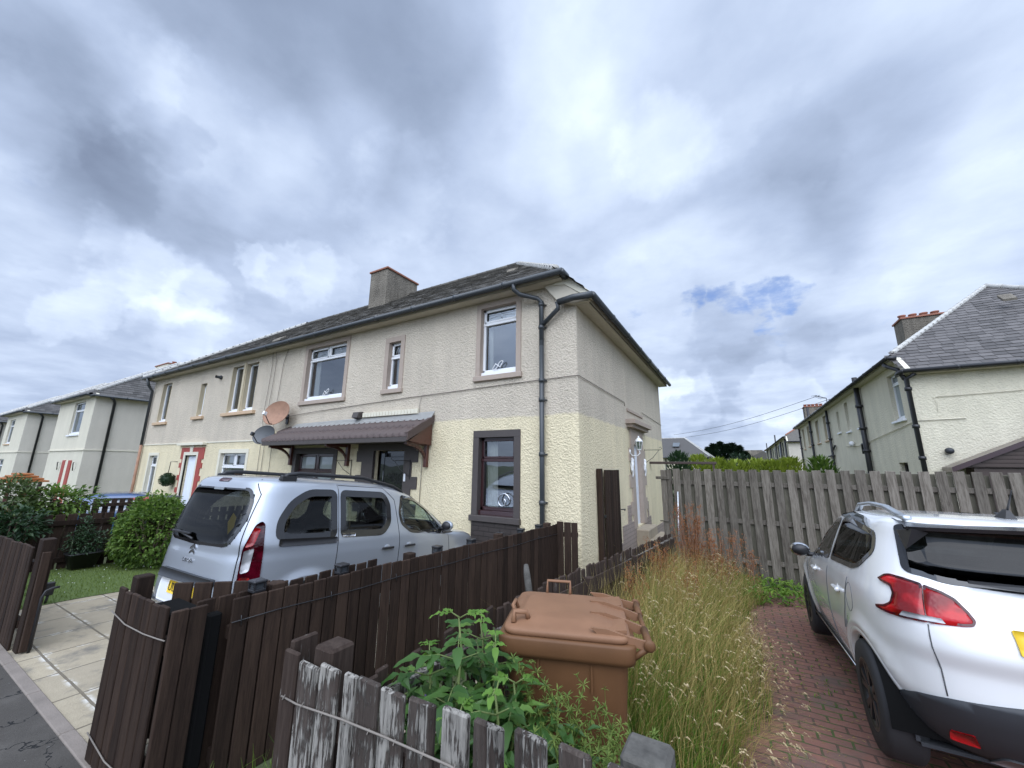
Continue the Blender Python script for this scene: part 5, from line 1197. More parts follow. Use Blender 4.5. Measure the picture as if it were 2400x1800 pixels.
def wheel(parent, v, u, r, rim_r, w=.20, sg=-1, spokes=5, rimmat=None):
    """sg: side the hub faces"""
    t = MB(); c = (v, u, r); prof = [(rim_r, -w/2), (r*.93, -w/2), (r*.985, -w*.42), (r, -w*.3), (r, w*.3), (r*.985, w*.42), (r*.93, w/2), (rim_r, w/2)]
    root = thing_part = None
    t.lathe(prof, 40, 'x', c); o = t.build('wheel', m_tyre, parent, local=True)
    q = MB(); f = sg*w/2
    q.lathe([(rim_r+.004, f*1.0), (rim_r-.012, f*1.02), (rim_r-.03, f*.8), (rim_r-.05, f*.3), (rim_r-.05, -f)], 40, 'x', c)
    q.lathe([(0, f*.3), (rim_r-.05, f*.25)], 30, 'x', c)
    q.lathe([(0, f*.98), (.035, f*.98), (.055, f*.86), (.06, f*.4)], 20, 'x', c)
    for k in range(spokes):
        a = 2*pi*k/spokes+.3
        for da in (-.14, .14):
            def P(rr, aa, x): return (v+x, u+rr*cos(aa), r+rr*sin(aa))
            a1, a2 = a+da*.4, a+da*1.6; wi = .11
            A = [P(.04, a1-.35, f*.9), P(rim_r-.025, a2-wi, f*.96), P(rim_r-.025, a2+wi, f*.96), P(.04, a1+.35, f*.9)]
            q.add(A+[(x-sg*.03, y, z) for x, y, z in A], [(0, 1, 2, 3), (0, 4, 5, 1), (2, 6, 7, 3), (1, 5, 6, 2), (0, 3, 7, 4)], .5)
    q.build('rim', rimmat or m_alloy, o, local=True); return o
def seat(mb, v, u, z=.35, h=.62):
    mb.cbox(v-.25, v+.25, u-.25, u+.27, z, z+.16, .05)
    stack(mb, [rrect(.24, .06, .05, z+.12, cx=v, cy=u-.24), rrect(.25, .075, .06, z+.35, cx=v, cy=u-.29), rrect(.22, .06, .05, z+h, cx=v, cy=u-.36)])
    stack(mb, [rrect(.10, .035, .03, z+h+.04, cx=v, cy=u-.37), rrect(.13, .05, .04, z+h+.12, cx=v, cy=u-.38), rrect(.10, .035, .03, z+h+.21, cx=v, cy=u-.38)])
def interior(c, parent, us, floor=.3, dash=None, wdt=.62):
    q = MB(); L0, L1 = c.ur(.5)+.25, min(c.uf(.9)-.5, dash+.3); q.box(-.72, .72, L0, L1, floor-.02, floor)
    for v in (-.74, .72): q.box(v, v+.02, L0, L1, floor, .93)
    q.cbox(-.70, .70, dash-.12, dash+.25, .70, .98, .05); q.cbox(-.15, .15, dash-.5, dash, .35, .75, .03)
    q.build('cabin_trim', m_seat, parent, local=True)
    for u, row in us:
        for v in row: s_ = MB(); seat(s_, v, u, floor+.02); s_.build('seat', m_seat, parent, local=True)
    q = MB(); q.smooth = True; P = [(.36+.19*cos(a), dash-.30+.06*sin(a), .93+.17*sin(a)) for a in [2*pi*i/20 for i in range(21)]]; q.tube(P, .014, 6); q.tube([(.36, dash-.3, .93), (.36, dash, .80)], .03, 6); q.build('steering_wheel', m_black, parent, local=True)
def mirror(parent, sg, v, u, z, capmat):
    q = MB(); q.ball((sg*(v+.10), u, z), .10, .065, .075, 14); o = q.build('door_mirror', capmat, parent, local=True)
    q = MB(); q.ball((sg*(v+.10), u-.02, z), .088, .062, .064, 14); q.tube([(sg*(v-.06), u-.01, z-.05), (sg*(v+.06), u, z-.04)], .028, 6); q.build('mirror_housing', m_black, o, local=True)
    return o
def archlip(parent, f, cu, cz, r, mat_, name='arch_lip', w=.03, a0=-.18, a1=3.32):
    mb = MB(); mb.smooth = True; n = 40; vs = []
    for i in range(n+1):
        a = a0+(a1-a0)*i/n
        for rr, off in ((r+w, .001), (r+w*.6, .007), (r-.004, .009), (r-.012, -.03)):
            P_ = f(cu+rr*cos(a), cz+rr*sin(a)); vs.append(P_+Vector((off*(1 if P_.x > 0 else -1), 0, 0)))
    mb.add(vs, [(i*4+k, i*4+k+1, (i+1)*4+k+1, (i+1)*4+k) for i in range(n) for k in range(3)]); mb.build(name, mat_, parent, local=True)
# ---------------- silver van-like people carrier
vs_ = .965; vz0 = .07; vth = radians(-1.2); vsl = atan2(.075, 1)
VM = Matrix.Translation((-4.75, 1.80, vz0)) @ Matrix.Rotation(-vth, 4, 'Z') @ Matrix.Rotation(-vsl, 4, 'X') @ Matrix.Scale(vs_, 4)
van = thing('parked_car', 'silver people carrier with black roof rails parked on the driveway', 'car', mat=VM)
V = Car([(.20, .80, .14, 4.22), (.34, .87, .05, 4.33), (.55, .90, .03, 4.37), (.78, .91, .05, 4.30), (.92, .91, .06, 4.18), (1.0, .905, .07, 3.98), (1.06, .90, .07, 3.60), (1.10, .893, .072, 3.42), (1.2, .872, .085, 3.26), (1.35, .835, .115, 3.00), (1.5, .795, .15, 2.72), (1.60, .765, .175, 2.48), (1.67, .725, .20, 2.22), (1.71, .65, .26, 2.02), (1.735, .50, .42, 1.75), (1.748, .25, .8, 1.5), (1.75, .05, 1.1, 1.3)], 6., 4.6, .45)
def bl_(cu, cz, r, amp, wd_=.10):
    def f(u, z):
        d = sqrt((u-cu)**2+(z-cz)**2); return amp*max(0, 1-abs(d-r-.05)/wd_)**1.5 if z > .25 else 0
    return f
b1, b2 = bl_(.76, .33, .37, .028), bl_(3.48, .33, .37, .03); V.bulge = lambda u, z: b1(u, z)+b2(u, z)
q1 = rounded([(.38, 1.115), (1.065, 1.10), (1.065, 1.625), (.70, 1.62), (.50, 1.50), (.38, 1.30)], .09)
q2 = rounded([(1.11, 1.10), (1.76, 1.085), (1.90, 1.22), (1.90, 1.48), (1.80, 1.615), (1.11, 1.625)], .08)
q3 = rounded([(2.04, 1.36), (2.08, 1.20), (2.27, 1.085), (3.10, 1.02), (3.02, 1.12), (2.74, 1.40), (2.47, 1.535), (2.12, 1.585)], .06)
rw = rounded([(-.66, 1.28), (-.56, 1.05), (.0, 1.03), (.60, 1.05), (.68, 1.28), (.645, 1.50), (.57, 1.61), (-.55, 1.61), (-.63, 1.50)], .10)
ws = rounded([(-.74, 1.14), (.74, 1.14), (.64, 1.58), (-.64, 1.58)], .05)
V.body(m_silver, van, [offs(p, -.012) for p in (q1, q2, q3)], [offs(rw, -.004)], [offs(ws, -.012)], [(.76, .33, .36), (3.48, .33, .36)])
for sg in (-1, 1):
    F_ = V.S(sg)
    for p in (q1, q2, q3):
        mb = MB(); ringpanel(mb, p, .075 if p is not q3 else .04, F_, .005, .016); o = mb.build('window_frame', m_gloss, van, local=True); mb = MB(); panel(mb, offs(p, -.065 if p is not q3 else -.032), F_, .002, .004, .09); mb.build('window_glass', m_glassf if p is q3 else m_glassv, o, local=True)
    mb = MB(); mb.prism([F_(2.86, 1.05)+Vector((sg*.004, 0, 0)), F_(2.89, 1.05)+Vector((sg*.004, 0, 0)), F_(2.70, 1.43)+Vector((sg*.004, 0, 0)), F_(2.67, 1.43)+Vector((sg*.004, 0, 0))], (-sg*.01, 0, 0)); mb.build('window_bar', m_black, van, local=True)
    mb = MB(); panel(mb, rounded([(.42, 1.06), (1.07, 1.05), (1.07, 1.115), (.42, 1.13)], .02), F_, .010, .02); mb.build('side_trim', m_black, van, local=True); mb = MB(); panel(mb, rounded([(2.98, 1.03), (3.30, 1.03), (3.06, 1.14)], .02), F_, .006, .01); mb.build('mirror_base', m_black, van, local=True)
    mb = MB(); seam(mb, [(1.085, 1.68), (1.085, .42)], F_); mb.build('door_gap', m_black, van, local=True); mb = MB(); seam(mb, [(1.10, 1.675), (1.80, 1.665), (1.98, 1.52), (2.055, 1.0), (2.055, .40)], F_); mb.build('door_gap', m_black, van, local=True); mb = MB(); seam(mb, [(3.12, 1.05), (3.16, .8), (3.05, .42)], F_); mb.build('door_gap', m_black, van, local=True)
    for u in (1.84, 2.24):
        mb = MB(); a = F_(u, .93); n = Vector((sg, 0, 0)); mb.ball((a.x-sg*.012, u, .93), .018, .075, .05, 12); o = mb.build('handle_recess', m_silver, van, local=True)
        mb = MB(); mb.cbox(min(a.x+sg*.012, a.x+sg*.035), max(a.x+sg*.012, a.x+sg*.035), u-.10, u+.10, .918, .945, .008); mb.build('handle', m_black, van, local=True)
    # tail lamp wrapping the corner
    C_ = V.C(sg)
    t_o = rounded([(.85, .60), (1.05, .60), (1.04, .766), (1.025, 1.02), (.995, 1.27), (.96, 1.30), (.91, 1.265), (.845, 1.04), (.855, .766)], .03)
    mb = MB(); panel(mb, t_o, C_, .010, .03, .05); lo = mb.build('tail_light', m_dred, van, local=True)
    for nm, pp, mm in (('brake_lens', [(.862, 1.06), (.935, 1.08), (.965, 1.23), (.905, 1.24)], m_red), ('clear_lens', [(.868, .83), (.935, .85), (.945, 1.06), (.862, 1.03)], m_clear), ('fog_lens', [(.87, .66), (.965, .66), (.955, .80), (.872, .80)], m_red)):
        mb = MB(); panel(mb, rounded(pp, .02), C_, .014, .01, .05); mb.build(nm, mm, lo, local=True)
    mb = MB(); pts = [(.42, .0), (.50, .055), (.62, .075), (1.5, .078), (2.05, .055), (2.22, .02), (2.28, -.03)]
    zr = lambda u: 1.705 if u < 1.7 else 1.705-.09*(u-1.7)/.5
    mb.tube([Vector((sg*.655, u, zr(u)+h)) for u, h in pts], [.02, .024, .024, .022, .022, .022, .012], 8); mb.cbox(min(sg*.63, sg*.68), max(sg*.63, sg*.68), .42, .60, 1.68, 1.755, .012); mb.build('roof_rail', m_black, van, local=True)
    mirror(van, sg, .86, 3.0, 1.15, m_silver)
    for cu in (.76, 3.48): archlip(van, V.S(sg), cu, .33, .355, m_silver)
    for u in (.76, 3.48): wheel(van, sg*.80, u, .32, .20, .19, sg, 7, m_rail)
mb = MB(); ringpanel(mb, rw, .03, V.R(), .005, .018); o = mb.build('window_frame', m_gloss, van, local=True); mb = MB(); panel(mb, offs(rw, -.025), V.R(), .003, .004, .09); mb.build('window_glass', m_glassv, o, local=True)
mb = MB(); ringpanel(mb, ws, .05, V.F(), .006, .018); o = mb.build('window_frame', m_gloss, van, local=True); mb = MB(); panel(mb, offs(ws, -.045), V.F(), .003, .004, .12); mb.build('window_glass', m_glassf, o, local=True)
Rv = V.R()
mb = MB(); panel(mb, rounded([(-.10, 1.66), (.10, 1.66), (.10, 1.695), (-.10, 1.695)], .012), Rv, .008, .02); mb.build('high_brake_light', m_dred, van, local=True)
mb = MB(); seam(mb, [(-.74, .50), (-.72, .62), (-.70, 1.1), (-.67, 1.55), (-.56, 1.70)], Rv, .005); seam(mb, [(.74, .50), (.72, .62), (.70, 1.1), (.67, 1.55), (.56, 1.70)], Rv, .005); mb.build('tailgate_gap', m_black, van, local=True)
mb = MB(); panel(mb, rounded([(-.46, .685), (.56, .70), (.56, .77), (-.44, .775)], .03), Rv, .045, .05); mb.build('tailgate_grip', m_trim, van, local=True)
mb = MB(); panel(mb, rounded([(-.44, .45), (.50, .45), (.50, .68), (-.44, .68)], .05), Rv, .006, .01); mb.build('plate_recess', m_upvc, van, local=True)
mb = MB(); panel(mb, rounded([(-.22, .56), (.30, .56), (.30, .67), (-.22, .67)], .01), Rv, .012, .008); plo = mb.build('number_plate', m_plate, van, local=True)
def text(name, s, size, M, mat_, parent, depth=.002):
    cu = bpy.data.curves.new(name, 'FONT'); cu.body = s; cu.size = size; cu.extrude = depth; cu.align_x = 'CENTER'; cu.align_y = 'CENTER'; cu.materials.append(mat_)
    t_ = bpy.data.objects.new(name, cu); COL.objects.link(t_); dg = bpy.context.evaluated_depsgraph_get(); me = bpy.data.meshes.new_from_object(t_.evaluated_get(dg)); bpy.data.objects.remove(t_); bpy.data.curves.remove(cu)
    me.materials.clear(); me.materials.append(mat_); o = bpy.data.objects.new(name, me); COL.objects.link(o); o.parent = parent; o.matrix_local = M; return o
text('plate_lettering', 'UL', .11, Matrix.Translation((-.14, Rv(-.14, .615).y-.0125, .615)) @ Matrix.Rotation(pi/2, 4, 'X'), m_black, plo)
mb = MB()   # double chevron emblem
for dz in (0, .045):
    for s in (-1, 1): y = Rv(0, 1.0).y-.012; mb.prism([(0, y, .985+dz), (s*.055, y, .955+dz), (s*.055, y, .932+dz), (0, y, .962+dz)], (0, .016, 0))
mb.build('badge', m_chrome, van, local=True)
text('badge_lettering', 'CITROËN', .052, Matrix.Translation((-.03, Rv(0, .88).y-.006, .875)) @ Matrix.Rotation(radians(88), 4, 'X'), m_chrome, van)
mb = MB(); panel(mb, rounded([(1.13, 1.105), (1.31, 1.10), (1.32, 1.14), (1.13, 1.145)], .01), V.S(1), .009, .006); tb_ = mb.build('trim_badge', m_chrome, van, local=True)
pt = V.S(1)(1.22, 1.123); text('badge_lettering', 'XTR', .036, Matrix.Translation((pt.x+.0135, 1.22, 1.123)) @ Matrix.Rotation(pi/2, 4, 'Z') @ Matrix.Rotation(radians(80), 4, 'X'), m_black, tb_, .001)
mb = MB(); q = Rv(0, 1.60); mb.box(-.10, .10, q.y-.012, q.y-.006, 1.575, 1.60); mb.build('sticker', m_rail, van, local=True)
mb = MB(); panel(mb, rounded([(-.80, .30), (.80, .30), (.80, .47), (-.80, .47)], .03), V.R(), .03, .05); mb.build('rear_bumper', m_silver, van, local=True)
mb = MB(); a = Rv(-.25, 1.08); mb.tube([(-.02, a.y-.03, 1.08), (-.42, Rv(-.42, 1.14).y-.02, 1.13)], .012, 5); mb.cbox(-.5, -.1, a.y-.035, a.y-.012, 1.115, 1.135, .004); mb.build('rear_wiper', m_black, van, local=True)
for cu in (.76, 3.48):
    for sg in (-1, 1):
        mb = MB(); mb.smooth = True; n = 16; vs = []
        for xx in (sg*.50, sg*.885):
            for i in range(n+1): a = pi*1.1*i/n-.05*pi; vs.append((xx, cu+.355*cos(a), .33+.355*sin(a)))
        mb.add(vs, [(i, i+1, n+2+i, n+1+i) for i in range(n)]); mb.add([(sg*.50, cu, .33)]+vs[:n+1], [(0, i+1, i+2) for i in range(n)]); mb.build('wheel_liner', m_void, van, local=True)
interior(V, van, [(.95, (-.42, .0, .42)), (1.75, (-.42, 0, .42)), (2.55, (-.37, .37))], dash=3.15)
mb = MB(); mb.poly([(.16, .285, 1.34), (.10, .28, 1.24), (.16, .275, 1.12), (.24, .28, 1.2), (.24, .285, 1.30)]) ; mb.M = Matrix(); mb.build('sunshade_sticker', m_plate, van, local=True)
# ---------------- white crossover
pz0 = .04; psl = atan2(.048, 1)
PM = Matrix.Translation((1.50, 3.22, pz0)) @ Matrix.Rotation(radians(1.0), 4, 'Z') @ Matrix.Rotation(-psl, 4, 'X')
car = thing('parked_car', 'white crossover with silver roof rails parked on the red block paving', 'car', mat=PM)
P = Car([(.24, .76, .34, 4.0), (.36, .82, .17, 4.08), (.46, .845, .10, 4.12), (.58, .862, .05, 4.14), (.72, .868, .045, 4.12), (.84, .866, .008, 3.98), (.92, .860, .022, 3.6), (.98, .85, .05, 3.15), (1.02, .842, .07, 3.0), (1.10, .815, .12, 2.88), (1.25, .765, .23, 2.64), (1.38, .715, .31, 2.36), (1.46, .68, .34, 2.10), (1.50, .64, .36, 1.9), (1.53, .54, .50, 1.66), (1.545, .36, .72, 1.5), (1.552, .05, 1.1, 1.3)], 5.2, 4.6, .45)
d1, d2 = bl_(.68, .34, .37, .022), bl_(3.26, .34, .37, .022)
P.bulge = lambda u, z: (d1(u, z) if u > .68 or z > .62 else d1(u, z)*max(0, (z-.5)/.12))+d2(u, z)
p1_ = rounded([(.70, 1.14), (.84, 1.105), (1.59, 1.07), (1.51, 1.45), (1.28, 1.465), (.90, 1.44), (.60, 1.41), (.53, 1.27)], .06)
p2_ = rounded([(1.66, 1.065), (2.48, .985), (2.48, 1.02), (2.1, 1.29), (1.80, 1.42), (1.58, 1.45)], .04)
p3_ = rounded([(2.52, .985), (2.84, .975), (2.54, 1.11)], .03)
prw = rounded([(-.66, 1.195), (-.50, 1.162), (-.25, 1.155), (.25, 1.155), (.50, 1.162), (.66, 1.195), (.615, 1.475), (-.615, 1.475)], .035)
pws = rounded([(-.70, 1.05), (.70, 1.05), (.60, 1.42), (-.60, 1.42)], .05)
P.body(m_whitecar, car, [offs(p, -.006) for p in (p1_, p2_)], [offs(prw, -.010)], [offs(pws, -.012)], [(.68, .34, .365), (3.26, .34, .365)])
for sg in (-1, 1):
    F_ = P.S(sg)
    for p in (p1_, p2_, p3_):
        mb = MB(); ringpanel(mb, p, .035, F_, .005, .016); o = mb.build('window_frame', m_gloss, car, local=True); mb = MB(); panel(mb, offs(p, -.028), F_, .002, .004, .08); mb.build('window_glass', m_glassp if p is p1_ else m_glassv, o, local=True)
    mb = MB(); panel(mb, rounded([(.70, 1.425), (.88, 1.485), (1.28, 1.50), (1.55, 1.472), (1.52, 1.452), (1.28, 1.472), (.95, 1.445)], .01), F_, .022, .02); mb.build('wind_deflector', m_glassv, car, local=True)
    mb = MB(); seam(mb, [(.92, 1.03), (1.0, .82), (1.14, .62)], F_); mb.build('door_gap', m_dishg, car, local=True); mb = MB(); seam(mb, [(1.66, 1.0), (1.70, .70), (1.66, .34)], F_); mb.build('door_gap', m_dishg, car, local=True); mb = MB(); seam(mb, [(2.90, .95), (2.92, .6), (2.80, .36)], F_, .004); mb.build('door_gap', m_dishg, car, local=True)
    mb = MB(); panel(mb, rounded([(.98, .27), (2.90, .25), (2.90, .335), (.98, .345)], .03), F_, .012, .03); mb.build('sill_trim', m_trim, car, local=True)
    mb = MB(); mb.tube([F_(1.04, .345)+Vector((sg*.018, 0, 0)), F_(2.85, .34)+Vector((sg*.018, 0, 0))], .006, 5); mb.build('sill_chrome', m_chrome, car, local=True)
    for u in (1.22, 2.26):
        mb = MB(); a = F_(u, .885); mb.cbox(min(a.x, a.x+sg*.035), max(a.x, a.x+sg*.035), u-.09, u+.085, .875, .905, .010); mb.ball((a.x-sg*.012, u, .885), .02, .055, .045, 10); mb.build('handle', m_whitecar, car, local=True)
    cc = [(.86+.085*cos(a), .90+.10*sin(a)) for a in [2*pi*i/24 for i in range(25)]]
    if sg < 0: mb = MB(); seam(mb, cc, F_, .0025); mb.build('fuel_flap', m_dishg, car, local=True)
    # tail lamps: claw shaped, across side panel and tailgate
    C_ = P.C(sg, .8)
    def al(v=None, u=None, z=1.0):
        if v is not None: X = P.R()(v, z); return atan2(v, .8-X.y)
        return atan2(P.sv(u, z), .8-u)
    A = [(1.085, 1.12), (1.03, 1.155), (.99, 1.163), (.90, 1.158), (.795, 1.142), (.748, .952), (.85, .945), (.97, .945), (1.058, .952), (1.065, .968), (.985, .985), (.940, 1.01), (.935, 1.06), (.967, 1.096), (1.03, 1.105)]
    B = [(.788, 1.139), (.70, 1.118), (.642, 1.093), (.585, 1.04), (.555, 1.0), (.562, .975), (.60, .967), (.741, .952)]
    for nm, pp, mm in (('tail_light', rounded(A, .012), m_red), ('tail_light', rounded(B, .012), m_red)):
        mb = MB(); panel(mb, pp, C_, .012, .025, .05); lo = mb.build(nm, mm, car, local=True)
        mb = MB(); ringpanel(mb, pp, .012, C_, .0135, .004); mb.build('lens_edge', m_dred, lo, local=True)
    mb = MB(); panel(mb, rounded([(.88, .955), (.67, .962), (.69, .985), (.86, .982)], .005), C_, .0145, .004, .05); mb.build('reversing_lens', m_clear, lo, local=True)
    # roof rail
    mb = MB(); pts = [(.50, .015), (.62, .035), (.85, .075), (1.2, .09), (1.55, .075), (1.84, .03), (1.93, -.035)]
    mb.smooth = True; rz_ = lambda u: 1.505 if u < 1.5 else 1.505-.13*((u-1.5)/.43)**1.6
    N = len(pts); vv = []
    for u, h in pts:
        x = sg*.545; z = rz_(u)+h; vv += [(x-.022, u, z-.012), (x+.022, u, z-.012), (x+.018, u, z+.012), (x-.018, u, z+.012)]
    mb.add(vv, [(i*4+k, i*4+(k+1) % 4, (i+1)*4+(k+1) % 4, (i+1)*4+k) for i in range(N-1) for k in range(4)]+[(0, 1, 2, 3), ((N-1)*4, (N-1)*4+3, (N-1)*4+2, (N-1)*4+1)]); mb.cbox(sg*.545-.024, sg*.545+.024, .44, .56, 1.49, 1.535, .008); rr_ = mb.build('roof_rail', m_rail, car, local=True)
    mb = MB(); mb.prism([(sg*.545-.016, 1.88, 1.37), (sg*.545-.016, 1.80, 1.50), (sg*.545-.016, 1.68, 1.53), (sg*.545-.016, 1.70, 1.46)], (.032, 0, 0)); mb.build('rail_foot', m_black, rr_, local=True)
    archlip(car, F_, 3.26, .34, .36, m_whitecar); archlip(car, F_, .68, .34, .36, m_whitecar, a1=2.72); archlip(car, F_, .68, .34, .36, m_trim, 'arch_trim', w=.06, a0=2.70, a1=3.4)
    mr = mirror(car, sg, .84, 2.64, 1.02, m_chrome)
    for u in (.68, 3.26): wheel(car, sg*.765, u, .33, .205, .20, sg, 5, m_alloy)
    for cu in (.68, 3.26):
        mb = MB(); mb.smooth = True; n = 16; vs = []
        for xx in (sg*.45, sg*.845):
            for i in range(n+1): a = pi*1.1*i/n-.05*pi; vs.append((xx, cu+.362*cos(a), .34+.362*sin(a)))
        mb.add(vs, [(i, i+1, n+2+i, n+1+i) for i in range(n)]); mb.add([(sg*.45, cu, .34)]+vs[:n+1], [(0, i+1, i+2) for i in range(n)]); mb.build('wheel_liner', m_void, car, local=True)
Rp = P.R()
mb = MB(); ringpanel(mb, prw, .032, Rp, .004, .018); o = mb.build('window_frame', m_gloss, car, local=True); mb = MB(); panel(mb, offs(prw, -.026), Rp, .003, .004, .09); mb.build('window_glass', m_glassp, o, local=True)
mb = MB(); ringpanel(mb, pws, .05, P.F(), .006, .018); o = mb.build('window_frame', m_gloss, car, local=True); mb = MB(); panel(mb, offs(pws, -.045), P.F(), .003, .004, .12); mb.build('window_glass', m_glassf, o, local=True)
# spoiler over the rear window
mb = MB(); mb.smooth = False
xs_ = [-.60, -.52, -.3, 0, .3, .52, .60]; N = len(xs_); bow = [.06, .015, .0, -.01, 0, .015, .06]
top_a = [(x, .56, 1.522-.02*abs(x)) for x in xs_]; top_b = [(x, .235+b_, 1.492-.035*abs(x)) for x, b_ in zip(xs_, bow)]; low_b = [(x, .245+b_, 1.470-.035*abs(x)) for x, b_ in zip(xs_, bow)]; low_a = [(x, .40, 1.445-.02*abs(x)) for x in xs_]
mb.add(top_a+top_b+low_b+low_a, [(r_*N+i, r_*N+i+1, (r_+1)*N+i+1, (r_+1)*N+i) for r_ in range(3) for i in range(N-1)]); mb.build('spoiler', m_whitecar, car, local=True)
for s in (-1, 1):
    mb = MB(); mb.prism([(s*.62, .40, 1.44), (s*.58, .27, 1.46), (s*.50, .29, 1.44), (s*.62, .30, 1.33)], (0, .02, 0)); mb.build('spoiler_wing', m_black, car, local=True)
mb = MB(); panel(mb, rounded([(-.87, .27), (.87, .27), (.87, .62), (.80, .65), (.0, .60), (-.80, .65), (-.87, .62)], .02) if False else [(.012, .25), (.40, .25), (.72, .255), (.90, .27), (1.04, .31), (1.075, .40), (1.075, .455), (1.02, .505), (.90, .545), (.725, .582), (.447, .622), (.2, .635), (.012, .638)], P.C(-1, .8), .012, .03); panel(mb, [(.012, .25), (.40, .25), (.72, .255), (.90, .27), (1.04, .31), (1.075, .40), (1.075, .455), (1.02, .505), (.90, .545), (.725, .582), (.447, .622), (.2, .635), (.012, .638)], P.C(1, .8), .012, .03)
mb.build('rear_bumper', m_trim, car, local=True)
for s in (-1, 1):
    mb = MB(); C_ = P.C(s, .8); panel(mb, rounded([(.84, .345), (.70, .355), (.69, .42), (.80, .405)], .01), C_, .018, .01); mb.build('reflector', m_red, car, local=True)
mb = MB(); panel(mb, rounded([(-.45, .24), (.45, .24), (.42, .33), (-.42, .33)], .03), Rp, .02, .03); mb.build('skid_plate', m_rail, car, local=True)
mb = MB()
for s in (-1, 1): seam(mb, [(.745, .945), (.737, .72), (.737, .59)], P.C(s, .8), .004, 0)
mb.build('tailgate_gap', m_dishg, car, local=True)
mb = MB(); panel(mb, rounded([(-.335, .875), (.185, .875), (.185, .985), (-.335, .985)], .01), Rp, .014, .01); mb.build('number_plate', m_plate, car, local=True)
mb = MB(); a = Rp(0, 1.13); mb.prism([(-.02, a.y-.03, 1.16), (-.42, a.y-.005, 1.185), (-.42, a.y-.005, 1.20), (.0, a.y-.02, 1.205)], (0, .02, 0)); mb.build('rear_wiper', m_black, car, local=True)
mb = MB(); mb.prism([(-.03, .62, 1.535), (.03, .62, 1.535), (.015, .74, 1.575), (-.015, .74, 1.575)], (0, .02, .0)); mb.add([(-.03, .60, 1.53), (.03, .60, 1.53), (.03, .74, 1.54), (-.03, .74, 1.54), (-.006, .62, 1.60), (.006, .62, 1.60), (.006, .66, 1.60), (-.006, .66, 1.60)], [(0, 1, 5, 4), (1, 2, 6, 5), (2, 3, 7, 6), (3, 0, 4, 7), (4, 5, 6, 7)]); mb.tube([(0, .63, 1.59), (0, .52, 1.72)], [.007, .003], 5); mb.build('aerial', m_black, car, local=True)
interior(P, car, [(1.25, (-.37, .37)), (2.05, (-.36, .36))], dash=2.65, floor=.25)
# ---------------- blue car beyond the fences
BMx = Matrix.Translation((-16.4, 3.2, -.50)) @ Matrix.Rotation(radians(-20), 4, 'Z')
bc = thing('parked_car', 'dark blue hatchback seen only by its roof behind the old fence', 'car', mat=BMx)
B_ = Car([(.22, .76, .2, 3.8), (.5, .82, .05, 3.95), (.8, .84, .03, 3.85), (.92, .83, .08, 3.1), (1.0, .80, .14, 2.8), (1.2, .72, .35, 2.5), (1.36, .64, .55, 2.1), (1.42, .55, .75, 1.8), (1.45, .3, 1.0, 1.6), (1.455, .05, 1.2, 1.3)], 6, 5)
bw = rounded([(.60, 1.0), (2.3, .95), (1.8, 1.32), (.95, 1.33)], .08); brw = rounded([(-.60, 1.02), (.60, 1.02), (.5, 1.30), (-.5, 1.30)], .05)
B_.body(m_bluecar, bc, [offs(bw, -.04)], [offs(brw, -.04)], [], [(.65, .32, .34), (3.15, .32, .34)])
for sg in (-1, 1):
    mb = MB(); panel(mb, bw, B_.S(sg), .004, .01, .1); mb.build('window_glass', m_panel, bc, local=True)
    for u in (.65, 3.15): wheel(bc, sg*.74, u, .31, .19, .18, sg, 5)
mb = MB(); panel(mb, brw, B_.R(), .004, .01, .1); mb.build('window_glass', m_panel, bc, local=True)
# ------------------------------------------------------------------ vegetation
rr = random.random
def ru(a, b): return a+(b-a)*rr()
def crown(mb, c, rx, ry, rz, n, L, W, lump=.25, seed=0, fill=.25, up_bias=.2, zmin=None):
    c = Vector(c); k = 0
    while k < n:
        d = Vector((random.gauss(0, 1), random.gauss(0, 1), random.gauss(0, 1))).normalized()
        nz = noise.noise(d*2.3+Vector((seed, seed*2, 0)))*lump*1.6+noise.noise(d*6+Vector((seed, 0, 3)))*lump*.7
        t = (1+nz)*(1-fill*rr()**2); p = c+Vector((d.x*rx, d.y*ry, d.z*rz))*t
        if zmin is not None and p.z < zmin: continue
        dd = (d+Vector((ru(-1, 1), ru(-1, 1), ru(-1, .6)))*.8+Vector((0, 0, up_bias))).normalized()
        mb.leaf(p, dd, (ru(-.5, .5), ru(-.5, .5), 1), L*ru(.7, 1.25), W*ru(.7, 1.2), .2, None, ru(0, .4)); k += 1
# clipped hedge bush
hb = thing('round_hedge', 'large round light green hedge bush between lawn and van', 'hedge', (-9.7, 3.4, 0))
mb = MB(); crown(mb, (-9.75, 3.30, .50), .62, .58, .66, 5200, .075, .045, .16, 3.3, .22, zmin=.02); mb.build('leaves', m_hedge, hb)
mb = MB()
for i in range(7): a = i*.9; mb.tube([(-9.75+.08*cos(a), 3.3+.08*sin(a), -.1), (-9.75+.2*cos(a), 3.3+.2*sin(a), .4), (-9.75+.4*cos(a), 3.3+.4*sin(a), .85)], [.02, .014, .006], 5)
mb.build('stems', m_bark, hb)
# planter shrub
mb = MB(); crown(mb, (-10.25, 2.52, .42), .22, .28, .22, 700, .05, .028, .3, 1.1, .6); crown(mb, (-10.27, 2.47, .62), .10, .10, .24, 260, .05, .028, .3, 2.1, .6); mb.build('foliage', m_dark, pl)
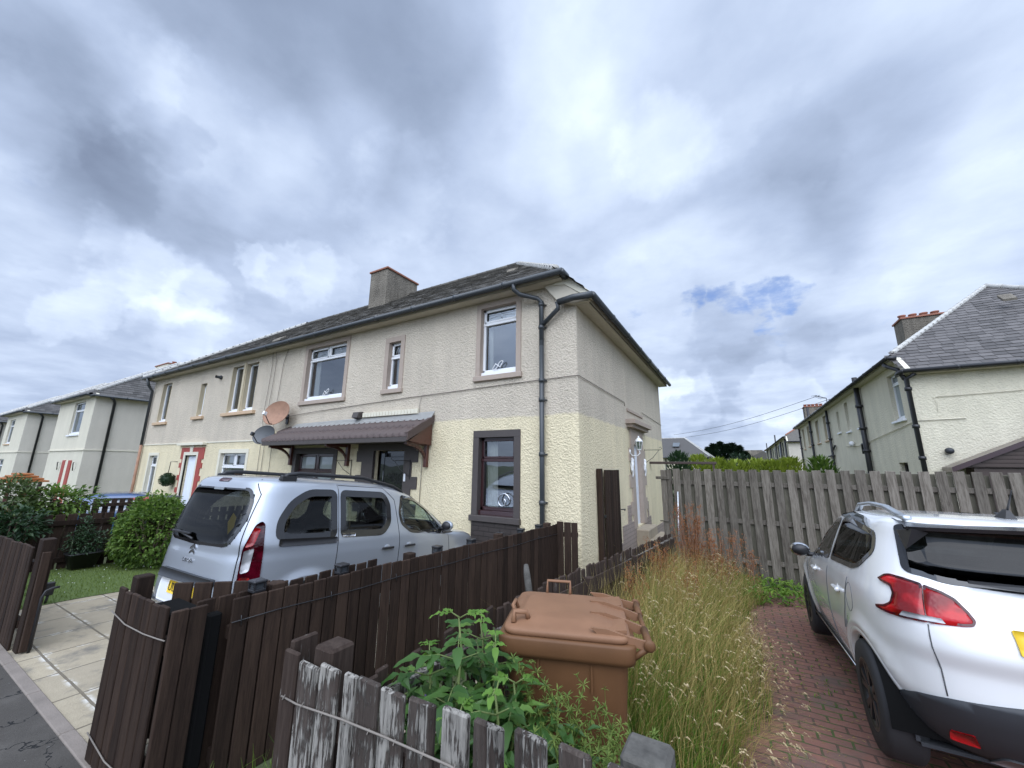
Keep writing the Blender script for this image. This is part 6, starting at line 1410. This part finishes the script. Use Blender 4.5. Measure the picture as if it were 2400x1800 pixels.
# shrubs beyond the slotted fence on the left
def shrub(name, label, c, rx, ry, rz, n, L, W, m_, seed, lump=.3):
    r = thing(name, label, 'shrub', (c[0], c[1], G(c[0], c[1]))); mb = MB(); crown(mb, c, rx, ry, rz, n, L, W, lump, seed, .5); mb.build('foliage', m_, r)
    mb = MB(); z0 = G(c[0], c[1])
    for i in range(6): a = i*1.05; mb.tube([(c[0], c[1], z0), (c[0]+rx*.3*cos(a), c[1]+ry*.3*sin(a), (z0+c[2])/2), (c[0]+rx*.7*cos(a), c[1]+ry*.7*sin(a), c[2]+rz*.4)], [.03, .02, .006], 5)
    mb.build('stem', m_bark, r); return r
shrub('leafy_shrub', 'big loose leafy shrub with reddish tips in front of the far left houses', (-11.5, 1.72, 1.10), .42, .52, .36, 1300, .10, .055, m_shrub, 4.2, .45)
shrub('leafy_shrub', 'yellower right half of the loose shrub spreading over the old fence', (-11.45, 2.32, 1.05), .38, .48, .30, 900, .10, .055, m_hedge, 9.2, .4)
shrub('dark_shrub', 'dark green broad leaved shrub leaning over the slotted brown fence', (-10.2, 1.62, .78), .28, .34, .26, 700, .10, .055, m_dark, 6.6, .35)
# orange brown timber roof behind the shrub
ob = thing('wooden_arbour', 'orange stained timber arbour roof rising behind the left shrub', 'arbour', (-19.6, 2.9, -.5))
mb = MB()
for i in range(4): mb.cbox(-20.6+i*.1, -18.9-i*.1, 2.6+i*.1, 3.5-i*.1, 1.18+i*.07, 1.23+i*.07, .006)
mb.build('roof', simple('orange stained timber', (.33, .12, .03), .7, .2), ob); mb = MB()
for x in (-20.4, -19.1):
    for y in (2.75, 3.35): mb.box(x-.04, x+.04, y-.04, y+.04, -.6, 1.18)
mb.build('posts', m_maple, ob)
# elder in the foreground
def elder(label, base, top, n_nodes, LL, stage=0, name='elder_plant', grp=None):
    r = thing(name, label, 'plant', base, grp); st = MB(); lf = MB(); yg = MB(); b, t = Vector(base), Vector(top)
    P_ = [b.lerp(t, i/8)+Vector((.02*sin(i*1.3), .02*cos(i*1.7), 0)) for i in range(9)]; st.tube(P_, [.011-.0008*i for i in range(9)], 7)
    for k in range(n_nodes):
        f = .22+.78*(k/(n_nodes-1))**.8; p = b.lerp(t, f); an = k*pi/2+ru(-.3, .3)+.5
        young = f > .93; s = LL*(1-.55*max(0, f-.45)/.55)*(1.0 if not young else .75)
        for h in (0, pi):
            d = Vector((cos(an+h), sin(an+h), .55 if young else .30)).normalized(); L = s*ru(.85, 1.1); q0 = p; q1 = p+d*L*.6; q2 = q1+Vector((d.x, d.y, -.05)).normalized()*L*.5
            st.tube([q0, q1, q2], [.004, .003, .002], 5); tgt = yg if young else lf
            side_ = d.cross(Vector((0, 0, 1))).normalized()
            for (pp, sd, sc_) in ((q1, 1, .85), (q1, -1, .85), (q1.lerp(q2, .5), 1, 1), (q1.lerp(q2, .5), -1, 1), (q2, 0, 1.15)):
                dd = (side_*sd+d*.55 if sd else Vector((d.x, d.y, -.12))).normalized()
                big(tgt, pp, dd, L*.72*sc_, L*.34*sc_)
    st.build('stem', m_stem, r); lf.build('leaves', m_elder, r)
    if yg.v: yg.build('young_leaves', m_elderj, r)
    return r
def big(mb, p, d, L, W):
    """broad leaf: two rows of quads, cupped and drooping"""
    p = Vector(p); d = d.normalized(); up_ = Vector((ru(-.25, .25), ru(-.25, .25), 1)); sd = d.cross(up_).normalized(); nn = sd.cross(d); vs = []; n = 6; dr = ru(.1, .45)
    for i in range(n+1):
        t = i/n; w = W*.5*(sin(pi*t**.75)**.8 if 0 < t < 1 else 0.02); c = p+d*L*t-Vector((0, 0, 1))*L*dr*t*t; wob = .004*sin(i*2.2)
        vs += [c-sd*w+nn*(w*.28+wob), c, c+sd*w+nn*(w*.28-wob)]
    o = mb.smooth; mb.smooth = True; mb.add(vs, [(i*3+k, i*3+k+1, (i+1)*3+k+1, (i+1)*3+k) for i in range(n) for k in (0, 1)]); mb.smooth = o
elder('tall elder plant with bright young tip left of the wheelie bin', (-1.22, 1.60, -.02), (-1.29, 1.72, 1.10), 9, .25)
elder('leafy elder shoot low in front of the wheelie bin', (-.98, 1.52, -.02), (-.98, 1.58, .92), 8, .20)
elder('smallest elder shoot with drooping leaves at the foot of the bin', (-.86, 1.42, -.02), (-.82, 1.46, .74), 5, .20)
elder('dark leaved elder shoot behind the big one against the low fence', (-1.38, 2.0, -.02), (-1.36, 2.02, .98), 8, .24)
elder('elder shoot with pale top halfway up the bin front', (-1.08, 1.75, -.02), (-1.00, 1.78, .86), 7, .22)
mb = MB()
for i in range(1000):
    p = Vector((ru(-1.58, -.62), ru(1.42, 1.98), 0)); p.z = ru(.05, .84)*(1-.5*max(0, p.x+1.1)); mb.leaf(p, (ru(-1, 1), ru(-1, .4), ru(-.4, .5)), (ru(-.3, .3), -.3, 1), ru(.06, .12), ru(.025, .05), .15, None, .3)
put(mb.build('undergrowth', m_elder), 'dense leafy undergrowth between peeling fence and bin', 'undergrowth', kind='stuff')
# goosegrass scrambling up the bin
mb = MB()
def goose(p0, p1, n, s=1.):
    p0, p1 = Vector(p0), Vector(p1); bend = Vector((ru(-.1, .1), ru(-.05, .05), ru(.0, .08)))
    P_ = [p0.lerp(p1, i/n)+bend*sin(pi*i/n) for i in range(n+1)]; mb.tube(P_, .0022, 4, False)
    for q_ in P_[1:]:
        for k in range(7):
            a = 2*pi*k/7+rr(); mb.leaf(q_, (cos(a), sin(a)*.8, .35+.5*sin(a)), (0, 0, 1), .032*s, .007*s, .1)
        if rr() < .5:
            e = q_+Vector((ru(-.05, .05), ru(-.03, .03), ru(.03, .09)))*s; mb.tube([q_, e], .0014, 3, False)
            for k in range(5): mb.leaf(e, (ru(-1, 1), ru(-1, 1), ru(-.3, 1)), (0, 0, 1), .02*s, .006*s)
            mb.ball(tuple(e), .004, .004, .004, 5)
for i in range(44):
    x = ru(-1.2, -.45); goose((x, ru(1.42, 1.80), ru(.0, .35)), (x+ru(-.16, .2), ru(1.5, 1.84), ru(.35, .82)), random.randint(6, 10))
for a, b, n in (((-.75, 1.75, .25), (-.93, 1.86, .72), 8), ((-.55, 1.70, .2), (-.82, 1.86, .80), 10), ((-.7, 1.7, .3), (-.5, 1.75, .62), 7), ((-1.02, 1.8, .4), (-1.05, 1.84, .93), 8), ((-.95, 1.8, .5), (-.92, 1.84, .90), 7), ((-.52, 1.55, .1), (-.42, 1.5, .72), 8)): goose(a, b, n, 1.1)
for i in range(26):
    x = ru(-.95, -.45); goose((x, ru(1.75, 1.9), ru(.1, .4)), (x+ru(-.18, .12), 1.93+.25*(x+.95)-.02, ru(.55, .86)), random.randint(7, 11), 1.15)
put(mb.build('goosegrass', m_goose), 'tangled pale green goosegrass climbing the front of the bin', 'weeds', kind='stuff')
# small purple flowers by the low fence
mb = MB()
for i in range(26):
    p = Vector((ru(-1.68, -1.62), 1.95+ru(-.05, .25)*1.5, .55+ru(0, .18))); mb.leaf(p, (ru(-1, 1), ru(-1, 1), ru(0, 1)), (0, 0, 1), .022, .018)
pf = thing('bellflower', 'small purple bellflower patch growing by the low fence', 'flowers', (-1.65, 2.1, 0)); mb.build('petals', simple('purple petal', (.13, .06, .36), .6), pf)
mb = MB()
for i in range(160):
    p = Vector((ru(-1.72, -1.62), ru(1.85, 2.7), ru(.35, .72))); mb.leaf(p, (ru(-1, 1), ru(-1, 1), ru(0, 1)), (0, 0, 1), .035, .022)
mb.build('leaves', m_shrub, pf)
# tall grass strip
def blade(mb, p, h, lean, az, w=.006, seg=5, curl=1.):
    d = Vector((cos(az), sin(az), 0)); sd = Vector((-sin(az), cos(az), 0)); vs = []
    for i in range(seg+1):
        t = i/seg; c = Vector(p)+Vector((0, 0, h*(t-.35*curl*lean*t*t)))+d*(lean*h*t*t); ww = w*(1-t)**.7 if i < seg else .0004; vs += [c-sd*ww, c+sd*ww]
    mb.add(vs, [(2*i, 2*i+1, 2*i+3, 2*i+2) for i in range(seg)]); return Vector(p)+Vector((0, 0, h*(1-.35*curl*lean)))+d*(lean*h), d
def seedhead(mb, tip, d, L=.09, W=.0055):
    """feathery seed head drooping from the stalk"""
    r0 = rr()
    for k in range(9):
        t = k/8; c = tip+d*L*t*.8+Vector((0, 0, .02*sin(t*3)-L*.5*t*t)); w = W*sin(pi*(.15+.8*t)); a = rr()*6
        mb.add([c, c+Vector((cos(a)*w, sin(a)*w, w*.6)), c+d*.014+Vector((0, 0, -.006)), c-Vector((cos(a)*w, sin(a)*w, w*.3))], [(0, 1, 2, 3)], r0)
gm, dm, sm_ = MB(), MB(), MB()
def density_x(y): return (-1.40, (-.09+.11*sin(y*1.7)+.05*sin(y*5)+(.10 if y > 6.5 else 0)) if y > 2.9 else -.25+.05*y)
for i in range(19000):
    y = 1.6+7.5*rr()**1.25; x0, x1 = density_x(y); x = ru(x0, x1)
    if -1.22 < x < -.46 and 1.8 < y < 2.62: continue
    if x < -.45 and y < 1.9: continue
    z = G(x, y); e = (x1-x)/(x1-x0); hmax = (.62 if y < 3 else .82 if y < 7 else .62)*(.45+.75*min(1, e*2.2)); h = hmax*ru(.45, 1.0)
    az = ru(-1.2, 1.2) if rr() < .7 else ru(0, 6.28)
    if rr() < (.42 if y > 3.2 else .66): blade(gm, (x, y, z), h*.82, ru(.1, .75), az, ru(.0022, .005))
    else: blade(dm, (x, y, z), h*1.1, ru(.05, .7), az, ru(.0015, .0034))
for i in range(460):   # stalks with seed heads
    y = 2.5+5.6*rr()**1.1; x0, x1 = density_x(y); x = ru(x0+.1, x1-.1) if rr() < .6 else ru(x0+.35, x0+.9)
    if -1.22 < x < -.46 and 1.8 < y < 2.62: continue
    z = G(x, y); h = ru(.62, .98)*(.85 if y > 6.5 else 1)*(.75 if x > -.45 else 1)*(.8 if y < 3.2 else 1); az = ru(-.9, .9) if rr() < .8 else ru(0, 6.28)
    tip, d = blade(dm, (x, y, z), h, ru(.12, .55), az, .0018, 6); seedhead(sm_, tip, d, ru(.07, .12))
for c in ((-.28, 4.5), (-.25, 4.9), (-.22, 4.1), (-.15, 3.3), (-.3, 5.4)):   # arching fine hair grass at the edge
    for i in range(190):
        az = random.gauss(-.25, .55); tip, d = blade(dm, (c[0]+ru(-.2, .04), c[1]+ru(-.2, .2), G(*c)), ru(.35, .60), ru(.5, .95), az, .0013, 7, 1.3)
        if rr() < .22: seedhead(sm_, tip, d, .05)
put(gm.build('green_grass', m_grassg), 'rough green grass at the foot of the weedy strip', 'grass', kind='stuff'); put(dm.build('dry_grass', m_grassd), 'tall dry straw coloured grass beside the block paving', 'grass', kind='stuff'); put(sm_.build('grass_seed_heads', m_seed), 'pale drooping seed heads over the tall grass', 'grass', kind='stuff')
# rust red dock
def dock(label, base, h, n, spread):
    r = thing('dock_plant', label, 'weed', base, 'rust red dock plants at the back of the tall grass'); s_, l_ = MB(), MB(); b = Vector(base)
    for k in range(n):
        a = ru(0, 6.28); t = b+Vector((cos(a)*spread*rr(), sin(a)*spread*.6*rr(), h*ru(.75, 1.0))); s_.tube([b, b.lerp(t, .5)+Vector((0, 0, .02)), t], [.006, .004, .002], 4, False)
        for j in range(55):
            f = ru(.38, 1.0); c = b.lerp(t, f); w = .075*(1.15-f)+.012; o_ = Vector((random.gauss(0, w), random.gauss(0, w), random.gauss(0, .03)))
            for m in range(5): l_.leaf(c+o_+Vector((ru(-.012, .012), ru(-.012, .012), ru(-.02, .02))), (ru(-1, 1), ru(-1, 1), ru(-.5, 1)), (0, 0, 1), ru(.012, .024), ru(.009, .017))
    s_.build('stem', m_rust, r); l_.build('seed_clusters', m_dock, r)
dock('tallest rust red dock plant against the grey fence', (-.82, 7.1, G(0, 7.1)), 1.54, 20, .36)
dock('spreading rust red dock plant left of the tallest one', (-1.08, 6.2, G(0, 6.2)), 1.06, 9, .28)
dock('bright rust red dock plant right of the tallest one', (-.42, 7.3, G(0, 7.3)), 1.16, 18, .50)
dock('yellowish dock plant low beside the worn brown fence', (-1.22, 5.0, G(0, 5)), .88, 5, .16)
dock('small orange dock plant in the middle of the straw grass', (-.72, 5.6, G(0, 5.6)), .88, 5, .22)
dock('little dock plant at the right, near the back grey fence', (.02, 8.5, G(0, 8.5)), .72, 3, .15)
# broad leaved weeds at the back and between the blocks
mb = MB()
for i in range(900):
    y = ru(7.6, 9.2); x = ru(-.35, 1.15) ; 
    if y < 7.6+.55*max(0, x): continue
    mb.leaf((x, y, G(x, y)+ru(0, .16)), (ru(-1, 1), ru(-1, 1), ru(.2, 1)), (0, 0, 1), ru(.07, .16), ru(.02, .05), .2, None, .4)
for i in range(2600):
    a = rr(); x, y = (ru(-.1, 2.2), ru(2.6, 8.4)); xx = round((x+.3)/.205)*.205-.3; yy = round(y/.105)*.105
    nz = noise.noise(Vector((xx*1.3, yy*1.3, 2)))+.25*noise.noise(Vector((xx*5, yy*5, 1)))
    if nz < .16+.25*min(1, max(0, x-.2)): continue
    p = (xx+ru(-.012, .012), yy+ru(-.04, .04), G(x, y)+.004) if rr() < .5 else (x, yy+ru(-.01, .01), G(x, y)+.004)
    mb.leaf(p, (ru(-1, 1), ru(-1, 1), ru(.4, 1.3)), (0, 0, 1), ru(.012, .045), ru(.006, .014))
put(mb.build('paving_weeds', m_grassg), 'small green weeds in the joints of the red block paving', 'weeds', kind='stuff')
mb = MB()   # fallen straw and crumbs
for i in range(700): x = ru(-.1, 1.6)*rr()**.5; y = ru(2.7, 8.2); mb.leaf((x, y, G(x, y)+.008), (ru(-1, 1), ru(-1, 1), .02), (0, 0, 1), ru(.02, .09), .004)
put(mb.build('straw_litter', m_grassd), 'bits of dry straw lying on the red block paving', 'litter', kind='stuff')
# lawn blades
mb = MB()
for i in range(14000):
    x, y = ru(-10.4, -8.0), ru(1.35, 5.6); p = (x, y, G(x, y)+.01); blade(mb, p, ru(.02, .045), ru(0, .6), ru(0, 6.28), .003, 2)
put(mb.build('lawn_grass', leafmat('lawn blade', (.10, .16, .03), (.20, .26, .055), .6, .3)), 'short mown grass of the small lawn', 'grass', kind='stuff')
mb = MB()
for i in range(60): x, y = ru(-10.3, -8.1), ru(1.8, 3.6); mb.ball((x, y, .045), .006, .006, .004, 6)
put(mb.build('daisies', m_upvc), 'scatter of tiny white daisies in the lawn', 'flowers', kind='stuff')
# weeds along the kerb and path
mb = MB()
for i in range(1400):
    x, y = (ru(-2.75, -2.3), ru(1.3, 5.9)) if rr() < .5 else (ru(-1.85, -1.64), ru(1.3, 8.5)); blade(mb, (x, y, G(x, y)), ru(.05, .25), ru(.1, .8), ru(0, 6.28), .003, 3)
put(mb.build('path_weeds', m_grassg), 'thin weeds along the side path under the fences', 'weeds', kind='stuff')
# conifers far behind
def conifer(label, x, y, h, w):
    z0 = -1.; r = thing('conifer_tree', label, 'tree', (x, y, z0), 'dark conifers on the horizon'); mb = MB()
    mb.tube([(x, y, z0), (x, y, z0+h*.95)], [w*.09, .04], 6); mb.build('trunk', m_bark, r); mb = MB()
    for i in range(1500):
        t = rr()**.8; a = ru(0, 6.28); rad = w*(1-t)**.75*ru(.45, 1.1)*(1+.35*noise.noise(Vector((a*1.5, t*6, x)))); p = Vector((x+rad*cos(a), y+rad*sin(a), z0+h*(.06+.94*t)))
        mb.leaf(p, (cos(a), sin(a), ru(.1, .9)), (0, 0, 1), ru(.9, 1.7)*w*.30, ru(.5, .9)*w*.28, .3, None, .1)
    mb.build('crown', m_conif, r)
cl = ['leftmost dark conifer, next to the far house roof', 'second dark conifer from the left in the distant row', 'third dark conifer from the left, with a pointed tip', 'middle dark conifer of the distant row', 'tallest dark conifer right of the middle of the distant row',
      'broad dark conifer with a ragged top', 'dark conifer second from the right end of the row', 'rightmost dark conifer, lower than its neighbours']
for i, (x, h) in enumerate(((-6.2, 6.2), (-4.9, 6.7), (-3.9, 7.2), (-2.9, 7.7), (-1.9, 7.3), (-.9, 7.4), (0.1, 7.0), (.95, 5.9))): conifer(cl[i], x, 80+ru(-2, 2), h*.97, 1.5)
def goldc(label, x, y, h, w, m_=None, n=900):
    w *= 1.9; h *= .97
    z0 = -.8; r = thing('garden_conifer', label, 'shrub', (x, y, z0), 'green and golden conifers behind the grey fence'); mb = MB()
    for i in range(n):
        t = rr(); a = ru(0, 6.28); rad = w*(1-t)**.32*ru(.4, 1.1); p = Vector((x+rad*cos(a), y+rad*sin(a), z0+h*t)); mb.leaf(p, (cos(a)*.7+ru(-.4, .4), sin(a)*.7, 1.1), (0, 0, 1), ru(.35, .6)*.6, .12, .2, None, 0)
    mb.build('foliage', m_ or m_gold, r); mb = MB(); mb.tube([(x, y, z0-.3), (x, y, z0+h*.7)], [.06, .02], 5); mb.build('stem', m_bark, r)
gl = [('golden green conifer below the far house windows', -2.0, 24, 3.35, .55, m_gold), ('golden conifer next to the far house corner', -1.1, 24.5, 3.15, .6, m_gold), ('bright yellow green conifer in the middle of the hedge line', -.2, 24, 3.05, .6, m_gold),
      ('dark green garden conifer behind the yellow ones', .1, 30, 3.6, .9, m_conif), ('yellow green conifer right of the middle', .75, 24.5, 3.1, .6, m_gold), ('low golden conifer with feathery top', 1.5, 24, 3.05, .6, m_gold), ('golden conifer left of the terrace', 2.2, 24.5, 3.2, .6, m_gold),
      ('young green conifer with open branches in front of the second terrace', 3.1, 22, 3.15, .45, m_hedge), ('blue green conifer hiding the left window of the far house', -2.75, 22, 3.45, .5, m_dark)]
for g_ in gl: goldc(*g_)
mb = MB(); mb.box(-1., 4, 40, 40.2, -1, 2.7); put(mb.build('back_wall', m_greyback), 'distant grey timber wall behind the golden conifers', 'wall')
elder('broad elder crown filling the corner between picket fence and low fence', (-1.40, 1.60, -.02), (-1.46, 1.70, .90), 8, .27)
elder('elder shoot whose leaves touch the left edge of the bin', (-1.16, 1.78, -.02), (-1.14, 1.82, .98), 8, .24)
elder('low elder shoot leaning over the middle of the peeling pickets', (-1.12, 1.46, -.02), (-1.10, 1.48, .84), 6, .24)
